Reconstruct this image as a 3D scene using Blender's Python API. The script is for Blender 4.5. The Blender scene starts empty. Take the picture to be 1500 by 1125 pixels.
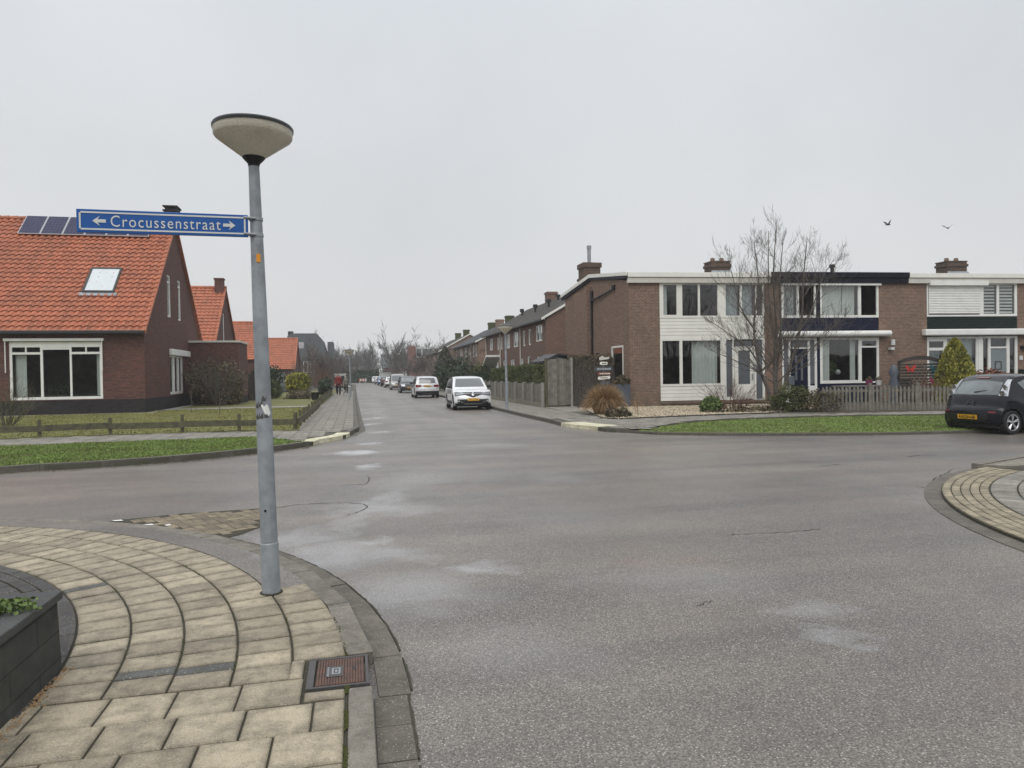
import bpy, bmesh, math, random
from math import sin, cos, pi, radians, sqrt, atan2
from mathutils import Vector, Matrix, noise
R = random.Random(7)
SC = bpy.context.scene
COL = SC.collection
# ------------------------------------------------------------------ camera and measuring helpers
F_PX, YAW, PITCH, ROLL, H = 1040.0, radians(12.5), .0144, .015, 1.65
CAMROT = (Matrix.Rotation(-YAW, 3, 'Z') @ Matrix.Rotation(pi/2-PITCH, 3, 'X') @ Matrix.Rotation(-ROLL, 3, 'Z'))
cd = bpy.data.cameras.new('camera'); cam = bpy.data.objects.new('camera', cd); COL.objects.link(cam)
cam.matrix_world = Matrix.Translation((0, 0, H)) @ CAMROT.to_4x4()
cd.sensor_width = 36; cd.lens = F_PX/1500*36; cd.clip_start = .05; cd.clip_end = 6000
SC.camera = cam
def ray(u, v): return CAMROT @ Vector(((u-750)/F_PX, -(v-562.5)/F_PX, -1))
def G(u, v, z=0.):                                   # ground point seen at that spot of the photograph
    d = ray(u, v); t = (z-H)/d.z
    return (d.x*t, d.y*t)
def onplane(u, v, p, n):
    d = ray(u, v); o = Vector((0, 0, H)); t = (Vector(p)-o).dot(n)/d.dot(n)
    return o+d*t
# ------------------------------------------------------------------ materials
MATS = {}
def newmat(name):
    m = bpy.data.materials.new(name); m.use_nodes = True
    nt = m.node_tree; nt.nodes.clear()
    out = nt.nodes.new('ShaderNodeOutputMaterial')
    return m, nt, out
def nd(nt, t, **kw):
    n = nt.nodes.new(t)
    for k, v in kw.items():
        if k.startswith('i_'): n.inputs[int(k[2:]) if k[2:].isdigit() else k[2:].replace('_', ' ')].default_value = v
        else: setattr(n, k, v)
    return n
def c4(c): return (c[0], c[1], c[2], 1)
def mth(nt, op, a, b=None, c=None, clamp=False):
    n = nt.nodes.new('ShaderNodeMath'); n.operation = op; n.use_clamp = clamp
    for i, x in enumerate((a, b, c)):
        if x is None: continue
        if isinstance(x, (int, float)): n.inputs[i].default_value = x
        else: nt.links.new(x, n.inputs[i])
    return n.outputs[0]
def ramp(nt, fac, stops):
    n = nt.nodes.new('ShaderNodeValToRGB'); e = n.color_ramp.elements
    while len(e) < len(stops): e.new(.5)
    for k, (p, c) in enumerate(stops): e[k].position = p; e[k].color = c4(c) if len(c) == 3 else c
    nt.links.new(fac, n.inputs[0]); return n.outputs[0]
def mix(nt, fac, a, b, blend='MIX'):
    n = nt.nodes.new('ShaderNodeMix'); n.data_type = 'RGBA'; n.blend_type = blend
    for k, x in ((0, fac), (6, a), (7, b)):
        if isinstance(x, (int, float)): n.inputs[k].default_value = x
        elif isinstance(x, tuple): n.inputs[k].default_value = c4(x)
        else: nt.links.new(x, n.inputs[k])
    return n.outputs[2]
def pos(nt): return nt.nodes.new('ShaderNodeNewGeometry').outputs['Position']
def objc(nt): return nt.nodes.new('ShaderNodeTexCoord').outputs['Object']
def noi(nt, vec, scale, detail=4, rough=.55, out=0):
    n = nd(nt, 'ShaderNodeTexNoise'); n.inputs['Scale'].default_value = scale; n.inputs['Detail'].default_value = detail
    n.inputs['Roughness'].default_value = rough; nt.links.new(vec, n.inputs['Vector']); return n.outputs[out]
def bump(nt, hgt, strength=.3, dist=.01):
    n = nd(nt, 'ShaderNodeBump'); n.inputs['Strength'].default_value = strength; n.inputs['Distance'].default_value = dist
    nt.links.new(hgt, n.inputs['Height']); return n.outputs[0]
def pbsdf(nt, out, col, rough=.7, metal=0., spec=.5, normal=None, coat=0.):
    b = nd(nt, 'ShaderNodeBsdfPrincipled')
    for k, x in (('Base Color', col), ('Roughness', rough), ('Metallic', metal), ('Specular IOR Level', spec), ('Coat Weight', coat)):
        if isinstance(x, (int, float)): b.inputs[k].default_value = x
        elif isinstance(x, tuple): b.inputs[k].default_value = c4(x)
        else: nt.links.new(x, b.inputs[k])
    if normal is not None: nt.links.new(normal, b.inputs['Normal'])
    nt.links.new(b.outputs[0], out.inputs[0]); return b
def simple(name, col, rough=.6, metal=0., var=.25, scale=6., bmp=0., coat=0., spec=.5, col2=None, island=0., bscale=None):
    m, nt, out = newmat(name)
    p = pos(nt)
    n = noi(nt, p, scale, 5)
    d = col2 or tuple(c*(1-var) for c in col)
    c = ramp(nt, n, [(.3, d), (.68, col)])
    if island:
        g = nt.nodes.new('ShaderNodeNewGeometry')
        f = mth(nt, 'MULTIPLY_ADD', g.outputs['Random Per Island'], 2*island, 1-island)
        cc = nt.nodes.new('ShaderNodeCombineColor')
        for k in range(3): nt.links.new(f, cc.inputs[k])
        c = mix(nt, 1., c, cc.outputs[0], 'MULTIPLY')
    nrm = bump(nt, noi(nt, p, bscale or scale*6, 3), bmp, .01) if bmp else None
    pbsdf(nt, out, c, rough, metal, spec, nrm, coat)
    MATS[name] = m; return m
def wallcoord(nt):
    g = nt.nodes.new('ShaderNodeNewGeometry')
    cr = nd(nt, 'ShaderNodeVectorMath', operation='CROSS_PRODUCT'); nt.links.new(g.outputs['True Normal'], cr.inputs[0]); cr.inputs[1].default_value = (0, 0, 1)
    no = nd(nt, 'ShaderNodeVectorMath', operation='NORMALIZE'); nt.links.new(cr.outputs[0], no.inputs[0])
    dt = nd(nt, 'ShaderNodeVectorMath', operation='DOT_PRODUCT'); nt.links.new(no.outputs[0], dt.inputs[0]); nt.links.new(g.outputs['Position'], dt.inputs[1])
    sp = nd(nt, 'ShaderNodeSeparateXYZ'); nt.links.new(g.outputs['Position'], sp.inputs[0])
    cb = nd(nt, 'ShaderNodeCombineXYZ'); nt.links.new(dt.outputs['Value'], cb.inputs[0]); nt.links.new(sp.outputs[2], cb.inputs[1])
    return cb.outputs[0], g.outputs['Position'], sp.outputs[2]
def brick(name, a, b, mortar, w=.22, h=.0665, ms=.011, stain=(.05, .045, .04), green=None):
    m, nt, out = newmat(name)
    wc, p, z = wallcoord(nt)
    bt = nd(nt, 'ShaderNodeTexBrick'); nt.links.new(wc, bt.inputs['Vector'])
    bt.inputs['Scale'].default_value = 1; bt.inputs['Brick Width'].default_value = w; bt.inputs['Row Height'].default_value = h
    bt.inputs['Mortar Size'].default_value = ms*.5; bt.inputs['Mortar Smooth'].default_value = .3; bt.inputs['Bias'].default_value = -.1
    bt.inputs['Color1'].default_value = c4(a); bt.inputs['Color2'].default_value = c4(b); bt.inputs['Mortar'].default_value = c4(mortar)
    st = ramp(nt, noi(nt, p, .8, 6, .65), [(.38, (0, 0, 0)), (.72, (1, 1, 1))])
    fac = mth(nt, 'MULTIPLY', st, .45)
    c = mix(nt, fac, bt.outputs[0], stain)
    c = mix(nt, .55, c, ramp(nt, noi(nt, wc, 9, 3), [(.3, (.6, .6, .6)), (.7, (1.3, 1.25, 1.2))]), 'MULTIPLY')
    if green:
        gz = mth(nt, 'SUBTRACT', 1.2, z, clamp=True)
        gf = mth(nt, 'MULTIPLY', gz, ramp(nt, noi(nt, p, 2.2, 5), [(.4, (0, 0, 0)), (.7, (1, 1, 1))]))
        c = mix(nt, mth(nt, 'MULTIPLY', gf, .6), c, green)
    pbsdf(nt, out, c, .85, 0, .3, bump(nt, bt.outputs['Fac'], -.5, .008))
    MATS[name] = m; return m
brick('brick_left', (.145, .058, .043), (.078, .035, .033), (.14, .12, .11), stain=(.065, .040, .036))
brick('brick_plinth', (.026, .022, .024), (.016, .014, .016), (.035, .032, .032))
brick('brick_chimney', (.12, .075, .055), (.075, .05, .04), (.16, .14, .12), ms=.012, stain=(.07, .06, .045))
brick('brick_right', (.225, .132, .092), (.145, .084, .060), (.31, .275, .235), ms=.015, stain=(.13, .098, .078), green=(.07, .08, .03))
brick('brick_pale', (.27, .175, .125), (.18, .115, .085), (.27, .235, .20), ms=.012, stain=(.13, .10, .08))
brick('brick_row', (.20, .115, .085), (.135, .080, .062), (.21, .17, .145), ms=.012, stain=(.12, .08, .065))
brick('block_wall', (.055, .058, .056), (.040, .043, .042), (.012, .012, .012), w=.62, h=.145, ms=.008, stain=(.075, .075, .055))
# asphalt with light aggregate, damp sheen, cracks
def asphalt():
    m, nt, out = newmat('asphalt')
    p = pos(nt)
    big = noi(nt, p, .22, 5, .6); mid = noi(nt, p, 1.3, 5, .65); fine = noi(nt, p, 95, 3, .7)
    v = nd(nt, 'ShaderNodeTexVoronoi'); v.inputs['Scale'].default_value = 96; nt.links.new(p, v.inputs['Vector'])
    v.inputs['Randomness'].default_value = 1
    sp = nd(nt, 'ShaderNodeSeparateColor'); nt.links.new(v.outputs['Color'], sp.inputs[0])
    chip = mth(nt, 'MULTIPLY', ramp(nt, sp.outputs[0], [(.70, (0, 0, 0)), (1., (1, 1, 1))]), ramp(nt, v.outputs['Distance'], [(.25, (1, 1, 1)), (.55, (0, 0, 0))]))
    base = ramp(nt, big, [(.30, (.100, .092, .085)), (.50, (.138, .126, .115)), (.68, (.180, .159, .142))])
    base = mix(nt, .55, base, ramp(nt, mid, [(.3, (.78, .78, .79)), (.7, (1.2, 1.18, 1.16))]), 'MULTIPLY')
    base = mix(nt, .85, base, ramp(nt, fine, [(.35, (.38, .38, .38)), (.65, (1.6, 1.56, 1.5))]), 'MULTIPLY')
    base = mix(nt, .8, base, ramp(nt, sp.outputs[2], [(.1, (.6, .59, .58)), (.9, (1.35, 1.33, 1.3))]), 'MULTIPLY')
    spy = nd(nt, 'ShaderNodeSeparateXYZ'); nt.links.new(p, spy.inputs[0])
    def streak(sx, sy, sc):
        mu = nd(nt, 'ShaderNodeVectorMath', operation='MULTIPLY'); nt.links.new(p, mu.inputs[0]); mu.inputs[1].default_value = (sx, sy, 1)
        return noi(nt, mu.outputs[0], sc, 4, .5)
    side = ramp(nt, mth(nt, 'MULTIPLY', mth(nt, 'SUBTRACT', spy.outputs[1], 17.), .2, clamp=True), [(0, (0, 0, 0)), (1, (1, 1, 1))])
    lanes = mix(nt, side, streak(.10, 1., 1.1), streak(1., .06, 1.3))
    base = mix(nt, .8, base, ramp(nt, lanes, [(.36, (.74, .74, .75)), (.5, (1, 1, 1)), (.66, (1.26, 1.24, 1.21))]), 'MULTIPLY')
    red = ramp(nt, noi(nt, p, .55, 4), [(.56, (0, 0, 0)), (.72, (1, 1, 1))])
    base = mix(nt, mth(nt, 'MULTIPLY', red, .38), base, (.18, .115, .09))
    base = mix(nt, mth(nt, 'MULTIPLY', chip, .8), base, (.54, .51, .465))
    # damp places: ellipses where the road still holds water
    wp = nd(nt, 'ShaderNodeVectorMath', operation='ADD')
    nv = nd(nt, 'ShaderNodeTexNoise'); nv.inputs['Scale'].default_value = 2.6; nv.inputs['Detail'].default_value = 5; nt.links.new(p, nv.inputs['Vector'])
    sc = nd(nt, 'ShaderNodeVectorMath', operation='MULTIPLY_ADD'); nt.links.new(nv.outputs['Color'], sc.inputs[0]); sc.inputs[1].default_value = (.9, .9, 0); sc.inputs[2].default_value = (-.45, -.45, 0)
    nt.links.new(p, wp.inputs[0]); nt.links.new(sc.outputs[0], wp.inputs[1])
    acc = None
    for (u, vv, ru, rv, k) in DAMP:
        x, y = G(u, vv); x1, y1 = G(u+ru, vv); x2, y2 = G(u, vv+rv)
        a = sqrt((x1-x)**2+(y1-y)**2); b = sqrt((x2-x)**2+(y2-y)**2); th = atan2(y1-y, x1-x)
        q = nd(nt, 'ShaderNodeVectorMath', operation='SUBTRACT'); nt.links.new(wp.outputs[0], q.inputs[0]); q.inputs[1].default_value = (x, y, 0)
        r = nd(nt, 'ShaderNodeVectorRotate', rotation_type='Z_AXIS'); nt.links.new(q.outputs[0], r.inputs[0]); r.inputs['Angle'].default_value = -th
        s = nd(nt, 'ShaderNodeVectorMath', operation='MULTIPLY'); nt.links.new(r.outputs[0], s.inputs[0]); s.inputs[1].default_value = (1/a, 1/b, 0)
        l = nd(nt, 'ShaderNodeVectorMath', operation='LENGTH'); nt.links.new(s.outputs[0], l.inputs[0])
        f = mth(nt, 'MULTIPLY', mth(nt, 'SUBTRACT', 1.25, l.outputs['Value'], clamp=True), k)
        acc = f if acc is None else mth(nt, 'MAXIMUM', acc, f)
    wet = acc
    # pale salty film and sky sheen of the damp places, mixed into the colour
    base = mix(nt, mth(nt, 'MULTIPLY', wet, .5, clamp=True), base, (.36, .36, .37))
    sheen = ramp(nt, noi(nt, p, .5, 4), [(.35, (.44, .44, .44)), (.7, (.31, .31, .31))])
    rgh = mth(nt, 'SUBTRACT', sheen, mth(nt, 'MULTIPLY', wet, .26), clamp=True)
    rgh = mth(nt, 'MAXIMUM', rgh, .07)
    hb = mth(nt, 'ADD', mth(nt, 'MULTIPLY', fine, 1.), mth(nt, 'MULTIPLY', v.outputs['Distance'], -.7))
    bm = nd(nt, 'ShaderNodeBump'); bm.inputs['Distance'].default_value = .004; nt.links.new(hb, bm.inputs['Height'])
    nt.links.new(mth(nt, 'SUBTRACT', .55, mth(nt, 'MULTIPLY', wet, .5), clamp=True), bm.inputs['Strength'])
    pbsdf(nt, out, base, rgh, 0, .65, bm.outputs[0])
    MATS['asphalt'] = m
DAMP = [(552, 740, 24, 62, .6), (600, 705, 60, 22, .35), (522, 663, 34, 3.5, 1.6), (540, 683, 16, 4, 1.0), (490, 812, 95, 26, .85), (545, 793, 22, 7, .9), (565, 812, 65, 14, .7), (690, 832, 48, 11, .95), (560, 745, 80, 12, .75),
        (600, 870, 120, 34, .6), (1195, 893, 60, 15, .62), (1230, 935, 60, 8, .6), (548, 613, 14, 2, 1.2), (540, 622, 12, 2, 1.), (556, 633, 14, 1.8, .9), (730, 652, 50, 3, .5),
        (820, 700, 50, 9, .35), (1390, 730, 80, 14, .4), (545, 604, 8, 1.5, 1.1), (420, 790, 70, 16, .75), (1000, 850, 180, 26, .3), (760, 960, 160, 40, .3), (930, 690, 110, 10, .25), (850, 760, 120, 20, .22), (540, 650, 16, 2.5, .9)]
asphalt()
def speckled(name, a, b, rough=.75, chip=(.5, .48, .42), spots=.5, isl=.12, dirt=(.055, .05, .038), dirtamt=.55, cs=190):
    m, nt, out = newmat(name)
    p = pos(nt)
    n = noi(nt, p, 3.2, 6, .7)
    c = ramp(nt, n, [(.3, b), (.62, a)])
    g = nt.nodes.new('ShaderNodeNewGeometry')
    f = mth(nt, 'MULTIPLY_ADD', g.outputs['Random Per Island'], 2*isl, 1-isl)
    cc = nt.nodes.new('ShaderNodeCombineColor')
    for k in range(3): nt.links.new(f, cc.inputs[k])
    c = mix(nt, 1., c, cc.outputs[0], 'MULTIPLY')
    d = ramp(nt, noi(nt, p, 7.5, 7, .72), [(.44, (0, 0, 0)), (.66, (1, 1, 1))])
    c = mix(nt, mth(nt, 'MULTIPLY', d, dirtamt), c, dirt)
    at = nd(nt, 'ShaderNodeAttribute'); at.attribute_name = 'edge'
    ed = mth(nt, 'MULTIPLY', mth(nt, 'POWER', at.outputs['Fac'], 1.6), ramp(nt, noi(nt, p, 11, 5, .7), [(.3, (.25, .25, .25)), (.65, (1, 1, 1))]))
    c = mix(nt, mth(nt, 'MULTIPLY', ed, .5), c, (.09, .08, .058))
    c = mix(nt, .6, c, ramp(nt, noi(nt, p, 140, 2), [(.3, (.6, .6, .6)), (.7, (1.4, 1.4, 1.38))]), 'MULTIPLY')
    v = nd(nt, 'ShaderNodeTexVoronoi'); v.inputs['Scale'].default_value = cs; nt.links.new(p, v.inputs['Vector'])
    sp = nd(nt, 'ShaderNodeSeparateColor'); nt.links.new(v.outputs['Color'], sp.inputs[0])
    ch = ramp(nt, sp.outputs[1], [(.965, (0, 0, 0)), (.985, (1, 1, 1))])
    c = mix(nt, mth(nt, 'MULTIPLY', ch, spots), c, chip)
    pbsdf(nt, out, c, rough, 0, .45, bump(nt, noi(nt, p, 120, 4), .35, .004))
    MATS[name] = m
speckled('tile', (.385, .33, .24), (.265, .228, .17), isl=.2)
speckled('tile_grey', (.105, .108, .105), (.07, .072, .07))
speckled('brick_dark', (.065, .062, .064), (.042, .04, .043), isl=.25)
speckled('kerb_far', (.125, .115, .095), (.08, .074, .06), chip=(.25, .24, .22))
speckled('kerb', (.205, .185, .155), (.135, .122, .10), chip=(.35, .34, .32))
speckled('gutter', (.135, .12, .10), (.09, .08, .066), isl=.14)
speckled('slab_far', (.25, .225, .185), (.17, .155, .13), isl=.2, spots=.1)
speckled('paver_tan', (.34, .29, .20), (.235, .20, .14), isl=.22)
speckled('slab_cool', (.27, .25, .215), (.19, .178, .155), isl=.2)
speckled('clinker', (.235, .19, .125), (.14, .115, .08), isl=.3)
speckled('drop_kerb', (.66, .63, .47), (.42, .39, .26), isl=.15, dirtamt=.25)
simple('joint', (.058, .050, .036), .95, var=.5, scale=20, col2=(.034, .036, .020), bmp=.5)
simple('slab_joint', (.085, .08, .062), .95, var=.3, scale=4, col2=(.06, .062, .04))
simple('crack', (.025, .022, .019), .9)
simple('earth', (.075, .06, .042), .95, scale=8, bmp=.6)
simple('lawn_back', (.165, .16, .05), .9, scale=1.2, col2=(.12, .125, .038), bmp=.7, bscale=60)
simple('lawn_front', (.145, .20, .052), .9, scale=1.1, col2=(.11, .115, .04), bmp=.7, bscale=60)
simple('blade', (.17, .25, .056), .75, scale=1.1, col2=(.135, .165, .045), island=.4)
simple('blade_mossy', (.225, .23, .055), .75, scale=.8, col2=(.165, .145, .05), island=.3)
simple('far_ground', (.10, .10, .07), .95, scale=.05)
simple('white_paint', (.80, .80, .77), .45, var=.12, scale=3)
simple('white_board', (.80, .79, .73), .5, var=.1, scale=2)
simple('cream_paint', (.60, .58, .52), .5, var=.15, scale=3)
simple('navy', (.006, .010, .034), .45, var=.4, scale=4, spec=.2)
simple('navy_dark', (.005, .006, .016), .5, var=.4, spec=.2)
simple('green_dark', (.008, .019, .015), .5, var=.4, spec=.2)
simple('grey_panel', (.115, .13, .145), .3, var=.2, scale=3)
simple('door_grey', (.20, .235, .245), .4, var=.1)
simple('dark_grey', (.03, .032, .035), .5)
simple('black', (.012, .012, .013), .45)
simple('black_gloss', (.008, .008, .01), .08, coat=.5)
simple('zinc', (.33, .35, .37), .5, .25, var=.28, scale=5, bmp=.12)
simple('galv', (.33, .36, .39), .5, .2, var=.42, scale=7, bmp=.2, bscale=30, island=0)
simple('roof_felt', (.20, .20, .20), .8)
simple('interior', (.20, .165, .13), .9, var=.6, scale=1.3)
simple('curtain', (.78, .79, .78), .9, var=.12, scale=3)
simple('curtain_grey', (.45, .49, .52), .9, var=.15, scale=3)
simple('wood_grey', (.205, .188, .162), .85, var=.45, scale=5, bmp=.4, island=.22)
simple('wood_mossy', (.12, .115, .06), .9, var=.55, scale=6, bmp=.4, col2=(.055, .05, .038))
simple('wood_dark', (.05, .042, .035), .8, island=.2)
simple('concrete', (.30, .29, .26), .85, scale=7, bmp=.3)
simple('concrete_old', (.26, .25, .20), .9, scale=5, bmp=.3, col2=(.17, .17, .11))
simple('bark', (.16, .138, .118), .9, scale=14, col2=(.05, .04, .034), bmp=.5)
simple('bark_grey', (.125, .112, .095), .9, scale=9, col2=(.07, .062, .052), bmp=.3)
simple('bark_far', (.17, .158, .145), .95, var=.3, scale=2)
simple('twig_red', (.16, .085, .06), .9)
simple('hedge_green', (.095, .105, .028), .75, island=.45, scale=1.5, col2=(.045, .06, .018))
simple('leaf_dark', (.030, .048, .018), .7, island=.5, scale=1.5)
simple('leaf_yellow', (.34, .32, .05), .75, island=.4, scale=2.4, col2=(.12, .13, .022))
simple('leaf_bright', (.10, .15, .035), .65, island=.4)
simple('leaf_brown', (.15, .115, .07), .85, island=.5, scale=2, col2=(.085, .075, .042))
simple('leaf_rust', (.20, .075, .045), .85, island=.4)
simple('straw', (.36, .235, .12), .85, island=.35)
simple('moss', (.07, .078, .022), .95, scale=12, bmp=.5)
simple('sign_blue', (.002, .085, .34), .38, var=.1, scale=4)
simple('sign_white', (.62, .63, .62), .45, var=.08)
simple('lamp_rim', (.035, .037, .04), .4)
simple('rust', (.135, .070, .052), .75, scale=16, col2=(.075, .05, .042), bmp=.4)
simple('iron', (.10, .095, .095), .55, .3, bmp=.3, scale=12)
simple('sticker_orange', (.75, .30, .02), .5)
simple('red', (.5, .03, .03), .5)
simple('red_coat', (.20, .022, .022), .8)
simple('grey_coat', (.17, .17, .14), .85)
simple('trousers', (.012, .013, .018), .8)
simple('skin', (.45, .28, .21), .6, var=.1)
simple('hair_grey', (.25, .23, .21), .8)
simple('dog_white', (.62, .60, .56), .9)
simple('tyre', (.014, .014, .015), .8)
simple('alloy', (.55, .56, .58), .3, .8, var=.1)
simple('plate', (.72, .38, .02), .4, var=.06)
simple('sky_pane', (.60, .64, .66), .15, var=.06, scale=1.5)
simple('lens', (.55, .57, .60), .12, .3, var=.3, scale=14, coat=.6)
simple('lamp_lens', (.22, .24, .26), .12, .2, var=.4, scale=14, coat=.5)
simple('lens_red', (.22, .01, .012), .15, coat=.5)
simple('chrome', (.75, .76, .78), .12, 1.)
simple('teal', (.02, .14, .16), .5)
simple('pink', (.55, .05, .18), .5)
simple('purple_pot', (.22, .02, .10), .5)
simple('slate_pot', (.085, .10, .125), .6)
simple('gravel_stone', (.55, .48, .36), .8, island=.45, scale=9, col2=(.38, .31, .21))
simple('red_fence', (.5, .12, .08), .6)
simple('brick_red_far', (.20, .085, .065), .85)
simple('slate_far', (.10, .115, .12), .7)
simple('bird', (.012, .012, .013), .7)
simple('shed_white', (.55, .56, .54), .6)
def carpaint(name, col, rough=.22):
    m, nt, out = newmat(name)
    p = objc(nt)
    n = ramp(nt, noi(nt, p, 3, 4), [(.35, tuple(x*.9 for x in col)), (.65, col)])
    r = ramp(nt, noi(nt, p, 6, 5), [(.3, (rough*.8,)*3), (.7, (rough*1.5,)*3)])
    pbsdf(nt, out, n, r, .0 if col[0] < .1 else .1, .35 if col[0] < .02 else .5, None, .08 if col[0] < .02 else (.35 if col[0] < .1 else 1.))
    MATS[name] = m
carpaint('paint_white', (.74, .75, .76)); carpaint('paint_silver', (.60, .61, .62)); carpaint('paint_black', (.006, .007, .012), .12)
carpaint('paint_dark', (.03, .032, .036)); carpaint('paint_blue', (.02, .07, .22)); carpaint('paint_beige', (.30, .29, .27)); carpaint('paint_grey', (.16, .17, .18))
def glass():
    for nm, tint, cc in (('pane', .80, (.9, .95, .93)), ('pane_dark', .25, (.6, .7, .75))):
        m, nt, out = newmat(nm)
        t = nd(nt, 'ShaderNodeBsdfTransparent'); t.inputs[0].default_value = (tint*cc[0], tint*cc[1], tint*cc[2], 1)
        g = nd(nt, 'ShaderNodeBsdfGlossy'); g.inputs['Roughness'].default_value = .02; g.inputs[0].default_value = (1, 1, 1, 1)
        ge = nt.nodes.new('ShaderNodeNewGeometry'); dt_ = nd(nt, 'ShaderNodeVectorMath', operation='DOT_PRODUCT'); nt.links.new(ge.outputs['Incoming'], dt_.inputs[0]); nt.links.new(ge.outputs['Normal'], dt_.inputs[1])
        sch = mth(nt, 'MULTIPLY_ADD', mth(nt, 'POWER', mth(nt, 'SUBTRACT', 1, mth(nt, 'ABSOLUTE', dt_.outputs['Value']), clamp=True), 5), .9, .05)
        bm = bump(nt, noi(nt, pos(nt), .9, 2), .02, .05); nt.links.new(bm, g.inputs['Normal'])
        mx = nd(nt, 'ShaderNodeMixShader'); nt.links.new(mth(nt, 'MULTIPLY_ADD', sch, 1.9, .0, clamp=True), mx.inputs[0])
        nt.links.new(t.outputs[0], mx.inputs[1]); nt.links.new(g.outputs[0], mx.inputs[2]); nt.links.new(mx.outputs[0], out.inputs[0])
        MATS[nm] = m
    m, nt, out = newmat('car_glass')
    pbsdf(nt, out, (.035, .042, .045), .04, 0, .9, None, 1.); MATS['car_glass'] = m
    m, nt, out = newmat('car_glass_light')
    p = objc(nt); c = ramp(nt, noi(nt, p, 2.6, 3), [(.35, (.045, .055, .058)), (.65, (.13, .155, .16))])
    pbsdf(nt, out, c, .05, 0, .9, None, 1.); MATS['car_glass_light'] = m
glass()
def lampglass():
    m, nt, out = newmat('lamp_glass')
    p = objc(nt)
    v = nd(nt, 'ShaderNodeTexVoronoi'); v.inputs['Scale'].default_value = 85; nt.links.new(p, v.inputs['Vector'])
    c = mix(nt, .35, ramp(nt, noi(nt, p, 5, 4), [(.3, (.82, .78, .67)), (.7, (.95, .91, .81))]), ramp(nt, v.outputs['Distance'], [(.1, (.62, .60, .56)), (.5, (1.15, 1.15, 1.12))]), 'MULTIPLY')
    b = nd(nt, 'ShaderNodeBsdfPrincipled'); nt.links.new(c, b.inputs['Base Color']); b.inputs['Roughness'].default_value = .22
    nt.links.new(bump(nt, v.outputs['Distance'], .35, .005), b.inputs['Normal'])
    t = nd(nt, 'ShaderNodeBsdfTranslucent'); nt.links.new(c, t.inputs[0]); nt.links.new(bump(nt, v.outputs['Distance'], .9, .006), t.inputs['Normal'])
    mx = nd(nt, 'ShaderNodeMixShader'); mx.inputs[0].default_value = .5; nt.links.new(b.outputs[0], mx.inputs[1]); nt.links.new(t.outputs[0], mx.inputs[2]); nt.links.new(mx.outputs[0], out.inputs[0])
    MATS['lamp_glass'] = m
lampglass()
def solar():
    m, nt, out = newmat('solar_cell')
    b = nd(nt, 'ShaderNodeTexBrick'); nt.links.new(objc(nt), b.inputs['Vector']); b.offset = 0
    b.inputs['Scale'].default_value = 1; b.inputs['Brick Width'].default_value = .158; b.inputs['Row Height'].default_value = .158
    b.inputs['Mortar Size'].default_value = .003; b.inputs['Color1'].default_value = (.020, .022, .060, 1); b.inputs['Color2'].default_value = (.030, .030, .075, 1); b.inputs['Mortar'].default_value = (.16, .16, .20, 1)
    pbsdf(nt, out, b.outputs[0], .3, 0, .15, None, 0.); MATS['solar_cell'] = m
solar()
def rooftile(name, a, b, dirt):
    m, nt, out = newmat(name)
    p = pos(nt)
    c = ramp(nt, noi(nt, p, 2.3, 6, .7), [(.3, b), (.66, a)])
    c = mix(nt, mth(nt, 'MULTIPLY', ramp(nt, noi(nt, p, .8, 6, .7), [(.45, (0, 0, 0)), (.75, (1, 1, 1))]), .5), c, dirt)
    sn = nd(nt, 'ShaderNodeVectorMath', operation='SNAP'); nt.links.new(p, sn.inputs[0]); sn.inputs[1].default_value = (.30, .255, 50)
    wn = nd(nt, 'ShaderNodeTexWhiteNoise'); nt.links.new(sn.outputs[0], wn.inputs[0])
    c = mix(nt, .45, c, ramp(nt, wn.outputs['Value'], [(.0, (.72, .74, .76)), (1., (1.28, 1.24, 1.2))]), 'MULTIPLY')
    c = mix(nt, .5, c, ramp(nt, noi(nt, p, 13, 3), [(.3, (.7, .7, .7)), (.7, (1.25, 1.25, 1.2))]), 'MULTIPLY')
    pbsdf(nt, out, c, .62, 0, .4, bump(nt, noi(nt, p, 60, 3), .2, .005)); MATS[name] = m
rooftile('tile_orange', (.46, .158, .085), (.34, .112, .062), (.22, .10, .065))
rooftile('tile_slate', (.085, .078, .07), (.055, .05, .046), (.10, .09, .055))
rooftile('tile_bluegrey', (.12, .13, .145), (.09, .10, .11), (.10, .10, .08))
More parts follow.
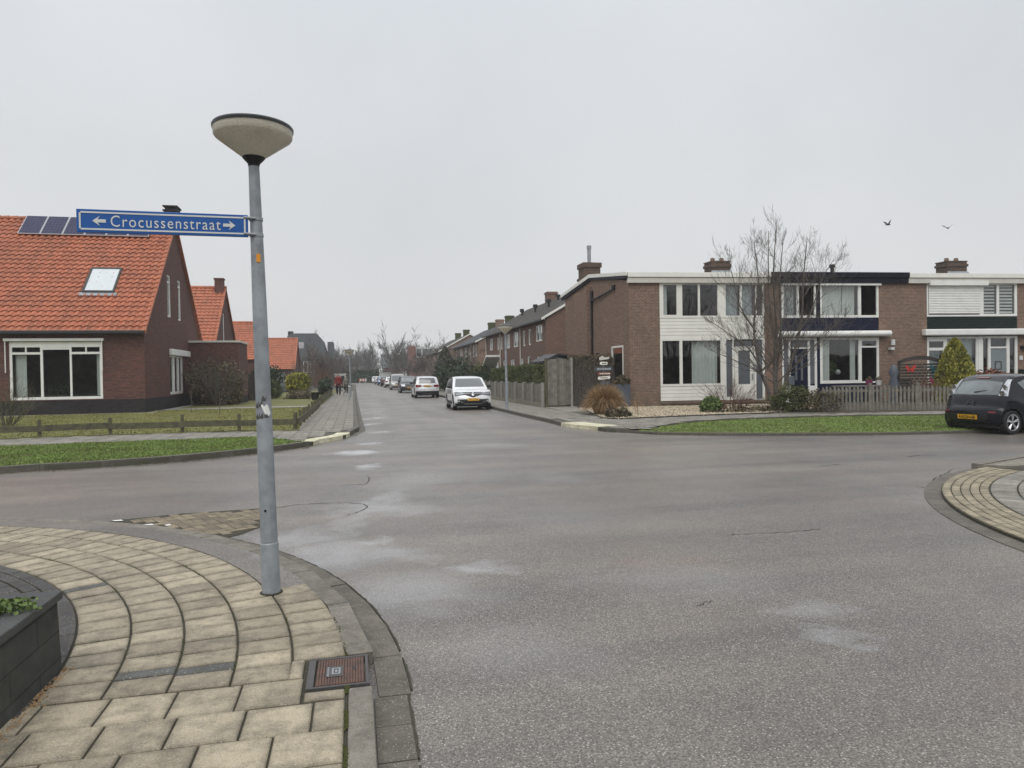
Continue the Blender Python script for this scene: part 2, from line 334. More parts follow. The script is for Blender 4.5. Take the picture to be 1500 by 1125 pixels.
# ------------------------------------------------------------------ mesh collector
class Fr:
    def __init__(s, o, e1=(1, 0), e2=(0, 1)): s.o, s.e1, s.e2 = o, e1, e2
    def p(s, a, d, z): return (s.o[0]+a*s.e1[0]+d*s.e2[0], s.o[1]+a*s.e1[1]+d*s.e2[1], z)
W0 = Fr((0, 0))
class MB:
    def __init__(s, fr=W0): s.v = []; s.f = []; s.fr = fr
    def add(s, vs, fs):
        n = len(s.v); s.v += [tuple(x) for x in vs]; s.f += [tuple(i+n for i in f) for f in fs]
    def quad(s, *p): s.add(p, [tuple(range(len(p)))])
    def box(s, a0, a1, d0, d1, z0, z1):
        P = s.fr.p
        s.add([P(a, d, z) for z in (z0, z1) for d in (d0, d1) for a in (a0, a1)],
              [(0, 2, 3, 1), (4, 5, 7, 6), (0, 1, 5, 4), (2, 6, 7, 3), (0, 4, 6, 2), (1, 3, 7, 5)])
    def ftop(s, pts, z, z0=None):        # extruded ground polygon
        n = len(pts); s.add([(x, y, z) for x, y in pts], [tuple(range(n))])
        if z0 is not None:
            s.add([(x, y, z) for x, y in pts]+[(x, y, z0) for x, y in pts], [(i, (i+1) % n, (i+1) % n+n, i+n) for i in range(n)])
    def prism(s, poly, off, z=0):        # poly: list of 3-d points, off: vector
        n = len(poly); o = Vector(off)
        a = [tuple(p) for p in poly]; b = [tuple(Vector(p)+o) for p in poly]
        s.add(a+b, [tuple(range(n)), tuple(range(2*n-1, n-1, -1))]+[(i, (i+1) % n, (i+1) % n+n, i+n) for i in range(n)])
    def tube(s, pts, rs, n=6, cap=True):
        rings = []; P = [Vector(p) for p in pts]
        if isinstance(rs, (int, float)): rs = [rs]*len(P)
        base = len(s.v); up = None
        for i, p in enumerate(P):
            t = (P[min(i+1, len(P)-1)]-P[max(i-1, 0)])
            if t.length < 1e-9: t = Vector((0, 0, 1))
            t.normalize()
            if up is None: up = Vector((1, 0, 0)) if abs(t.x) < .8 else Vector((0, 1, 0))
            a = t.cross(up).normalized(); b = t.cross(a); up = -b if False else up
            for k in range(n):
                w = 2*pi*k/n; s.v.append(tuple(p+(a*cos(w)+b*sin(w))*rs[i]))
        for i in range(len(P)-1):
            for k in range(n):
                q = base+i*n; s.f.append((q+k, q+(k+1) % n, q+n+(k+1) % n, q+n+k))
        if cap:
            s.f.append(tuple(base+k for k in range(n))[::-1]); s.f.append(tuple(base+(len(P)-1)*n+k for k in range(n)))
    def lathe(s, prof, c=(0, 0, 0), n=24, ax='z'):
        base = len(s.v)
        for r, z in prof:
            for k in range(n):
                w = 2*pi*k/n
                q = (r*cos(w), r*sin(w), z) if ax == 'z' else ((r*cos(w), z, r*sin(w)) if ax == 'y' else (z, r*cos(w), r*sin(w)))
                s.v.append((c[0]+q[0], c[1]+q[1], c[2]+q[2]))
        for i in range(len(prof)-1):
            for k in range(n):
                q = base+i*n; s.f.append((q+k, q+(k+1) % n, q+n+(k+1) % n, q+n+k))
    def grid(s, fn, nu, nv):
        base = len(s.v)
        for j in range(nv+1):
            for i in range(nu+1): s.v.append(tuple(fn(i/nu, j/nv)))
        for j in range(nv):
            for i in range(nu):
                q = base+j*(nu+1)+i; s.f.append((q, q+1, q+nu+2, q+nu+1))
    def build(s, name, mat, parent=None, smooth=False, bevel=0., label=None, cat=None, group=None, kind=None, recalc=True):
        me = bpy.data.meshes.new(name)
        off = Vector((0, 0, 0)); q = parent
        while q is not None: off += Vector(q.location); q = q.parent
        vs = [(x-off.x, y-off.y, z-off.z) for x, y, z in s.v]
        me.from_pydata(vs, [], s.f); me.validate()
        if recalc:
            bm = bmesh.new(); bm.from_mesh(me); bmesh.ops.recalc_face_normals(bm, faces=bm.faces); bm.to_mesh(me); bm.free()
        if getattr(s, 'col', None) and len(s.col) == len(me.vertices):
            at = me.attributes.new('edge', 'FLOAT', 'POINT'); at.data.foreach_set('value', s.col)
        me.materials.append(MATS[mat])
        if smooth:
            for p in me.polygons: p.use_smooth = True
            me.set_sharp_from_angle(angle=radians(smooth if smooth is not True else 40))
        o = bpy.data.objects.new(name, me); COL.objects.link(o)
        if parent is not None: o.parent = parent
        if bevel:
            b = o.modifiers.new('bevel', 'BEVEL'); b.width = bevel; b.segments = 2; b.limit_method = 'ANGLE'
        props(o, label, cat, group, kind)
        return o
def props(o, label=None, cat=None, group=None, kind=None):
    if label: o['label'] = label
    if cat: o['category'] = cat
    if group: o['group'] = group
    if kind: o['kind'] = kind
def thing(name, label, cat, loc=(0, 0, 0), group=None):
    o = bpy.data.objects.new(name, None); COL.objects.link(o); o.location = loc; o.empty_display_size = .2
    props(o, label, cat, group); return o
def copytree(o, parent=None):
    c = o.copy(); COL.objects.link(c)
    if parent is not None: c.parent = parent
    for ch in [x for x in list(COL.objects) if x.parent is o]: copytree(ch, c)
    return c
# ------------------------------------------------------------------ ground, road, kerbs
m = MB(); m.quad((-1500, -300, -.03), (1500, -300, -.03), (1500, 3000, -.03), (-1500, 3000, -.03)); m.build('ground', 'far_ground', kind='structure')
m = MB(); m.quad((-60, -12, 0), (70, -12, 0), (70, 240, 0), (-60, 240, 0)); m.build('road', 'asphalt', kind='structure')
def strip(mb, line, off0, off1, z0, z1=None, top=True, seg=None, gap=.006):
    """kerb-like strip along a ground polyline; off is measured to the left of the walking direction"""
    P = [Vector((x, y)) for x, y in line]
    if seg:                               # resample
        L = [0]
        for a, b in zip(P, P[1:]): L.append(L[-1]+(b-a).length)
        n = max(1, int(L[-1]/seg)); Q = []
        for k in range(n+1):
            t = L[-1]*k/n
            i = max(j for j in range(len(L)-1) if L[j] <= t+1e-9); Q.append(P[i].lerp(P[i+1], (t-L[i])/max(1e-9, L[i+1]-L[i])))
        P = Q
    N = []
    for i in range(len(P)):
        t = (P[min(i+1, len(P)-1)]-P[max(i-1, 0)]).normalized(); N.append(Vector((-t.y, t.x)))
    for i in range(len(P)-1):
        d = (P[i+1]-P[i]).normalized()*gap*.5 if seg else Vector((0, 0))
        a = [P[i]+N[i]*off0+d, P[i+1]+N[i+1]*off0-d, P[i+1]+N[i+1]*off1-d, P[i]+N[i]*off1+d]
        zj = R.uniform(-.002, .002) if seg else 0
        q = [(v.x, v.y) for v in a]
        mb.ftop(q, z0+zj, z1)
def smoothline(pts, n=6):
    P = [Vector((x, y, 0)) for x, y in pts]; out = []
    for i in range(len(P)-1):
        p0, p1, p2, p3 = P[max(i-1, 0)], P[i], P[i+1], P[min(i+2, len(P)-1)]
        for k in range(n):
            t = k/n
            out.append(.5*((2*p1)+(p2-p0)*t+(2*p0-5*p1+4*p2-p3)*t*t+(3*p1-p0-3*p2+p3)*t**3))
    out.append(P[-1]); return [(v.x, v.y) for v in out]
# left far block
LK = [G(-320, 722), G(-150, 708), G(0, 693), G(110, 687), G(240, 678), G(377, 664.5), G(453, 654), G(462, 650.5), G(490, 645.5), G(507, 642), (-.1, 20.7), (.08, 21.6), (.1, 22.8), (.05, 30), (0, 60), (0, 140)]
LKs = smoothline(LK, 4)
m = MB(); m.ftop([(-60, LK[0][1]-8)]+LKs+[(-60, 140)], .10, -.02); m.build('left_pavement', 'slab_joint', kind='structure')
m = MB(); strip(m, LKs[:25], -.01, .13, .122, -.02, seg=1.0); strip(m, LKs[38:], -.01, .13, .118, -.02, seg=1.0); m.build('left_kerb', 'kerb_far', kind='structure')
m = MB(); strip(m, LKs[38:], -.2, -.02, .006, None, seg=.3); m.build('left_gutter', 'gutter', kind='structure')
m = MB(); strip(m, LKs[25:39], -.02, .34, .104, -.02, seg=.45); m.build('dropped_kerb', 'drop_kerb', kind='structure')
def offline(line, off):
    P = [Vector(p) for p in line]; out = []
    for i in range(len(P)):
        t = (P[min(i+1, len(P)-1)]-P[max(i-1, 0)]).normalized(); out.append((P[i].x-t.y*off, P[i].y+t.x*off))
    return out
def slabs(mb, poly, sz, z=.108, g=.007, stag=True, x1=None):
    xs = [p[0] for p in poly]; ys = [p[1] for p in poly]; i = 0; x = min(xs)
    while x < max(xs):
        y = min(ys)-(sz/2 if stag and i % 2 else 0)
        while y < max(ys):
            q = [(x+g, y+g), (x+sz-g, y+g), (x+sz-g, y+sz-g), (x+g, y+sz-g)]
            if sum(inpoly(a, b, poly) for a, b in q) >= 3: mb.ftop(q, z+R.uniform(-.0015, .0015))
            y += sz
        x += sz; i += 1
def inpoly(x, y, P):
    c = False; j = len(P)-1
    for i in range(len(P)):
        if (P[i][1] > y) != (P[j][1] > y) and x < (P[j][0]-P[i][0])*(y-P[i][1])/(P[j][1]-P[i][1])+P[i][0]: c = not c
        j = i
    return c
vfront = offline(LKs[:25], .14)
verge = vfront+[G(438, 648, .1), G(405, 644, .1), G(377, 641, .1), G(178, 648, .1), G(0, 655, .1), G(-320, 668, .1)]
m = MB(); slabs(m, [(-1.555, 20.6), (-.05, 20.9), (-.05, 75), (-1.555, 75)], .30)
slabs(m, [(-1.75, 21.4), (-1.55, 21.4), (-1.55, 75), (-1.75, 75)], .2)
slabs(m, [G(-320, 668, .1), G(0, 655, .1), G(178, 648, .1), G(377, 641, .1), G(405, 644, .1), G(440, 648.2, .1), (-.5, 20.1), (-.12, 20.9), (-1.75, 21.4), (-3.2, 21.6), (-5, 21.9), (-8, 21.7), (-20, 20.4)], .40)
m.build('left_pavement_slabs', 'slab_cool', kind='structure')
m = MB(); m.ftop(verge, .118, .09); m.build('left_verge', 'lawn_front', kind='structure')
garden = [(-60, 19.2), (-20, 20.4), G(0, 643.5, .1), G(58, 641.5, .1), G(162, 637.3, .1), G(267, 634.4, .1), G(352, 631.6, .1), G(437, 631.2, .1), (-1.72, 24), (-1.75, 30), (-1.8, 37.6), (-60, 37.6)]
m = MB(); m.ftop(garden, .122, .09); m.build('left_garden', 'lawn_back', kind='structure')
m = MB(); m.ftop([(-9.3, 39.4), (-1.8, 39.4), (-1.85, 80), (-9.3, 80)], .122, .09); m.build('far_gardens', 'lawn_back', kind='structure')
m = MB(); m.ftop([(-9.3, 37.6), (-1.75, 37.6), (-1.75, 39.4), (-9.3, 39.4)], .117, .09); m.ftop([(-9.3, 34.6), (-8.9, 34.6), (-8.9, 44), (-9.3, 44)], .128, .09)
m.build('garden_path', 'concrete', kind='structure')
m = MB(); m.ftop([G(0, 611.5, .1), G(213, 606.5, .1), (-9.45, 35.6), (-30, 35.6), (-30, 34.4)], .127, .09); m.build('paved_edge', 'concrete_old', kind='structure')
# right far block
RK = [(6.3, 150), (6.3, 60), (6.3, 45), (6.3, 32), (6.28, 26.5), (6.32, 22.6), G(829, 625.5), G(876, 630.8), G(888, 632.6), G(920, 634.2), G(960, 636.6), G(1020, 637.8), G(1100, 638.2), G(1260, 637.8), G(1385, 635.5), G(1500, 632), G(1650, 625), G(1900, 618)]
RKs = smoothline(RK, 4)
VB = [G(962, 624.5, .1), G(1000, 618.5, .1), G(1060, 614, .1), G(1150, 611, .1), G(1260, 608.2, .1), G(1380, 606.9, .1), G(1500, 605.5, .1), G(1640, 602.5, .1)]
m = MB(); m.ftop(RKs[:36]+VB+[(70, 30), (70, 150)], .10, -.02); m.build('right_pavement', 'slab_joint', kind='structure')
m = MB(); strip(m, RKs[:24], -.01, .13, .118, -.02, seg=1.); strip(m, RKs[32:37], -.01, .13, .10, -.02, seg=1.); strip(m, RKs[36:], -.01, .13, .062, -.02, seg=1.); m.build('right_kerb', 'kerb_far', kind='structure')
m = MB(); strip(m, RKs[23:29], -.02, .75, .112, -.02, seg=.42); m.build('pale_dropped_kerb', 'drop_kerb', kind='structure')
rvf = [p for p in offline(RKs[37:], .14) if p[0] < 26]
rv = rvf+[(26, 18.5), G(1640, 603, .1), G(1500, 606, .1), G(1380, 607.4, .1), G(1260, 608.7, .1), G(1150, 611.5, .1), G(1060, 614.5, .1), G(1000, 619, .1), G(962, 625, .1)]
m = MB(); m.ftop(rv, .072, -.01); m.build('right_verge', 'lawn_front', kind='structure')
m = MB(); slabs(m, [(6.45, 23.2), (8.35, 22.6), (8.35, 70), (6.45, 70)], .30)
slabs(m, [(6.45, 23.1)]+offline(RKs[23:40], .15)+[G(962, 624, .1), G(1000, 618.6, .1), G(1060, 614, .1), G(1150, 611, .1), G(1260, 608.2, .1), G(1380, 606.9, .1), G(1640, 602.5, .1), G(1640, 598, .1), G(1500, 600, .1), G(1340, 602.5, .1), G(1210, 606, .1), G(1120, 606.3, .1), G(1060, 608, .1), G(1000, 610.4, .1), G(945, 613, .1), G(905, 614.3, .1), G(880, 613.5, .1), (8.35, 23.5)], .30)
m.build('right_pavement_slabs', 'slab_cool', kind='structure')
GR = [G(858, 602, .1), G(880, 613, .1), G(905, 613.8, .1), G(945, 612.5, .1), G(1000, 610, .1), G(1060, 607.6, .1), G(1120, 606, .1), (19.0, 25.0), (19.2, 29), (12.05, 29.6), (11.9, 31.5), (9.9, 31.3)]
m = MB(); m.ftop(GR, .108, .09); m.build('gravel_bed', 'earth', kind='structure')
m = MB(); m.ftop([(19.2, 25.2), G(1210, 606, .1), G(1340, 602.5, .1), G(1500, 600, .1), G(1800, 597, .1), (60, 26), (19.2, 29)], .109, .09); m.build('front_garden', 'earth', kind='structure')
m = MB(); strip(m, GR[:8], 0, .06, .135, .09); m.build('bed_edging', 'wood_dark', kind='structure')
m = MB(); m.ftop([(8.5, 31.4), (10, 31.4), (10.0, 27.5), (8.25, 27)], .106, .09); m.build('gate_paving', 'slab_cool', kind='structure')
# gravel stones
def inpoly(x, y, P):
    c = False; j = len(P)-1
    for i in range(len(P)):
        if (P[i][1] > y) != (P[j][1] > y) and x < (P[j][0]-P[i][0])*(y-P[i][1])/(P[j][1]-P[i][1])+P[i][0]: c = not c
        j = i
    return c
m = MB()
xs = [p[0] for p in GR]; ys = [p[1] for p in GR]
for _ in range(15000):
    x, y = R.uniform(min(xs), 18.8), R.uniform(min(ys), 29.8)
    if not inpoly(x, y, GR) or y > 29.55-(x-12)*.089: continue
    if noise.noise((x*.6, y*.6, 3)) < -.28 and x > 14: continue
    r = R.uniform(.016, .034); a = R.uniform(0, 3); h = r*R.uniform(.6, 1.)
    v = [(x+r*cos(a+k*pi/2)*R.uniform(.7, 1.2), y+r*sin(a+k*pi/2)*R.uniform(.7, 1.2), .106) for k in range(4)]
    t = [(p[0]*.5+x*.5, p[1]*.5+y*.5, .106+h) for p in v]
    m.add(v+t, [(4, 5, 6, 7)]+[(k, (k+1) % 4, (k+1) % 4+4, k+4) for k in range(4)])
m.build('gravel', 'gravel_stone', kind='stuff', label='pale yellow gravel spread along the foot of the corner house', cat='gravel', recalc=False)
# grass blades
def blades(name, poly, n, h, mat, label, z=.115, dens=None):
    mb = MB(); xs = [p[0] for p in poly]; ys = [p[1] for p in poly]; k = 0
    while k < n:
        x, y = R.uniform(min(xs), max(xs)), R.uniform(min(ys), max(ys))
        if not inpoly(x, y, poly): continue
        k += 1
        if dens and R.random() > dens(x, y): continue
        hh = h*R.uniform(.5, 1.25)*(1+.5*noise.noise((x*1.5, y*1.5, 0))); a = R.uniform(0, pi); w = R.uniform(.012, .028)
        lx, ly = R.uniform(-.5, .5)*hh, R.uniform(-.5, .5)*hh
        mb.add([(x-w*cos(a), y-w*sin(a), z), (x+w*cos(a), y+w*sin(a), z), (x+lx, y+ly, z+hh)], [(0, 1, 2)])
    mb.build(name, mat, kind='stuff', label=label, cat='grass', recalc=False)
def clip(poly, x0, x1, y0=-99, y1=99): return [(min(max(x, x0), x1), min(max(y, y0), y1)) for x, y in poly]
blades('grass', rv, 30000, .036, 'blade', 'mown green grass of the verge before the picket fence', z=.07)
blades('grass', clip(verge, -13, 9), 34000, .036, 'blade', 'mown green grass of the verge on the left street corner')
blades('grass', clip(garden, -14, 9), 30000, .045, 'blade_mossy', 'mossy olive lawn in front of the orange roofed house')
# ------------------------------------------------------------------ near pavement: curved bands of square tiles
CX, CY = -5.7, 3.72
tiles, dark, joint = MB(), MB(), MB()
def tile(mb, pts, z=.08, g=.0055, b=.006):
    c = Vector((sum(p[0] for p in pts)/len(pts), sum(p[1] for p in pts)/len(pts)))
    P = [Vector(p) for p in pts]; n = len(P)
    zz = z+R.uniform(-.0025, .0025); tx, ty = R.uniform(-.006, .006), R.uniform(-.006, .006)
    def ins(k, a):
        p, q, r = P[k-1], P[k], P[(k+1) % n]
        d1 = (p-q).normalized(); d2 = (r-q).normalized(); return q+(d1+d2)*a
    def zf(p, h): return (p.x, p.y, h+(p.x-c.x)*tx+(p.y-c.y)*ty)
    side_ = min((P[k]-P[k-1]).length for k in range(n)); dd_ = min(.045, side_*.3)
    lo = [zf(ins(k, g), z-.04) for k in range(n)]; m1 = [zf(ins(k, g), zz-b) for k in range(n)]; tp = [zf(ins(k, g+b), zz) for k in range(n)]; inn = [zf(ins(k, g+b+dd_), zz+.0004) for k in range(n)]
    if not hasattr(mb, 'col'): mb.col = []
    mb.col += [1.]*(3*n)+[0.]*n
    mb.add(lo+m1+tp+inn, [tuple(range(3*n, 4*n))]+[(i+2*n, (i+1) % n+2*n, (i+1) % n+3*n, i+3*n) for i in range(n)]+[(i, (i+1) % n, (i+1) % n+n, i+n) for i in range(n)]+[(i+n, (i+1) % n+n, (i+1) % n+2*n, i+2*n) for i in range(n)])
def pol(r, a): return (CX+r*cos(a), CY+r*sin(a))
radii = [4.15, 4.45, 4.75, 5.05, 5.35, 5.64]
for b in range(5):
    r0, r1 = radii[b]+.001, radii[b+1]-.001
    rm = (r0+r1)/2; a = .118/rm
    amax = pi/2+.02 if b < 4 else .335
    if b == 4: a = (4.085-CY)/rm
    k = 0
    while a < amax:
        st = R.uniform(.205, .225)/rm
        narrow = (b == 2 and k == 1) or (b == 1 and k == 1) or R.random() < .012
        if narrow: st = .11/rm
        n = 2
        e_ = .0045/rm; pts = [pol(r0, a+e_), pol(r1, a+e_), pol(r1, a+st-e_), pol(r0, a+st-e_)]
        tile(dark if narrow else tiles, pts); a += st; k += 1
for b in range(5):                       # straight run of the side street pavement
    x = CX
    while x > -26:
        st = .3; tile(tiles, [(x-st, CY+radii[b]+.006), (x, CY+radii[b]+.006), (x, CY+radii[b+1]-.006), (x-st, CY+radii[b+1]-.006)]); x -= st
y = CY+.11; row = 0
rows = [.29]*20
for hgt in rows:
    y0, y1 = y-hgt, y
    o = (0, .15)[row % 2]
    xr = -.07 if row else -.282
    edges = [xr]
    if row % 2: edges.append(xr-.15)
    while edges[-1] > -4.5: edges.append(edges[-1]-.305)
    for e0, e1 in zip(edges, edges[1:]):
        half = (e0-e1) < .2
        tile(tiles, [(e1, y0), (e0, y0), (e0, y1), (e1, y1)])
    y = y0; row += 1
# piece beside the iron cover
tile(tiles, [(-.37, 3.84), (-.29, 3.84), (-.29, 4.08), (-.37, 4.08)]); tile(tiles, [(-.275, 3.56), (-.07, 3.56), (-.07, 3.66), (-.275, 3.66)])
tiles.build('pavement', 'tile', kind='structure', recalc=False); dark.build('pavement_infill', 'tile_grey', kind='structure', recalc=False)
bd = MB()
for (r0, r1, st0) in ((4.045, 4.145, .2), (3.94, 4.04, .2), (3.73, 3.93, .1)):
    a = -.2
    while a < pi/2+.3:
        st = st0/r1; tile(bd, [pol(r0, a), pol(r1, a), pol(r1, a+st), pol(r0, a+st)], .079, .003, .003); a += st
bd.build('brick_edging', 'brick_dark', kind='structure', recalc=False)
pts = [pol(5.66, a/40*(pi/2+.02)) for a in range(41)]
m = MB(); m.ftop([(-.06, -3), (-.06, 3.7)]+pts+[(-30, CY+5.66), (-30, -3)], .066, -.02); m.build('pavement_bed', 'joint', kind='structure')
m = MB()
arc = [pol(1, a/60*(pi/2+.03)) for a in range(61)]
def ring(mb, r0, r1, z, z0, a0, a1, seg=None, tail=True):
    n = max(2, int((a1-a0)*(r0+r1)/2/(seg or .12)))
    g = .004/r1 if seg else 0
    for i in range(n):
        u, w = a0+(a1-a0)*i/n, a0+(a1-a0)*(i+1)/n
        zj = R.uniform(-.003, .003) if seg else 0
        mb.ftop([pol(r0, u+g), pol(r1, u+g), pol(r1, w-g), pol(r0, w-g)], z+zj, z0)
ring(m, 5.645, 5.79, .076, -.02, .068, pi/2, seg=.9)
m.box(-.058, .062, -3, 1.7, -.02, .078); m.box(-.058, .062, 1.706, 2.7, -.02, .08); m.box(-.058, .062, 2.706, 3.662, -.02, .079)
m.build('kerb', 'kerb', kind='structure', bevel=.012)
m = MB(); ring(m, 5.795, 5.955, .012, -.02, -.01, pi/2+.02, seg=.5)
y = 3.66
while y > -3: m.ftop([(.07, y-.31), (.235, y-.31), (.235, y), (.07, y)], .012+R.uniform(-.002, .002), -.02); y -= .318
m.build('gutter', 'gutter', kind='structure')
m = MB(); n0 = []
for i in range(80):                       # ragged asphalt and moss line along the gutter
    a = i/79*1.45; r = 5.965+R.uniform(-.006, .012); n0.append((a, r))
for (a, r), (a2, r2) in zip(n0, n0[1:]):
    if R.random() < .9: w1, w2 = R.uniform(.0, .012), R.uniform(.0, .012); m.ftop([pol(5.958, a), pol(5.964+w1, a), pol(5.964+w2, a2), pol(5.958, a2)], .011, -.01)
y = 3.7
while y > -2:
    if R.random() < .85: m.ftop([(.236, y-.06), (.244+R.uniform(0, .010), y-.06), (.244+R.uniform(0, .010), y), (.236, y)], .011, -.01)
    y -= .06
m.build('moss_seam', 'joint', kind='structure')
m = MB(); ring(m, 5.352, 5.64, .078, .0, .34, pi/2); m.build('asphalt_strip', 'asphalt', kind='structure')
# small paved patch in the road
pp = [G(395, 770-5.5), G(165, 763.5), G(268, 752.5), G(385, 745.5), G(392, 746)]
pp = [G(160, 763.6), G(264, 753), G(380, 745.3), G(396, 745), G(399, 762), G(380, 773), G(350, 784), G(322, 790), G(289, 787.5), G(264, 782.5), G(231, 774)]
hb = MB(); hp = pp; th = .5
ux, uy = cos(th), sin(th)
for i in range(-60, 60):
    for j in range(-60, 60):
        # basket of clinkers laid in herringbone
        k = (i+j) % 4
        a0, b0 = i*.105, j*.105
        if k == 0: cells = (.21, .105)
        elif k == 2: cells = (.105, .21)
        else: continue
        def tr(a, b): return (-1.9+a*ux-b*uy, 8.2+a*uy+b*ux)
        q = [tr(a0+.004, b0+.004), tr(a0+cells[0]-.004, b0+.004), tr(a0+cells[0]-.004, b0+cells[1]-.004), tr(a0+.004, b0+cells[1]-.004)]
        if all(inpoly(x, y, hp) for x, y in q): hb.ftop(q, .0105+R.uniform(-.0015, .0015), 0)
hb.build('paved_patch', 'clinker', kind='structure', recalc=False)
m = MB(); m.ftop(hp, .005); m.build('paved_patch_bed', 'joint', kind='structure')
# white paint remnants and cracks
m = MB()
for (u, v, w, h) in ((172, 764, 9, 1.1), (218, 770, 8, 1.2), (246, 770.5, 5, 1.3)):
    m.ftop([G(u-w, v), G(u+w*.6, v-h), G(u+w, v+h*.4), G(u-w*.4, v+h)], .014)
m.build('road_paint', 'white_paint', kind='structure')
def crack(mb, px, w, z=.003):
    P = smoothline([G(u, v) for u, v in px], 7)
    P = [(x+R.uniform(-.012, .012), y+R.uniform(-.02, .02)) for x, y in P]
    W = [w*R.uniform(.2, 1) for _ in P]
    for i in range(len(P)-1):
        t = Vector((P[i+1][0]-P[i][0], P[i+1][1]-P[i][1])); t.normalize(); n = Vector((-t.y, t.x))
        mb.ftop([(P[i][0]-n.x*W[i], P[i][1]-n.y*W[i]), (P[i+1][0]-n.x*W[i+1], P[i+1][1]-n.y*W[i+1]), (P[i+1][0]+n.x*W[i+1], P[i+1][1]+n.y*W[i+1]), (P[i][0]+n.x*W[i], P[i][1]+n.y*W[i])], z)
m = MB()
for px, w in [([(403, 745), (440, 739), (500, 737), (530, 738), (537, 743), (524, 750), (508, 755)], .010), ([(500, 711), (520, 710), (536, 709), (541, 702), (538, 697)], .012),
              ([(1065, 784), (1100, 782), (1160, 779), (1200, 775)], .007), ([(1200, 683), (1215, 682), (1232, 680)], .018), ([(1330, 669), (1352, 667), (1372, 667)], .016),
              ([(1340, 712), (1362, 714), (1368, 702), (1385, 694), (1395, 688)], .012), ([(1020, 888), (1030, 884), (1045, 880)], .004)]: crack(m, px, w)
m.build('road_crack', 'crack', kind='structure', recalc=False)
# right near corner
C2 = (12.1, 3.5)
def p2(r, a): return (C2[0]+r*cos(a), C2[1]+r*sin(a))
def ring2(mb, r0, r1, z, z0, a0, a1, seg=None, g=.003, b=.003):
    n = max(2, int((a1-a0)*(r0+r1)/2/(seg or .12)))
    for i in range(n):
        u, w = a0+(a1-a0)*i/n, a0+(a1-a0)*(i+1)/n
        if seg: tile(mb, [p2(r0, u), p2(r1, u), p2(r1, w), p2(r0, w)], z, g, b)
        else: mb.ftop([p2(r0, u), p2(r1, u), p2(r1, w), p2(r0, w)], z, z0)
A0, A1 = radians(112), radians(200)
m = MB(); ring2(m, 6.345, 6.54, .008, -.02, A0, A1); m.build('corner_gutter', 'gutter', kind='structure')
m = MB()
for k in range(5): ring2(m, 6.34-.105*(k+1)+.002, 6.34-.105*k-.002, .05, 0, radians(111)+k*.004, A1, seg=.21 if k < 3 else .105)
m.build('corner_bricks', 'paver_tan', kind='structure', recalc=False)
m = MB()
for k in range(9): ring2(m, 5.81-.3*(k+1)+.004, 5.81-.3*k-.004, .052, 0, radians(80)+k*.02, A1, seg=.3, g=.005, b=.004)
m.build('corner_slabs', 'slab_cool', kind='structure', recalc=False)
m = MB(); m.ftop([p2(6.345, A1-(A1-A0)*i/40) for i in range(41)]+[p2(5.9, radians(60)), (30, 9), (30, -3), p2(6.345, A1)], .034, -.02); m.build('corner_bed', 'joint', kind='structure')
m = MB(); P = [G(1423, 686, .0), G(1446, 682), G(1500, 672.5), G(1600, 662), G(1900, 648)]
strip(m, P[::-1], -.0, .15, .085, -.02); m.build('corner_kerb', 'kerb', kind='structure')
m = MB(); m.ftop([G(1436, 687), G(1448, 683), G(1500, 674), G(1600, 664), G(1900, 650), (30, 9.2), (12, 9.3), (10.2, 9.3)], .066, -.02); m.build('corner_pavement', 'slab_far', kind='structure')
# ------------------------------------------------------------------ building helpers
def wall(mb, fr, s0, s1, z0, z1, holes=(), rev=.12, d=0.):
    S = sorted(set([s0, s1]+[x for h in holes for x in (h[0], h[1])])); Z = sorted(set([z0, z1]+[x for h in holes for x in (h[2], h[3])]))
    S = [x for x in S if s0 <= x <= s1]; Z = [x for x in Z if z0 <= x <= z1]
    P = fr.p
    for a, b in zip(S, S[1:]):
        for c, e in zip(Z, Z[1:]):
            if any(h[0]-1e-6 <= a and b <= h[1]+1e-6 and h[2]-1e-6 <= c and e <= h[3]+1e-6 for h in holes): continue
            mb.quad(P(a, d, c), P(b, d, c), P(b, d, e), P(a, d, e))
    for h in holes:
        a, b, c, e = h[:4]
        for q in (((a, c), (b, c)), ((b, c), (b, e)), ((b, e), (a, e)), ((a, e), (a, c))):
            (x1, y1), (x2, y2) = q
            mb.quad(P(x1, d, y1), P(x2, d, y2), P(x2, d+rev, y2), P(x1, d+rev, y1))
def curtain(mb, fr, a, b, c, e, d=.22, wave=.035, n=None):
    n = n or max(6, int((b-a)/.035)); ph = R.uniform(0, 6)
    mb.grid(lambda u, v: fr.p(a+(b-a)*u, d+wave*sin(u*(b-a)*38+ph+.5*sin(u*9))*(.6+.4*(1-v)), c+(e-c)*v), n, 2)
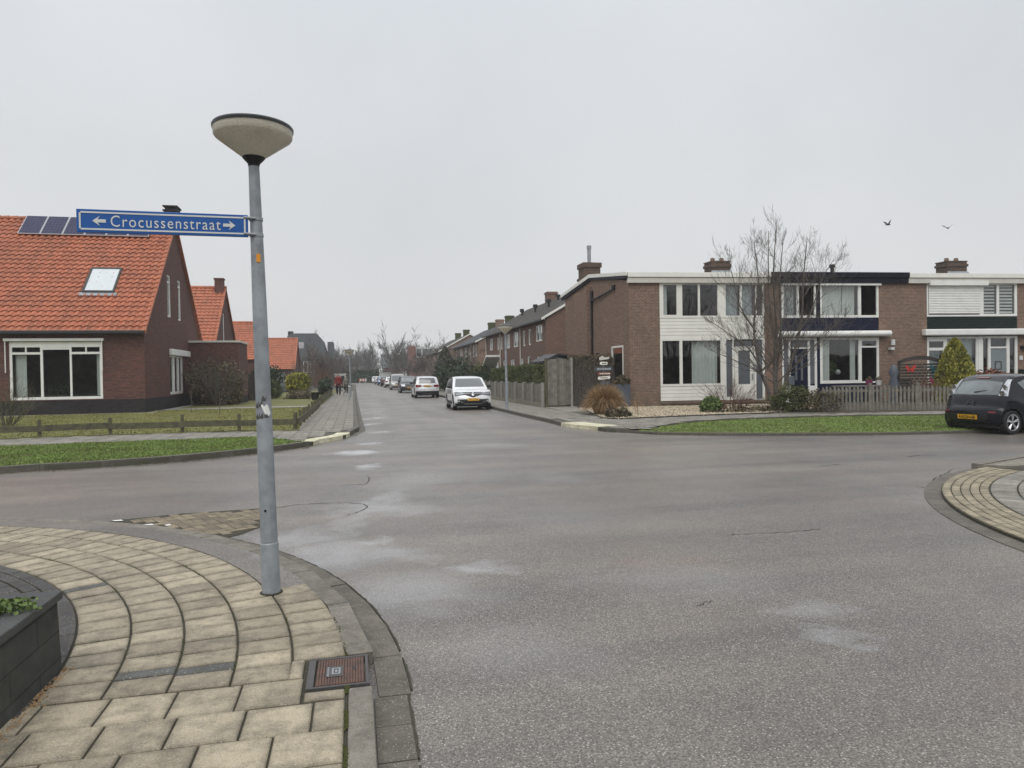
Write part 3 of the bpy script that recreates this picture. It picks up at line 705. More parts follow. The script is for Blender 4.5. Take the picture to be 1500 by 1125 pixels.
def window(parent, fr, s0, s1, z0, z1, panes, frame='white_paint', d=.035, t=.06, name='window', sill=None, curtains=(), cmat='curtain', dark=False, blind=None, label=None):
    m = MB(); wall(m, fr, s0, s1, z0, z1, panes, t, d)
    for (a, b, c, e) in ((s0, s1, z0, z0), (s0, s1, z1, z1)): m.quad(fr.p(a, d, c), fr.p(b, d, c), fr.p(b, d+t, c), fr.p(a, d+t, c))
    for s in (s0, s1): m.quad(fr.p(s, d, z0), fr.p(s, d+t, z0), fr.p(s, d+t, z1), fr.p(s, d, z1))
    w = m.build(name, frame, parent, recalc=False, label=label)
    for h in panes:
        mt = h[4] if len(h) > 4 else ('pane_dark' if dark else 'pane')
        g = MB()
        g.box(h[0]-.004, h[1]+.004, d+t-.018, d+t-.008, h[2]-.004, h[3]+.004) if not mt.startswith('pane') else g.quad(fr.p(h[0], d+t-.012, h[2]), fr.p(h[1], d+t-.012, h[2]), fr.p(h[1], d+t-.012, h[3]), fr.p(h[0], d+t-.012, h[3]))
        g.build('pane' if mt.startswith('pane') else 'panel', mt, w)
        if mt.startswith('pane') and len(h) > 4 or False: pass
    for cset in curtains:
        g = MB(); curtain(g, fr, *cset); g.build('curtain', cmat, w, smooth=180)
    if sill:
        g = MB(); g.box(s0-.04, s1+.04, -.06, d+.02, z0-.07, z0-.002); g.build('sill', sill, w)
    return w
def roomshell(parent, fr, s0, s1, d0, d1, floors, top, mat='interior', name='interior', sides=True):
    m = MB(); P = fr.p
    m.quad(P(s0, d1, 0), P(s1, d1, 0), P(s1, d1, top), P(s0, d1, top))
    for z in floors: m.quad(P(s0, d0, z), P(s1, d0, z), P(s1, d1, z), P(s0, d1, z))
    if sides:
        for s in (s0, s1): m.quad(P(s, d0, 0), P(s, d1, 0), P(s, d1, top), P(s, d0, top))
    return m.build(name, mat, parent, recalc=False)
def pantiles(mb, fr, s0, s1, d0, z0, d1, z1, tw=.30, tl=.36, sub=8, amp=.028, step=.035):
    """s-profile pantile surface from eave (d0,z0) to ridge (d1,z1)"""
    L = sqrt((d1-d0)**2+(z1-z0)**2); nr = max(1, round(L/tl)); nc = int(round((s1-s0)/tw)); tw = (s1-s0)/nc
    ud, uz = (d1-d0)/L, (z1-z0)/L; nd_, nz = -uz, ud
    def prof(f):
        return amp*(sin(2*pi*f)+.35*sin(4*pi*f+.6))
    for r in range(nr):
        a, b = L*r/nr-.02, L*(r+1)/nr
        base = len(mb.v)
        ncol = nc*sub
        jit = [R.uniform(-.006, .006) for _ in range(nc+1)]
        for (t, lift) in ((a, step-.022), (a, step), (b, 0.)):
            for i in range(ncol+1):
                f = i/sub; h = prof(f % 1)+lift+(jit[min(nc, int(f))] if lift == step else 0)
                s = s0+f*tw; mb.v.append(fr.p(s, d0+ud*t+nd_*h, z0+uz*t+nz*h))
        for k in range(2):
            for i in range(ncol):
                q = base+k*(ncol+1)+i; mb.f.append((q, q+1, q+ncol+2, q+ncol+1))
def gable_wall(mb, fr, depth, eave, apex_s, apex_z, holes=(), z0=0., rev=.12):
    """rectangle up to eave with holes + triangle with holes cut by columns"""
    lo = [h for h in holes if h[3] <= eave]
    wall(mb, fr, 0, depth, z0, eave, lo, rev)
    hi = [h for h in holes if h[3] > eave]
    S = sorted(set([0, apex_s, depth]+[x for h in hi for x in (h[0], h[1])]))
    def top(s): return eave+(apex_z-eave)*(s/apex_s if s <= apex_s else (depth-s)/(depth-apex_s))
    for a, b in zip(S, S[1:]):
        hs = [h for h in hi if h[0]-1e-6 <= a and b <= h[1]+1e-6]
        segs = []
        zc = eave
        for h in sorted(hs, key=lambda q: q[2]):
            segs.append((zc, zc, h[2], h[2])); zc = h[3]
        segs.append((zc, zc, top(a), top(b)))
        for (za, zb, zc2, zd) in segs: mb.quad(fr.p(a, 0, za), fr.p(b, 0, zb), fr.p(b, 0, zd), fr.p(a, 0, zc2))
    for h in hi:
        a, b, c, e = h[:4]
        for (x1, y1), (x2, y2) in (((a, c), (b, c)), ((b, c), (b, e)), ((b, e), (a, e)), ((a, e), (a, c))):
            mb.quad(fr.p(x1, 0, y1), fr.p(x2, 0, y2), fr.p(x2, rev, y2), fr.p(x1, rev, y1))
# ------------------------------------------------------------------ left corner house with the orange roof
X0, Y0 = -9.4, 35.5
A = Fr((X0, Y0), (-1, 0), (0, 1)); B_ = Fr((X0, Y0), (0, 1), (-1, 0))
h = thing('tiled_house', 'brick house with orange pantile roof carrying solar panels, behind the street name sign', 'house', (X0, Y0, 0), 'orange roofed brick houses')
DEP, EAV, RS, RZ, WID = 12.1, 3.95, 6.05, 10.0, 13.0
Tz = .76
wh = [(1.76, 5.5, .8, 3.4)]
m = MB(); wall(m, A, 0, WID, Tz, EAV, wh)
gh = [(4.35, 5.1, 4.88, 7.08), (6.6, 7.32, 4.86, 7.08), (4.56, 7.5, .83, 3.2)]
gable_wall(m, B_, DEP, EAV, RS, RZ, gh, z0=Tz)
Bk = Fr((X0-WID, Y0), (0, 1), (1, 0)); gable_wall(m, Bk, DEP, EAV, RS, RZ, (), z0=Tz)
wall(m, Fr((X0, Y0+DEP), (-1, 0), (0, -1)), 0, WID, Tz, EAV)
wl = m.build('wall', 'brick_left', h, recalc=False)
m = MB(); m.box(0, 0, 0, 0, 0, 0); m = MB()
wall(m, A, 0, WID, 0, Tz, (), d=-.003); wall(m, B_, 0, DEP, 0, Tz, (), d=-.003); m.build('plinth', 'brick_plinth', h, recalc=False)
roomshell(h, A, .15, WID-.1, .14, 5.5, (.3, 3.2), 3.85, sides=False)
# roof: two pitches of real pantiles
rf = MB(A); pantiles(rf, A, -.12, WID, -.28, EAV-.12, RS, RZ+.08, amp=.042, step=.055)
roof = rf.build('roof', 'tile_orange', h, recalc=False, smooth=50)
m = MB(); pantiles(m, A, -.12, WID, DEP+.28, EAV-.12, RS, RZ+.08, sub=4); m.build('back_slope', 'tile_orange', roof, recalc=False, smooth=50)
m = MB()
s = -.14
while s < WID:
    m.tube([A.p(s, RS, RZ+.10), A.p(s+.42, RS, RZ+.09)], [.125, .105], 10); s += .4
m.build('ridge_tiles', 'tile_orange', roof, smooth=40)
m = MB()
for (da, za, db, zb) in ((-.28, EAV-.12, RS, RZ+.08), (DEP+.28, EAV-.12, RS, RZ+.08)):
    n = 23
    for i in range(n):
        t0, t1 = i/n, (i+1)/n+.01
        q = lambda t, o: (da+(db-da)*t, za+(zb-za)*t+o)
        d0, z0 = q(t0, .07); d1, z1 = q(t1, .05)
        m.add([A.p(-.15, d0, z0), A.p(-.15, d1, z1), A.p(-.15, d1, z1-.16), A.p(-.15, d0, z0-.18), A.p(.02, d0, z0), A.p(.02, d1, z1), A.p(.02, d1, z1-.16), A.p(.02, d0, z0-.18)],
              [(0, 1, 2, 3), (4, 5, 6, 7), (0, 1, 5, 4), (3, 2, 6, 7), (0, 4, 7, 3), (1, 5, 6, 2)])
m.build('verge_tiles', 'tile_orange', roof)
m = MB(A); m.box(-.12, WID, -.40, -.27, 3.74, 3.88); m.box(-.12, WID, -.27, 0, 3.72, 3.76)
for k in range(0): pass
m.build('gutter', 'dark_grey', h, bevel=.02)
m = MB(A); m.box(-.5, .12, 5.6, 6.5, 9.85, 10.62); m.box(-.56, .18, 5.54, 6.56, 10.62, 10.7)
for k in range(7): m.box(-.5+.09*k, -.47+.09*k, 5.58, 6.52, 10.7, 10.86)
m.box(-.56, .18, 5.54, 6.56, 10.86, 10.92)
# chimney moved onto the ridge end
for i, (x, y, z) in enumerate(m.v): m.v[i] = (x-.25, y, z-.0)
m.build('chimney', 'brick_plinth', roof)
w = window(h, A, 1.76, 5.5, .8, 3.4, [(1.87, 3.02, .92, 2.83), (3.10, 4.18, .92, 3.13), (4.28, 5.40, .92, 2.83), (1.87, 2.40, 2.93, 3.15), (2.46, 3.02, 2.93, 3.15), (4.28, 4.82, 2.93, 3.15), (4.88, 5.40, 2.93, 3.15)],
           sill='dark_grey', curtains=[(1.9, 2.05, .95, 2.8), (4.9, 5.35, .95, 2.8)], d=.02)
g = MB(A); g.box(1.66, 5.68, -.13, -.01, 3.42, 3.54); g.box(5.60, 5.64, -.11, -.07, 2.02, 3.42); g.box(1.72, 1.76, -.11, -.07, 2.08, 3.42); g.build('awning_box', 'white_paint', w, bevel=.01)
g = MB(A); g.box(3.1, 4.18, .03, .055, 3.04, 3.13); g.build('blind_rail', 'white_paint', w)
window(h, B_, 4.35, 5.1, 4.88, 7.08, [(4.42, 5.03, 4.98, 6.68), (4.42, 5.03, 6.75, 7.0)], curtains=[(4.44, 5.0, 5, 6.9)], sill='dark_grey')
window(h, B_, 6.6, 7.32, 4.86, 7.08, [(6.67, 7.25, 4.96, 6.68), (6.67, 7.25, 6.75, 7.0)], curtains=[(6.7, 7.2, 5, 6.9)], sill='dark_grey')
w = window(h, B_, 4.56, 7.5, .83, 3.2, [(4.72, 5.5, .96, 2.8), (5.72, 6.5, .96, 2.8), (6.7, 7.38, .96, 2.8)], curtains=[(4.75, 5.4, .9, 2.8), (5.8, 6.4, .9, 2.8)], sill='dark_grey')
g = MB(B_); g.box(4.45, 8.7, -.16, -.01, 2.9, 3.22); g.build('shutter_box', 'white_paint', w, bevel=.02)
# solar panels and skylight in the front roof plane
nrm = Vector((0, -(RZ-EAV+.2), RS+.28)).normalized(); P0 = Vector((X0, Y0-.28, EAV-.12))
ud = Vector((0, RS+.28, RZ-EAV+.2)).normalized()
def rp(x, t, hgt): return tuple(P0+Vector((x-X0, 0, 0))+ud*t+nrm*hgt)
pa = onplane(12, 348, P0, nrm); pb = onplane(218, 350.5, P0, nrm)
t0 = (pb-P0).dot(ud)+.05; L0 = 1.62
xr = pb.x; pw = .995
for k in range(6):
    x1 = xr-k*(pw+.02); x0 = x1-pw
    g = MB(); v = [rp(x0, t0, .10), rp(x1, t0, .10), rp(x1, t0+L0, .10), rp(x0, t0+L0, .10), rp(x0, t0, .145), rp(x1, t0, .145), rp(x1, t0+L0, .145), rp(x0, t0+L0, .145)]
    g.add(v, [(0, 1, 2, 3), (4, 5, 6, 7), (0, 1, 5, 4), (1, 2, 6, 5), (2, 3, 7, 6), (3, 0, 4, 7)])
    p = g.build('solar_panel', 'alloy', roof)
    g = MB(); g.quad(rp(x0+.03, t0+.03, .149), rp(x1-.03, t0+.03, .149), rp(x1-.03, t0+L0-.03, .149), rp(x0+.03, t0+L0-.03, .149)); g.build('cells', 'solar_cell', p, recalc=False)
a = onplane(121, 428, P0, nrm); b = onplane(166, 430, P0, nrm); c = onplane(173, 395, P0, nrm)
sx0, sx1 = a.x-.0, b.x+.05; st0, st1 = (b-P0).dot(ud), (c-P0).dot(ud)+.02
g = MB()
def rbox(g, x0, x1, a0, a1, h0, h1):
    v = [rp(x, t, hh) for hh in (h0, h1) for t in (a0, a1) for x in (x0, x1)]
    g.add(v, [(0, 2, 3, 1), (4, 5, 7, 6), (0, 1, 5, 4), (2, 6, 7, 3), (0, 4, 6, 2), (1, 3, 7, 5)])
rbox(g, sx0, sx1, st0, st0+.1, 0, .12); rbox(g, sx0, sx1, st1-.1, st1, 0, .12); rbox(g, sx0, sx0+.09, st0+.1, st1-.1, 0, .12); rbox(g, sx1-.09, sx1, st0+.1, st1-.1, 0, .12)
sk = g.build('skylight', 'dark_grey', roof, bevel=.01)
g = MB(); g.quad(rp(sx0+.09, st0+.1, .09), rp(sx1-.09, st0+.1, .09), rp(sx1-.09, st1-.1, .09), rp(sx0+.09, st1-.1, .09)); g.build('pane', 'sky_pane', sk, recalc=False)
g = MB(); rbox(g, sx0-.12, sx1+.12, st0-.22, st0, .02, .06); g.build('flashing', 'zinc', sk)
# flat roofed side wing
m = MB(Fr((X0, 44.5), (1, 0), (0, 1)))
fr = m.fr; wall(m, fr, -.0, 2.75, .55, 3.75, ()); f2 = Fr((X0+2.75, 44.5), (0, 1), (-1, 0)); wall(m, f2, 0, 3.4, .55, 3.75, ()); wall(m, Fr((X0+2.75, 47.9), (-1, 0), (0, -1)), 0, 2.75, .0, 3.75, ())
wing = m.build('side_wing', 'brick_left', h, recalc=False)
m = MB(fr); wall(m, fr, 0, 2.75, 0, .55, (), d=-.003); wall(m, f2, 0, 3.4, 0, .55, (), d=-.003); m.build('plinth', 'brick_plinth', wing, recalc=False)
m = MB(fr); m.box(-.02, 2.82, -.06, 3.46, 3.75, 3.86); m.build('roof_edge', 'cream_paint', wing)
# ------------------------------------------------------------------ further orange roofed houses
def simple_gable_house(x1, x0, y0, y1, eave, ridge, mat_wall, mat_roof, label, group, name='tiled_house', wins_front=(), wins_side=(), chim=None, tw=.3, tl=.36, ztop=.7):
    A = Fr((x1, y0), (-1, 0), (0, 1)); Bb = Fr((x1, y0), (0, 1), (-1, 0)); w = x1-x0; dd = y1-y0
    o = thing(name, label, 'house', (x1, y0, 0), group)
    m = MB(); wall(m, A, 0, w, 0, eave, wins_front); gable_wall(m, Bb, dd, eave, dd/2, ridge, wins_side); gable_wall(m, Fr((x0, y0), (0, 1), (1, 0)), dd, eave, dd/2, ridge)
    wall(m, Fr((x1, y1), (-1, 0), (0, -1)), 0, w, 0, eave)
    m.build('wall', mat_wall, o, recalc=False)
    m = MB(); pantiles(m, A, -.12, w+.1, -.25, eave-.1, dd/2, ridge+.08, tw, tl, 4, step=.05); pantiles(m, A, -.12, w+.1, dd+.25, eave-.1, dd/2, ridge+.08, tw*2, tl*2, 3)
    r = m.build('roof', mat_roof, o, recalc=False)
    m = MB(); m.tube([A.p(-.15, dd/2, ridge+.1), A.p(w+.1, dd/2, ridge+.1)], .13, 8)
    for sgn in (0, 1):
        a, b = ((-.25, eave-.1), (dd/2, ridge+.08)) if not sgn else ((dd+.25, eave-.1), (dd/2, ridge+.08))
        m.prism([A.p(-.14, a[0], a[1]+.05), A.p(-.14, b[0], b[1]+.05), A.p(-.14, b[0], b[1]-.14), A.p(-.14, a[0], a[1]-.14)], (-.14, 0, 0))
    m.build('ridge_tiles', mat_roof, r)
    for (a, b, c, e) in wins_front: window(o, A, a, b, c, e, [(a+.07, b-.07, c+.07, e-.07)], curtains=[(a+.1, b-.1, c+.1, e-.1)])
    for (a, b, c, e) in wins_side: window(o, Bb, a, b, c, e, [(a+.07, b-.07, c+.07, e-.07)], curtains=[(a+.1, b-.1, c+.1, e-.1)])
    if chim:
        s, d, z0, z1, ww = chim
        m = MB(A); m.box(s, s+ww, d, d+ww, z0, z1); m.box(s-.05, s+ww+.05, d-.05, d+ww+.05, z1, z1+.1); m.build('chimney', mat_wall, r)
    return o
GO = 'orange roofed brick houses'
simple_gable_house(-9.3, -21, 51.6, 60.6, 4.0, 8.25, 'brick_left', 'tile_orange', 'steep orange roof and narrow gable just behind the flat roofed wing', GO, wins_side=[(3.6, 4.2, 4.3, 6.4)], chim=(.0, 4.0, 7.6, 8.9, .6))
simple_gable_house(-8.7, -22, 68.5, 77.0, 3.4, 6.9, 'brick_left', 'tile_orange', 'orange roofed house half hidden behind the near lamp pole', GO, wins_side=[(3, 4, 1.0, 2.4)])
simple_gable_house(-6.95, -20, 88, 97, 2.7, 6.35, 'brick_left', 'tile_orange', 'farthest orange roof beside the dark grey house', GO, wins_side=[(2, 3.4, 1.0, 2.3), (4.5, 6, 1.0, 2.3)], wins_front=[(1, 2, .9, 2.2)])
# dark gambrel roofed house beyond
fr = Fr((-4.2, 118), (-1, 0), (0, 1)); o = thing('grey_house', 'tall house with dark grey mansard roof down the left side of the street', 'house', (-4.2, 118, 0))
prof = [(0, 0), (0, 4.3), (.75, 7.6), (1.7, 8.55), (5.2, 8.55), (6.0, 8.2), (6.2, 0)]
m = MB(); m.prism([fr.p(s, 0, z) for s, z in [(0, 0), (0, 4.3), (6.2, 4.3), (6.2, 0)]], (0, 10, 0)); m.build('wall', 'brick_left', o)
m = MB(); m.prism([fr.p(s, -.1, z) for s, z in [(-.1, 4.2), (.75, 7.6), (1.6, 8.6), (5.4, 8.6), (6.1, 8.2), (6.3, 4.2)]], (0, 10.2, 0)); r = m.build('roof', 'slate_far', o)
m = MB(fr); m.box(5.3, 6.1, 1, 1.8, 8.4, 9.0); m.build('chimney', 'brick_plinth', r)
m = MB(fr); m.box(3.6, 4.4, -.14, -.06, 6.2, 7.2); m.build('window', 'lens', r)
for s in (1.95, 3.0):
    window(o, Fr((-4.2, 117.99), (-1, 0), (0, 1)), s, s+.75, 2.3, 4.1, [(s+.1, s+.65, 2.4, 4.0, 'car_glass')], d=-.1)
m = MB(fr); m.box(-.9, 0, 1.5, 9, 0, 7.3); m.build('rear_wing', 'slate_far', o)
# ------------------------------------------------------------------ right terrace (corner house, blue house, green house)
C = (11.95, 29.7); ang = radians(7.4-12.5)
E1 = (cos(ang), sin(ang)); T = Fr(C, E1, (0, 1)); S = Fr(C, (0, 1), (1, 0))
RD = 9.7
TOPZ = 5.70
def terrace(name, label, s0, s1, holes, side=False):
    o = thing(name, label, 'house', T.p(s0, 0, 0), 'flat fronted terrace houses')
    m = MB(); wall(m, T, s0, s1, 0, TOPZ, holes, .10)
    if side:
        sh = [(.72, 2.2, .98, 2.87)]
        wall(m, S, 0, RD, 0, 5.72, sh, .1)
        m.quad(S.p(0, 0, 5.72), S.p(5, 0, 6.5), S.p(RD, 0, 5.95), S.p(RD, 0, 5.72))
    wall(m, Fr(T.p(0, RD, 0), E1, (0, -1)), s0, s1, 0, 6., ())
    for s in ((s1-.02,) if side else (s0+.02, s1-.02)): m.quad(T.p(s, .1, 0), T.p(s, RD, 0), T.p(s, RD, 5.7), T.p(s, .1, 5.7))
    m.build('wall', 'brick_right', o, recalc=False)
    m = MB(); P = T.p
    a, b = (s0-(.12 if side else 0)), s1
    m.add([P(a, -.16, 6.04), P(b, -.16, 6.04), P(b, 5, 6.66), P(a, 5, 6.66), P(b, RD+.4, 6.16), P(a, RD+.4, 6.16)], [(0, 1, 2, 3), (3, 2, 4, 5)])
    m.add([P(a, -.14, 5.80), P(b, -.14, 5.80), P(b, 5, 6.42), P(a, 5, 6.42), P(b, RD+.4, 5.95), P(a, RD+.4, 5.95)], [(0, 1, 2, 3), (3, 2, 4, 5)])
    r = m.build('roof', 'roof_felt', o, recalc=False)
    roomshell(o, T, s0+(.3 if side else .1), s1-.1, .13, 4.6, (.25, 3.08, 5.68), 5.7, sides=not side)
    return o, r
def chimney(r, s, d, w, dd, z0, z1, pots=2):
    m = MB(T); m.box(s, s+w, d, d+dd, z0, z1); m.box(s-.05, s+w+.05, d-.05, d+dd+.05, z1-.26, z1-.12); m.box(s-.03, s+w+.03, d-.03, d+dd+.03, z1, z1+.05)
    c = m.build('chimney', 'brick_chimney', r)
    m = MB()
    for k in range(pots):
        q = T.p(s+w*(k+.5)/pots, d+dd/2, z1+.05); m.lathe([(.1, 0), (.12, .1), (.1, .2), (.0, .22)], q, 10)
    m.build('chimney_pot', 'brick_pale', c, smooth=40)
    m = MB(T); m.add([T.p(s-.28, d-.3, z0+.12), T.p(s+w+.28, d-.3, z0+.12), T.p(s+w+.02, d-.02, z0+.55), T.p(s-.02, d-.02, z0+.55)], [(0, 1, 2, 3)]); m.build('flashing', 'zinc', c)
def fascia(o, s0, s1, mat, z0=5.72, z1=6.06, d0=-.2, name='fascia', mat2=None, zb=5.60):
    m = MB(T); m.box(s0, s1, d0, -.165, z0+.13, z1); f = m.build(name, mat, o, bevel=.008)
    m = MB(T); m.box(s0+.02, s1-.02, -.15, -.004, zb, z0+.12); m.build('soffit_board', mat2 or mat, f)
# corner house
hB = [(1.42, 6.36, .31, 5.62)]
o1, r1 = terrace('terrace_house', 'corner house with white boarded front, pale curtains and brown brick side wall', 0, 6.95, hB, True)
fascia(o1, -.1, 6.6, 'white_board', mat2='cream_paint')
chimney(r1, 6.75-.5, 4.6, 1.0, .8, 6.3, 7.3)
m = MB()
m.prism([S.p(-.14, -.16, 5.92), S.p(5, -.16, 6.5), S.p(RD+.4, -.16, 6.02), S.p(RD+.4, -.16, 6.18), S.p(5, -.16, 6.68), S.p(-.14, -.16, 6.07)], (.05, 0, 0)); m.build('verge_board', 'white_board', r1)
m = MB(); m.prism([S.p(-.1, -.10, 5.78), S.p(5, -.10, 6.38), S.p(RD+.4, -.10, 5.86), S.p(RD+.4, -.10, 6.02), S.p(5, -.10, 6.5), S.p(-.1, -.10, 5.93)], (.08, 0, 0)); m.build('verge_underside', 'navy_dark', r1)
# boarded panels as one frame with openings
def boards(mb, s0, s1, z0, z1, d, n):
    hgt = (z1-z0)/n
    for k in range(n):
        a = z0+k*hgt; P = T.p
        mb.add([P(s0, d-.008, a), P(s1, d-.008, a), P(s1, d, a+hgt-.012), P(s0, d, a+hgt-.012), P(s1, d+.012, a+hgt-.006), P(s0, d+.012, a+hgt-.006), P(s1, d+.012, a+hgt), P(s0, d+.012, a+hgt), P(s0, d+.012, a), P(s1, d+.012, a)],
               [(0, 1, 2, 3), (3, 2, 4, 5), (5, 4, 6, 7), (0, 1, 9, 8)])
m = MB(); boards(m, 1.43, 6.35, 3.12, 4.04, .02, 6); boards(m, 1.43, 4.45, .33, .98, .02, 4); m.build('cladding', 'white_board', o1, recalc=False)
window(o1, T, 1.42, 4.36, 4.04, 5.62, [(1.60, 2.22, 4.18, 5.52), (2.48, 3.22, 4.14, 5.54), (3.31, 4.14, 4.14, 5.54)], frame='white_board', curtains=[(1.62, 1.85, 4.2, 5.5)], d=.0)
window(o1, T, 4.36, 6.36, 4.04, 5.62, [(4.52, 5.2, 4.14, 5.54), (5.3, 5.95, 4.14, 5.54), (6.0, 6.27, 4.14, 5.54)], frame='white_board', curtains=[(4.5, 5.2, 4.14, 5.5), (5.3, 5.9, 4.14, 5.5)], cmat='curtain_grey', d=.0)
w = window(o1, T, 1.42, 4.45, .98, 3.12, [(1.53, 2.33, 1.08, 3.02), (2.46, 4.26, 1.08, 3.02)], frame='white_board', curtains=[(3.0, 4.2, 1.05, 3.0)], d=.0)
m = MB(); wall(m, T, 4.45, 6.36, .31, 3.12, [(4.52, 4.82, .45, 3.04), (4.90, 5.86, .33, 3.06), (5.95, 6.26, .33, 3.04)], .08, .0); fr_ = m.build('door_surround', 'white_board', o1, recalc=False)
m = MB(T); m.box(4.52, 4.82, .05, .07, .45, 3.04); m.box(5.95, 6.26, .05, .07, .33, 3.04); m.box(4.98, 5.78, .04, .06, 2.74, 3.0); m.build('side_panel', 'grey_panel', fr_)
m = MB(); wall(m, T, 4.92, 5.84, .35, 2.68, [(5.1, 5.67, 1.02, 2.55)], .03, .02); dr = m.build('door', 'white_board', o1, recalc=False)
m = MB(T); m.box(5.1, 5.67, .045, .055, 1.02, 2.55); m.build('panel', 'grey_panel', dr)
m = MB(T); m.box(5.74, 5.78, -.04, .02, 1.2, 1.5); m.build('handle', 'zinc', dr)
m = MB(T); m.box(4.9, 5.86, -.0, .05, 2.69, 2.73); m.build('transom', 'white_board', fr_)
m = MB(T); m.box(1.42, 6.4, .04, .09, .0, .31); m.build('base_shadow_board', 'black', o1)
m = MB(T); m.box(1.42, 6.4, .0, .03, .0, .2); m.build('base_brick', 'brick_right', o1)
sw = window(o1, S, .72, 2.2, .98, 2.87, [(.80, 2.12, 1.06, 2.79)], frame='white_board', curtains=[(.85, 1.3, 1.06, 2.7)], d=-.02)
m = MB(T);
S2 = Fr(C, (0, 1), (1, 0))
m = MB(S2); m.box(5.0, 5.35, -.28, .0, 0, 6.05); m.build('pilaster', 'brick_right', o1)
m = MB(S2); m.box(5.36, 7.2, -.28, .0, 0, 5.9); m.build('chimney_breast', 'brick_right', o1)
m = MB(); m.tube([S2.p(4.88, -.06, 2.2), S2.p(4.88, -.06, 5.55)], .055, 10); m.tube([S2.p(4.80, -.1, 5.3), S2.p(1.7, -.08, 5.55)], .05, 10); m.tube([S2.p(1.7, -.08, 5.5), S2.p(1.7, -.08, 5.72)], .085, 10); m.tube([S2.p(4.8, -.08, 5.2), S2.p(4.8, -.08, 5.8)], .07, 10)
m.build('drain_pipe', 'black', o1, smooth=40)
m = MB(S2); m.box(3.9, 4.0, -.16, 0, 2.3, 2.62); m.build('wall_lamp', 'black', o1)
m = MB(); q = S2.p(7.3, .45, 0)
ch = MB(S2); ch.box(6.3, 7.3, .05, .95, 6.2, 7.25); ch.box(6.24, 7.36, -.01, 1.01, 7.25, 7.5); cc = ch.build('chimney', 'brick_chimney', r1)
m.tube([S2.p(6.8, .5, 7.5), S2.p(6.8, .5, 8.4)], .1, 12); m.tube([S2.p(6.8, .5, 8.3), S2.p(6.8, .5, 8.48)], .125, 12); m.build('flue', 'zinc', cc, smooth=40)
m = MB(S2); m.box(7.6, 8.3, 1.2, 2.2, 6.1, 7.0); m.box(7.55, 8.35, 1.15, 2.25, 7.0, 7.08); m.build('chimney', 'moss', r1)
# blue house
hB = [(7.2, 12.0, .10, 5.62)]
o2, r2 = terrace('terrace_house', 'house with navy blue door, boards and fascia in the middle of the terrace', 6.95, 13.2, hB)
fascia(o2, 6.6, 13.4, 'navy_dark', z1=6.09, d0=-.24)
m = MB(); q = T.p(10.75, 1.5, 6.2); m.tube([q, (q[0], q[1], 6.62)], .09, 10); m.tube([(q[0], q[1], 6.55), (q[0], q[1], 6.7)], .14, 10); m.build('roof_vent', 'black', r2)
m = MB(); boards(m, 7.22, 11.98, 3.36, 4.02, .02, 4); m.build('cladding', 'navy', o2, recalc=False)
window(o2, T, 7.2, 8.88, 4.02, 5.62, [(7.3, 7.95, 4.13, 5.5), (8.05, 8.8, 4.13, 5.5, 'navy_dark')], curtains=[(7.3, 7.9, 4.1, 5.5)], cmat='curtain_grey', d=.0)
m = MB(T); m.box(8.88, 9.09, .0, .05, 4.02, 5.62); m.build('divider', 'navy_dark', o2)
w = window(o2, T, 9.09, 12.0, 4.02, 5.62, [(9.18, 10.98, 4.13, 5.5), (11.12, 11.9, 4.13, 5.5, 'navy_dark')], curtains=[(9.2, 10.3, 4.1, 5.5), (10.33, 10.95, 4.1, 5.5)], d=.0)
m = MB(T); m.box(9.0, 12.06, -.12, -.01, 5.5, 5.64); m.box(7.15, 8.92, -.1, -.01, 5.52, 5.64); m.build('screen_box', 'white_paint', w)
m = MB(T)
for sa, sb in ((6.95, 12.4),):
    m.tube([T.p(sa, -.22, 3.26), T.p(sb, -.22, 3.26)], .14, 14)
m.box(6.98, 12.36, -.2, -.01, 3.16, 3.40); m.build('awning_box', 'white_paint', o2, smooth=40)
w = window(o2, T, 9.06, 12.0, .98, 3.1, [(9.18, 10.98, 1.12, 3.0), (11.13, 11.9, 1.05, 2.62, 'navy_dark'), (11.15, 11.88, 2.70, 2.94)], curtains=[(9.2, 9.68, 1.1, 3.0), (10.7, 10.95, 1.1, 3.0)], d=.0)
m = MB(T); m.box(7.2, 12.0, .02, .06, .10, .98); m.box(8.9, 9.06, .0, .05, .98, 3.1); m.build('lower_panel', 'navy', o2)
m = MB(); wall(m, T, 7.2, 8.9, .10, 3.1, [(7.6, 8.46, .12, 2.6), (8.56, 8.8, .9, 3.0), (7.28, 7.52, .9, 3.0), (7.6, 8.46, 2.66, 3.0)], .08, -.01); ds = m.build('door_surround', 'white_paint', o2, recalc=False)
m = MB(T); m.box(8.56, 8.8, .05, .06, .9, 3.0); m.box(7.28, 7.52, .05, .06, .9, 3.0); m.box(7.6, 8.46, .05, .06, 2.66, 3.0); m.build('side_pane', 'grey_panel', ds)
m = MB(T); m.box(7.6, 8.46, .02, .065, .12, 2.6); dr = m.build('door', 'navy', o2)
m = MB(T); m.box(7.84, 7.94, .005, .019, 1.15, 2.3); m.box(8.12, 8.22, .005, .019, 1.15, 2.3); m.build('pane', 'grey_panel', dr)
m = MB(T); m.box(7.30, 7.58, -.35, -.02, .95, 1.35); m.build('letter_box', 'grey_panel', o2, bevel=.02)
m = MB(T); m.box(12.45, 12.62, -.22, -.02, 2.5, 2.62); m.tube([T.p(12.55, -.2, 2.72), T.p(12.55, -.2, 2.98)], .09, 8); m.build('wall_lamp', 'sign_white', o2)
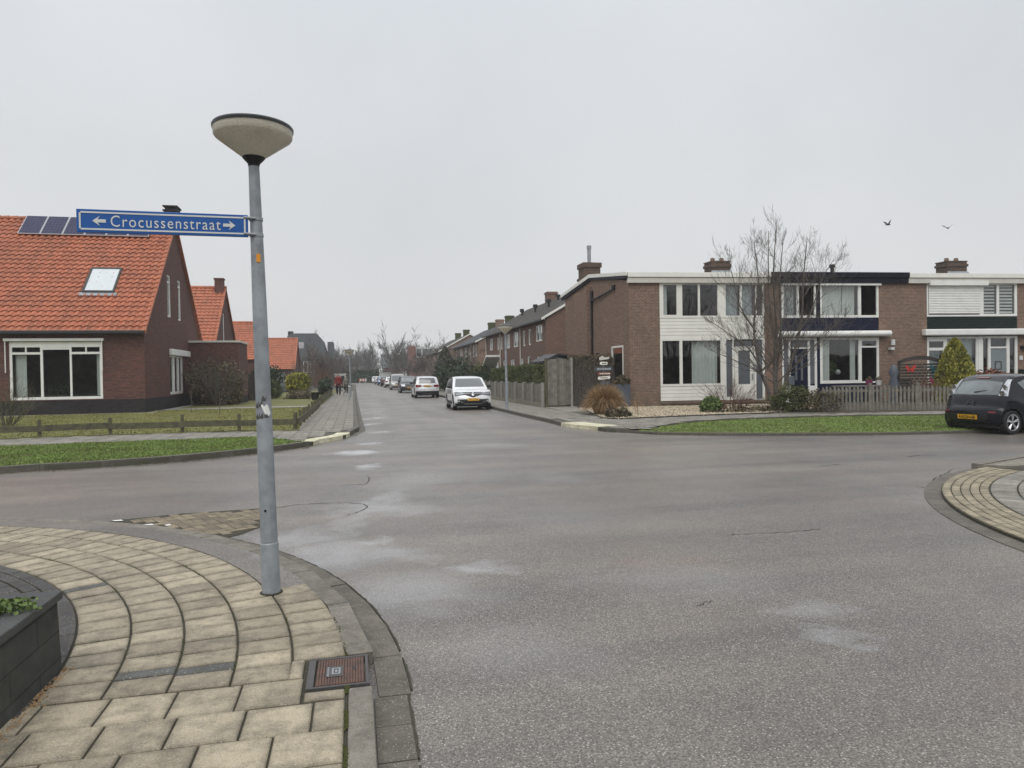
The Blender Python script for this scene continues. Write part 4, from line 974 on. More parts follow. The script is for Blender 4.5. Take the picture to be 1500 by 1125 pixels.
# green house
hB = [(14.45, 19.17, .25, 5.62)]
o3, r3 = terrace('terrace_house', 'house with dark green boards and white roller shutter on the upper window', 13.2, 27, hB)
fascia(o3, 13.4, 27, 'white_board', mat2='cream_paint')
chimney(r3, 20.1-.45, 4.6, 1.15, .8, 6.3, 7.38)
m = MB(); boards(m, 14.45, 19.17, 3.42, 4.05, .02, 6); m.build('cladding', 'green_dark', o3, recalc=False)
m = MB()
for k in range(17):
    z = 4.18+k*.078; P = T.p; m.add([P(14.53, -.02, z), P(17.2, -.02, z), P(17.2, -.035, z+.035), P(14.53, -.035, z+.035), P(17.2, -.02, z+.072), P(14.53, -.02, z+.072), P(17.2, -.005, z+.078), P(14.53, -.005, z+.078)], [(0, 1, 2, 3), (3, 2, 4, 5), (5, 4, 6, 7)])
w = window(o3, T, 14.45, 17.3, 4.05, 5.62, [(14.53, 17.2, 4.13, 5.52, 'grey_panel')], d=.0)
m.build('roller_shutter', 'white_paint', w, recalc=False)
m = MB(T); m.box(14.5, 17.5, -.18, -.01, 5.5, 5.72); m.build('shutter_box', 'white_paint', w)
w = window(o3, T, 17.3, 19.17, 4.05, 5.62, [(17.4, 18.1, 4.16, 5.55), (18.22, 19.05, 4.16, 5.55)], d=.0)
m = MB(T)
for k in range(9): m.box(17.42, 18.08, .12, .13, 4.2+k*.155, 4.28+k*.155); m.box(18.24, 19.03, .12, .13, 4.2+k*.155, 4.29+k*.155)
m.build('blind', 'curtain', w)
m = MB(T); m.box(14.15, 20.0, -.3, -.01, 3.14, 3.44); m.build('awning_box', 'white_paint', o3, bevel=.05)
w = window(o3, T, 14.45, 17.1, .9, 3.1, [(14.55, 15.3, .98, 2.45), (14.55, 15.3, 2.58, 2.88), (15.48, 17.0, .98, 3.0)], curtains=[(14.6, 15.25, 1, 2.5), (15.5, 17.0, 1.3, 3.0)], cmat='curtain_grey', d=.0)
m = MB(T); m.box(14.45, 17.1, .0, .05, .25, .9); m.build('lower_panel', 'grey_panel', o3)
m = MB(); wall(m, T, 17.1, 19.17, .25, 3.1, [(17.35, 17.62, .3, 3.0), (17.75, 18.6, .27, 2.52), (17.75, 18.6, 2.6, 3.0), (18.75, 19.05, .3, 3.0)], .08, -.01); ds = m.build('door_surround', 'white_paint', o3, recalc=False)
m = MB(T); m.box(17.35, 17.62, .05, .06, .3, 3.0); m.box(18.75, 19.05, .05, .06, .3, 3.0); m.box(17.75, 18.6, .05, .06, 2.6, 3.0); m.build('side_pane', 'pane_dark', ds)
m = MB(T); m.box(17.75, 18.6, .03, .06, .27, 2.52); dr = m.build('door', 'door_grey', o3)
m = MB(T)
for z in (1.5, .85):
    m.box(18.0, 18.35, .015, .028, z, z+.04); m.box(18.0, 18.35, .015, .028, z+.36, z+.4); m.box(18.0, 18.04, .015, .028, z+.04, z+.36); m.box(18.31, 18.35, .015, .028, z+.04, z+.36)
m.build('door_trim', 'dark_grey', dr)
m = MB(T); m.box(19.25, 19.4, -.06, -.005, 1.95, 2.15); m.build('number_plate', 'sign_white', o3)
m = MB(T); m.box(19.2, 19.75, -.2, -.01, 1.0, 1.5); m.build('letter_box', 'green_dark', o3, bevel=.02)
m = MB(T); m.box(19.3, 19.7, -.22, -.02, 2.5, 2.62); m.build('wall_lamp', 'black', o3)
m = MB(); m.fr = T; m.box(19.8, 20.2, .0, .03, 3.5, 5.0); m.box(20.6, 21.8, -.01, .04, 4.1, 5.6); m.build('side_window', 'white_paint', o3)
# ------------------------------------------------------------------ brick rows along the street
def row(y0, y1, xf, eave, ridge, depth, wall_m, roof_m, label, wins, chims, vents=(), pipes=(), wmat='white_paint'):
    F = Fr((xf, y0), (0, 1), (1, 0)); o = thing('row_house', label, 'house', (xf, y0, 0), 'brick row houses on the right side of the street')
    L = y1-y0; m = MB()
    wall(m, F, 0, L, 0, eave, wins)
    Gf = Fr((xf, y0), (1, 0), (0, 1)); gable_wall(m, Gf, depth, eave, depth/2, ridge); gable_wall(m, Fr((xf, y1), (1, 0), (0, -1)), depth, eave, depth/2, ridge)
    m.build('wall', wall_m, o, recalc=False)
    r = MB(); P = F.p
    n = 14
    for k in range(n):
        t0, t1 = k/n, (k+1)/n
        f = lambda t, hh: (-.35+(depth/2+.35)*t, eave-.02+(ridge-eave+.1)*t+hh)
        d0, z0 = f(t0, .05); d1, z1 = f(t1, 0.); d0b, z0b = f(t0, 0)
        r.add([P(-.15, d0, z0), P(L+.15, d0, z0), P(L+.15, d1, z1), P(-.15, d1, z1), P(-.15, d0b, z0b), P(L+.15, d0b, z0b)], [(0, 1, 2, 3), (4, 5, 1, 0)])
    r.quad(P(-.15, depth/2, ridge+.08), P(L+.15, depth/2, ridge+.08), P(L+.15, depth+.3, eave), P(-.15, depth+.3, eave))
    rf = r.build('roof', roof_m, o, recalc=False)
    m = MB(F); m.box(-.15, L+.15, -.42, -.3, eave-.12, eave+.0); m.build('gutter', 'dark_grey', rf)
    m = MB(); m.prism([Gf.p(-.35, -.17, eave-.1), Gf.p(-.35, -.17, eave+.06), Gf.p(depth/2, -.17, ridge+.14), Gf.p(depth/2, -.17, ridge-.06)], (0, .04, 0)); m.prism([Gf.p(depth+.35, -.17, eave-.1), Gf.p(depth+.35, -.17, eave+.06), Gf.p(depth/2, -.17, ridge+.14), Gf.p(depth/2, -.17, ridge-.06)], (0, .04, 0)); m.build('verge_board', 'white_board', rf)
    for (a, b, c, e) in wins:
        window(o, F, a, b, c, e, [(a+.09, (a+b)/2-.04, c+.09, e-.09), ((a+b)/2+.04, b-.09, c+.09, e-.09)] if b-a > 1 else [(a+.09, b-.09, c+.09, e-.09)], frame=wmat, curtains=[(a+.1, b-.1, c+.1, e-.1)], cmat='curtain_grey' if R.random() < .5 else 'curtain')
    m = MB(F); m.box(.2, L-.2, .6, .7, 0, eave); m.build('interior', 'interior', o)
    for (s, mt, hh) in chims:
        m = MB(F); m.box(s, s+.8, depth/2-.45, depth/2+.45, ridge-.4, ridge+hh); m.box(s-.06, s+.86, depth/2-.51, depth/2+.51, ridge+hh-.2, ridge+hh-.06); m.build('chimney', mt, rf)
    for (s, t, hh) in vents:
        d_, z_ = -.35+(depth/2+.35)*t, eave+(ridge-eave+.1)*t
        q = P(s, d_, z_); m = MB(); m.tube([q, (q[0], q[1], q[2]+hh)], .09, 8); m.tube([(q[0], q[1], q[2]+hh*.6), (q[0], q[1], q[2]+hh+.02)], .2, 8); m.build('roof_vent', 'black', rf)
    for s in pipes:
        m = MB(); m.tube([P(s, -.07, 0), P(s, -.07, eave-.1)], .05, 8); m.build('drain_pipe', 'cream_paint', o)
    return o
wr = [(1.0, 2.75, 3.85, 4.95), (4.2, 4.9, 3.7, 4.85), (5.9, 6.6, 3.7, 4.85), (8.2, 9.9, 3.75, 4.9), (11.2, 12.6, 3.75, 4.9), (14.2, 14.9, 3.75, 4.85), (15.8, 16.4, 3.75, 4.85), (18.5, 20, 3.85, 4.9),
      (1.3, 2.6, 1.1, 2.8), (4.5, 5.3, .3, 2.9), (6.6, 7.7, 1.1, 2.8), (9.6, 11, .9, 2.8), (13, 14, .9, 2.8), (16.0, 17.5, .4, 2.9)]
row(45.3, 67.2, 12.4, 5.25, 7.85, 8.6, 'brick_row', 'tile_slate', 'nearest brick row with dark tiled roof and white downpipes, behind the grey board fence', wr,
    [(4.2, 'moss', .75), (13.5, 'brick_row', .8)], vents=[(7.2, .55, .55), (8.6, .8, .4), (10.4, .5, .6), (17, .6, .5), (20, .75, .45)], pipes=(7.2, 14.8, 21.5))
wr2 = [(1, 1.9, 3.6, 4.9), (2.4, 3.6, 3.6, 4.9), (5.5, 6.4, 3.9, 4.7), (8, 9.5, 3.7, 4.8), (12, 13.5, 3.7, 4.8), (16, 17, 3.7, 4.8), (1.3, 3.2, 1, 2.6), (6, 8, 1, 2.6), (11, 13, 1, 2.6), (15, 17, 1, 2.6)]
row(74.5, 94, 12.9, 5.1, 7.4, 8.6, 'brick_pale', 'tile_bluegrey', 'second row of paler brick with blue grey roof behind bare garden trees', wr2, [(3.5, 'moss', .8), (9, 'brick_pale', .8), (14, 'moss', .8)], pipes=(4.5, 11))
row(106, 128, 12.6, 5.1, 7.7, 9, 'brick_pale', 'tile_slate', 'third brick row whose gable end shows over the bare shrubs', [(2, 3.2, 3.7, 4.8), (8, 9.5, 3.7, 4.8), (14, 15, 3.7, 4.8), (2, 4, 1, 2.6)], [(3, 'moss', .9), (12, 'moss', .9)])
# red brick block and long slate house at the end of the street
o = thing('red_brick_building', 'red brick block with pale upper windows far down the street', 'building', (13, 160, 0))
m = MB(); m.box(12.2, 13.5, 160, 168, 0, 8.2); m.build('tower', 'brick_red_far', o)
m = MB(); m.box(13.5, 22, 161, 169, 0, 5.6); m.build('wall', 'brick_row', o); m = MB(); m.box(13.5, 19, 160.9, 169, 5.6, 8.0); w = m.build('window_band', 'shed_white', o)
for k in range(4): g = MB(); g.box(13.8+1.3*k, 14.8+1.3*k, 160.8, 160.9, 5.9, 7.6); g.build('pane', 'car_glass', w)
o = thing('slate_house', 'low house with pale slate roof behind the big bare tree at the street end', 'house', (10, 185, 0))
m = MB(); m.box(7.5, 14.5, 185, 192, 0, 3.8); m.build('wall', 'brick_row', o)
m = MB(); m.prism([(7.2, 184.6, 3.7), (7.2, 188.5, 7.2), (7.2, 192.4, 3.7)], (7.6, 0, 0)); m.build('roof', 'slate_far', o)
for k in range(2):
    m = MB(); m.box(8.5+3*k, 10.2+3*k, 184.9, 185, 1, 2.8); m.build('window', 'white_paint', o)
o = thing('garden_shed', 'small white shed with flat roof at the end of the street', 'shed', (6, 172, 0))
m = MB(); m.box(5.8, 8.6, 172, 174, 0, 2.5); m.build('wall', 'shed_white', o); m = MB(); m.box(5.6, 8.8, 171.8, 174.2, 2.5, 2.7); m.build('roof', 'dark_grey', o)
# ------------------------------------------------------------------ vegetation
def rvec(r=R):
    while True:
        v = Vector((r.uniform(-1, 1), r.uniform(-1, 1), r.uniform(-1, 1)))
        if .05 < v.length < 1: return v.normalized()
def grow(trunk, twigs, p, d, L, rad, lev, maxlev, spread=.5, upw=.12, kids=(3, 5), minr=.004, shrink=.66):
    n = 4 if lev < 2 else 3
    pts = [Vector(p)]; dd = Vector(d).normalized(); rs = [rad]
    for k in range(n):
        dd = (dd+rvec()*(.10+.05*lev)+Vector((0, 0, upw*(.5 if lev else .1)))).normalized()
        pts.append(pts[-1]+dd*(L/n)); rs.append(max(minr, rad*(1-.62*(k+1)/n)))
    mb = trunk if lev <= 1 else twigs
    mb.tube(pts, rs, 7 if lev == 0 else (5 if lev == 1 else 3), cap=lev < 2)
    if lev >= maxlev: return
    nk = R.randint(*kids)
    for k in range(nk):
        t = R.uniform(.3, 1.) if k else 1.; x = t*n; i = min(n-1, int(x)); q = pts[i].lerp(pts[i+1], x-i)
        ax = (pts[i+1]-pts[i]).normalized(); side = rvec(); side = (side-ax*side.dot(ax)).normalized()
        s = spread*R.uniform(.6, 1.3) if k else spread*.3
        nd2 = (ax*cos(s)+side*sin(s)).normalized()
        grow(trunk, twigs, q, nd2, L*shrink*R.uniform(.75, 1.2)*(1.15-.45*t if k else 1), max(minr, rs[i]*.62), lev+1, maxlev, spread, upw, kids, minr, shrink)
def bare_tree(name, label, loc, hgt, rad, maxlev=4, stems=1, spread=.55, mat='bark', tmat=None, lean=.1, kids=(3, 5), group=None, minr=.006, first=.36, cat='tree', upw=.12, shrink=.68):
    x, y = loc; o = thing(name, label, cat, (x, y, .1), group)
    a, b = MB(), MB()
    for s in range(stems):
        w = 2*pi*s/stems+R.uniform(-.4, .4); l = lean*R.uniform(.5, 1.4) if stems > 1 else lean*.3
        grow(a, b, (x+.06*cos(w)*(stems > 1), y+.06*sin(w)*(stems > 1), .05), (l*cos(w), l*sin(w), 1), hgt*first*R.uniform(.9, 1.1), rad/(sqrt(stems)), 0, maxlev, spread, upw, kids, minr, shrink)
    a.build('trunk', mat, o, smooth=60, recalc=False); b.build('crown', tmat or mat, o, recalc=False)
    return o
def leafmesh(mb, c, rx, ry, rz, n, size, lump=.25, seed=0, shell=.55, up=0., tall=1., shape='ball'):
    for _ in range(n):
        v = rvec(); k = R.uniform(shell, 1)**.6
        f = 1+lump*noise.noise((v.x*2+seed, v.y*2, v.z*2+seed*3))*2
        if shape == 'cone':
            t = R.random()**.75; ang_ = R.uniform(0, 2*pi); rr = (sin(pi*min(1, .28+t*.72))**.8*1.0 if t < 1 else 0)
            rr = (1-t)**.62*(1 if t > .12 else .82+t*1.5); kk = R.uniform(.72, 1)
            p = Vector((c[0]+rx*rr*kk*cos(ang_)*f, c[1]+ry*rr*kk*sin(ang_)*f, c[2]+rz*t)); nrm_ = Vector((cos(ang_), sin(ang_), .5))
        elif shape == 'box':
            q = Vector((R.uniform(-1, 1), R.uniform(-1, 1), R.uniform(-1, 1)))
            ax = R.choice([0, 1, 2, 2]); 
            q[ax] = (1 if (q[ax] > 0 or ax == 2) else -1)*R.uniform(.86, 1.02)*(1+.5*lump*noise.noise((q.x*rx*2, q.y*ry*2, q.z*2+seed)))
            p = Vector((c[0]+q.x*rx, c[1]+q.y*ry, c[2]+q.z*rz)); nrm_ = q
        else:
            p = Vector((c[0]+v.x*rx*k*f, c[1]+v.y*ry*k*f, c[2]+v.z*rz*k*f)); nrm_ = v
        if p.z < .05: continue
        a = (rvec()+nrm_*.6+Vector((0, 0, up))).normalized(); b = a.cross(rvec()).normalized(); s = size*R.uniform(.6, 1.3)
        a *= s*tall; b *= s*.5
        mb.add([p-a*.5, p+b, p+a*.5, p-b], [(0, 1, 2, 3)])
def bush(name, label, c, rx, ry, rz, n, size, mat, cat='bush', group=None, lump=.25, shape='ball', up=0., tall=1., stems=4, core=None, twmat='bark'):
    o = thing(name, label, cat, (c[0], c[1], .1), group)
    m = MB(); leafmesh(m, c, rx, ry, rz, n, size, lump, R.uniform(0, 9), up=up, tall=tall, shape=shape)
    if core:
        if shape == 'cone': m.lathe([(rx*.72, c[2]+.02), (rx*.74, c[2]+rz*.2), (rx*.55, c[2]+rz*.5), (rx*.28, c[2]+rz*.8), (0, c[2]+rz*.95)], (c[0], c[1], 0), 14)
        elif shape == 'box': m.fr = W0; m.box(c[0]-rx*.88, c[0]+rx*.88, c[1]-ry*.88, c[1]+ry*.88, .1, c[2]+rz*.86)
        else:
            base = len(m.v); m.lathe([(0, -.7), (.5, -.5), (.68, 0), (.5, .5), (0, .7)], (0, 0, 0), 12)
            for i in range(base, len(m.v)):
                q = m.v[i]; m.v[i] = (c[0]+q[0]*rx, c[1]+q[1]*ry, c[2]+q[2]*rz)
    m.build('foliage', mat, o, recalc=False)
    m = MB(); h0 = max(.15, c[2])
    for k in range(stems):
        w = R.uniform(0, 6.3); q = Vector((c[0]+cos(w)*rx*.25, c[1]+sin(w)*ry*.25, h0))
        m.tube([(c[0]+cos(w)*.04, c[1]+sin(w)*.04, .05), q], [.025, .012], 5)
    m.build('stem', twmat, o); return o
def twigbush(name, label, loc, rad, hgt, n, mat='bark', lev=2, group=None, thick=.012, cat='shrub', spread=.5, lean=.6, leaves=None, leafmat=None):
    x, y = loc; o = thing(name, label, cat, (x, y, .1), group); a, b = MB(), MB()
    for k in range(n):
        w = R.uniform(0, 2*pi); l = R.uniform(0, lean)*rad/hgt*2
        grow(a, b, (x+.12*rad*cos(w), y+.12*rad*sin(w), .08), (l*cos(w), l*sin(w), 1), hgt*R.uniform(.4, .62), thick, 0, lev, spread, .1, (3, 5), .004, .62)
    a.build('branch', mat, o, recalc=False); b.build('twigs', mat, o, recalc=False)
    if leaves: m = MB(); leafmesh(m, (x, y, hgt*.55), rad*.8, rad*.8, hgt*.5, leaves[0], leaves[1], .3); m.build('foliage', leafmat, o, recalc=False)
    return o
# big bare tree before the terrace
tx, ty = G(1136, 601, .1)
o = thing('bare_tree', 'many stemmed leafless tree standing before the terrace houses', 'tree', (tx, ty, .1)); a, b = MB(), MB()
# stems traced as real curves: offsets in metres across (x), depth (y), height
ex = Vector((cos(-YAW), sin(-YAW), 0)); ey = Vector((-ex.y, ex.x, 0)); base = Vector((tx, ty, .05))
def st(pts, r0, r1, kid=1., nk=18):
    P = [base+ex*px*1.02+ey*py+Vector((0, 0, pz*.925)) for px, py, pz in pts]; nk = int(nk*1.2)
    Q = []
    for i in range(len(P)-1):
        p0, p1, p2, p3 = P[max(i-1, 0)], P[i], P[i+1], P[min(i+2, len(P)-1)]
        for k in range(5):
            t = k/5; Q.append(.5*((2*p1)+(p2-p0)*t+(2*p0-5*p1+4*p2-p3)*t*t+(3*p1-p0-3*p2+p3)*t**3))
    Q.append(P[-1]); n = len(Q); r0 *= .75; rs = [r0+(r1-r0)*(i/(n-1))**.8 for i in range(n)]
    a.tube(Q, rs, 8)
    for k in range(nk):
        t = R.uniform(.30, 1.); i = min(n-2, int(t*(n-1))); q = Q[i]; ax = (Q[i+1]-Q[i]).normalized()
        side = (ex*R.uniform(-1, 1)+ey*R.uniform(-.8, .8)).normalized(); s = R.uniform(.5, 1.1)
        d = (ax*cos(s)+side*sin(s)).normalized()
        grow(b, b, q, d, (1.85*(1-t)+.55)*kid*R.uniform(.7, 1.1), max(.0065, rs[i]*.4), 2, 4, .5, .28, (3, 5), .0034, .64)
st([(0, 0, 0), (.06, 0, .7), (.02, .1, 1.9), (.1, .1, 3.6), (.0, .1, 5.4), (.1, 0, 7.7)], .15, .012, 1., 26)
st([(.05, 0, .1), (.3, .05, .8), (.6, 0, 2.0), (.95, -.1, 3.6), (1.05, -.1, 5.4), (1.25, 0, 7.2)], .13, .01, .9, 26)
st([(-.05, 0, .1), (-.25, .1, .9), (-.55, .1, 1.9), (-.75, .1, 3.5), (-.6, 0, 5.3), (-.75, 0, 7.0)], .12, .01, 1., 26)
st([(0, .05, .3), (.15, .3, 1.5), (.4, .45, 3.4), (.35, .4, 5.2), (.5, .4, 7.2)], .10, .01, 1., 22)
st([(0, -.05, .3), (-.1, -.2, 1.4), (-.15, -.3, 3.0), (-.35, -.4, 5.0), (-.3, -.3, 7.4)], .10, .01, 1., 22)
st([(-.5, 0, 1.75), (-1.0, -.1, 2.6), (-1.7, -.1, 3.2), (-2.6, -.1, 3.9)], .05, .008, .7, 12)
st([(-.45, 0, 1.5), (-1.1, -.2, 1.9), (-1.9, -.2, 2.3), (-2.5, -.2, 2.6)], .04, .007, .6, 10)
st([(.5, 0, 1.6), (1.1, 0, 2.3), (1.8, .1, 3.0), (2.6, .1, 3.9)], .05, .008, .8, 12)
st([(.8, 0, 3.1), (1.4, 0, 4.2), (1.8, .1, 5.4), (2.3, .1, 6.3)], .05, .008, .8, 14)
st([(-.7, 0, 3.3), (-1.3, 0, 4.4), (-1.5, .1, 5.5), (-1.7, .1, 6.4)], .05, .008, .8, 14)
a.build('trunk', 'bark', o, smooth=60, recalc=False); b.build('crown', 'bark', o, recalc=False)
# hedges and shrubs on the right
def hedge(name, label, x0, x1, y0, y1, z, n, size, mat, twigs=0, group=None, cat='hedge', seed=1, z0=.1):
    o = thing(name, label, cat, ((x0+x1)/2, (y0+y1)/2, .1), group); m = MB()
    leafmesh(m, ((x0+x1)/2, (y0+y1)/2, (z+z0)/2), (x1-x0)/2, (y1-y0)/2, (z-z0)/2, n, size, .5, seed, shape='box', tall=1.)
    m.box(x0+.06, x1-.06, y0+.06, y1-.06, z0, z-.1)
    m.build('foliage', mat, o, recalc=False)
    if twigs:
        m = MB()
        for _ in range(twigs):
            x, y = R.uniform(x0, x1), y0+R.uniform(-.05, .1); m.tube([(x, y, .1), (x+R.uniform(-.2, .2), y+R.uniform(-.08, .05), z*R.uniform(.6, 1.03))], [.012, .005], 3)
        m.build('twigs', 'bark', o, recalc=False)
    return o
hedge('beech_hedge', 'brown winter hedge between the plank gate and the corner house', 9.85, 11.9, 31.6, 32.3, 2.35, 9000, .07, 'leaf_brown', 520)
for k, (y, z) in enumerate(((32.6, 1.95), (35.3, 2.02), (38.0, 1.92), (40.7, 2.0), (43.4, 1.9))):
    hedge('conifer_hedge', ['feathery green conifer hedge above the board fence, nearest the plank gate', 'second hedge conifer from the plank gate', 'middle hedge conifer above the board fence', 'fourth hedge conifer, mostly behind the street lamp', 'farthest hedge conifer above the board fence'][k], 8.75, 9.9, y, y+2.62, z, 7000, .075, 'hedge_green', group='conifer hedge plants behind the board fence', seed=k*3.3)
hedge('low_hedge', 'dark rounded hedge right behind the white crossover', 7.9, 9.4, 50, 62, 1.75, 5000, .16, 'leaf_dark', seed=4)
bush('round_shrub', 'large dark green dome shrub behind the silver estate car', (9.3, 66, 1.5), 1.7, 2.2, 1.7, 2500, .2, 'leaf_dark', lump=.3, core=True)
bush('conifer', 'dark pointed conifer in the gardens down the right side', (10.3, 82, .2), 1.6, 1.6, 4.6, 2200, .28, 'leaf_dark', 'tree', lump=.25, shape='cone', up=.5, core=True)
bush('round_shrub', 'green garden shrub below the second brick row', (10.6, 60, 1.2), 1.1, 1.6, 1.4, 1400, .18, 'hedge_green', lump=.3, core=True)
for i, (x, y, h_, s) in enumerate([(10.9, 71, 5.6, .55), (10.5, 78, 5.2, .6), (10.8, 93, 6.0, .6), (9.6, 101, 6.4, .6), (9.4, 112, 5.6, .6), (8.9, 122, 6.5, .6), (9.2, 134, 6.5, .6)]):
    bare_tree('bare_tree', ['crooked bare garden tree before the second brick row', 'spreading leafless tree just beyond it, over the dark hedge', 'bare tree in front of the second row', 'bare tree between the second and third brick rows', 'bare tree before the third brick row', 'taller bare tree beyond the third row gable', 'last bare tree before the red brick block'][i], (x, y), h_, .16, 4, 2, s, 'bark', lean=.3, kids=(4, 5), group='bare trees on the right side', minr=.012)
twigbush('red_shrub', 'reddish leafless shrub near the end of the parked cars', (8.3, 140), 2.6, 4.2, 14, 'twig_red', 2, thick=.05, spread=.6)
for i, (x, y, h_, w, nst) in enumerate([(8.9, 172, 12., .45, 3), (3.6, 185, 9.5, .3, 2), (12.5, 180, 8.5, .3, 2), (-.5, 192, 11, .3, 2), (-6, 190, 11, .3, 2), (18, 195, 12, .3, 2), (16, 176, 11, .3, 2), (-3, 215, 11, .3, 2), (1.5, 222, 12, .3, 2), (7, 220, 12, .3, 2), (-12, 200, 12, .3, 2), (24, 200, 13, .3, 1)]):
    bare_tree('bare_tree', ['tallest bare tree, wide crowned, closing the end of the street', 'bare tree left of the tallest one at the street end', 'slim bare tree right of the tallest one', 'bare tree farther left at the street end', 'bare tree above the far left gardens', 'twin stemmed bare tree behind the red brick block', 'bare tree right of the red brick block', 'small far bare tree left of the street line', 'small far bare tree on the street line', 'small far bare tree right of the street line', 'bare tree beyond the dark mansard house', 'bare tree behind the third brick row'][i],
              (x, y), h_, w, 4, nst, .55, 'bark_far', lean=.25, kids=(4, 6), group='bare trees at the end of the street', minr=.032, shrink=.74, upw=.10)
m = MB()
leafmesh(m, (-1, 176, 1.4), 7, 1.2, 1.5, 4000, .45, .5, 2, shape='box'); m.fr = W0; m.box(-7.8, 5.8, 175.2, 176.8, 0, 2.6); m.build('end_hedge', 'leaf_dark', label='long dark hedge across the end of the street', cat='hedge', recalc=False)
# far treeline mass beyond
m = MB()
for _ in range(420):
    x = R.uniform(-90, 90); y = 228+R.uniform(0, 30); hh = R.uniform(5, 9.5)
    for k in range(9): m.tube([(x, y, hh*.25), (x+R.uniform(-1.6, 1.6), y+R.uniform(-1, 1), hh*R.uniform(.6, 1))], [.09, .03], 3, cap=False)
m.build('distant_woods', 'bark_far', kind='stuff', label='grey band of distant leafless woods beyond the street', cat='woods', recalc=False)
# left gardens
bush('bare_bush', 'wide dark twiggy shrub before the flat roofed wing', (-7.6, 43.0, 1.25), 1.6, 1.1, 1.35, 3000, .12, 'leaf_brown', 'bush', None, .3, stems=9)
tw = twigbush('twig_shrub', 'fine grey branches spreading in front of the low wing', (-7.3, 41.9), 1.9, 2.9, 26, 'bark_grey', 2, thick=.018)
twigbush('young_shrub', 'spreading olive twigged shrub below the big front window', G(10, 625, .1), 1.0, 1.7, 22, 'wood_mossy', 2, thick=.014, lean=.9)
for (x, y, hh, lb) in ((-7.2, 34.3, 2.1, 'thin staked sapling on the lawn before the wing'), (-5.5, 31.5, 1.9, 'single bare sapling on the lawn, left of the lamp pole'), (-2.9, 48, 2.6, 'thin bare sapling beside the round conifer bush')):
    bare_tree('sapling', lb, (x, y), hh*1.4, .02, 2, 1, .4, 'bark_grey', kids=(2, 4), minr=.004)
bush('ball_conifer', 'yellow tipped round conifer in the gardens left of the pavement', (-4.05, 54.5, 1.25), .95, .95, .75, 2200, .15, 'leaf_yellow', 'bush', None, .15, up=.6, core=True)
bush('low_shrub', 'flat dark low mound in front of the round conifer', (-3.75, 51.5, .3), 1.1, .7, .42, 1100, .10, 'leaf_brown', core=True)
bush('garden_shrub', 'tall dark evergreen shrub right of the lamp pole', (-6.6, 57, 1.3), 1.3, 1.3, 1.3, 2600, .15, 'leaf_dark', core=True)
bush('garden_shrub', 'smaller loose evergreen shrub close to the lamp pole', (-5.9, 53, .7), .8, .8, .7, 1200, .12, 'hedge_green')
bush('garden_shrub', 'evergreen bush at the foot of the street fence behind the conifer', (-2.4, 60, .8), .55, 1.4, .75, 1500, .12, 'leaf_dark', core=True)
for i, (x, y, h_, r_) in enumerate([(-4.2, 63, 3.0, 1.6), (-3.0, 68, 3.0, 1.4), (-4.6, 74, 3.6, 2.2), (-2.8, 84, 3.0, 1.6)]):
    twigbush('bare_shrub', ['brown bare shrub behind the round conifer', 'reddish bare shrub left of the walkers', 'wide bare shrub before the orange roofs', 'bare shrub beyond the walkers'][i], (x, y), r_, h_, 24, 'twig_red' if i == 1 else 'bark', 2, 'bare shrubs in the left gardens', .02)
for i, (x, y, h_) in enumerate([(-4.2, 96, 6.0), (-5.5, 104, 7.4), (-4.4, 114, 6.6), (-3.2, 128, 6.6), (-4.2, 142, 7.2), (-2.6, 155, 7.6)]):
    bare_tree('bare_tree', ['dense low bare tree before the dark grey house', 'rounded bare tree hiding the foot of the grey house', 'bare tree at the right edge of the grey house', 'bare tree just left of the far street lamp head', 'far bare tree behind the street lamp', 'farthest bare tree on the left pavement'][i], (x, y), h_, .2, 4, 3, .7, 'bark', lean=.5, kids=(4, 6), group='bare trees on the left side', minr=.016)
m = MB(); m.lathe([(.22, 0), (.28, .5), (.29, .5), (.26, .46), (.0, .44)], (-2.55, 48.6, .12), 16); m.build('plant_pot', 'black', smooth=40, label='black pot standing at the edge of the garden', cat='pot')
# front of the corner house
bx, by = G(886, 607, .1)
o = thing('ornamental_grass', 'large clump of straw coloured ornamental grass on the gravel', 'grass clump', (bx, by, .1)); m = MB()
for _ in range(5200):
    w = R.uniform(0, 2*pi); rr = R.random()**.6; l = R.uniform(.7, 1.15); x0 = bx+.34*rr*cos(w); y0 = by+.34*rr*sin(w)
    out = rr*.62*l; top_ = 1.12*l*(1-.30*rr*rr); mid = (x0+out*.42*cos(w), y0+out*.42*sin(w), .1+top_*.62); tip = (x0+out*cos(w)+R.uniform(-.1, .1), y0+out*sin(w)+R.uniform(-.1, .1), .1+top_*(1-.42*rr**3)+R.uniform(-.12, .08))
    if R.random() < .35: tip = (tip[0]+.12*cos(w), tip[1]+.12*sin(w), max(.15, tip[2]-.4*rr))
    w2 = R.uniform(0, pi); dx, dy = .0075*cos(w2), .0075*sin(w2)
    m.add([(x0-dx, y0-dy, .1), (x0+dx, y0+dy, .1), (mid[0]+dx, mid[1]+dy, mid[2]), (mid[0]-dx, mid[1]-dy, mid[2]), tip], [(0, 1, 2, 3), (3, 2, 4)])
m.build('blades', 'straw', o, recalc=False)
px_, py_ = G(906, 611, .1)
bush('dead_clump', 'dark rusty flattened clump at the foot of the ornamental grass', (px_, py_, .14), .5, .3, .24, 700, .12, 'leaf_brown', up=.3)
sx, sy = bx, by+.1
o = thing('wooden_signpost', 'stack of small painted boards on a pale post above the ornamental grass', 'sign', (sx, sy, .1))
m = MB(); m.box(sx-.04, sx+.04, sy-.03, sy+.03, .1, 2.0); m.build('post', 'wood_grey', o)
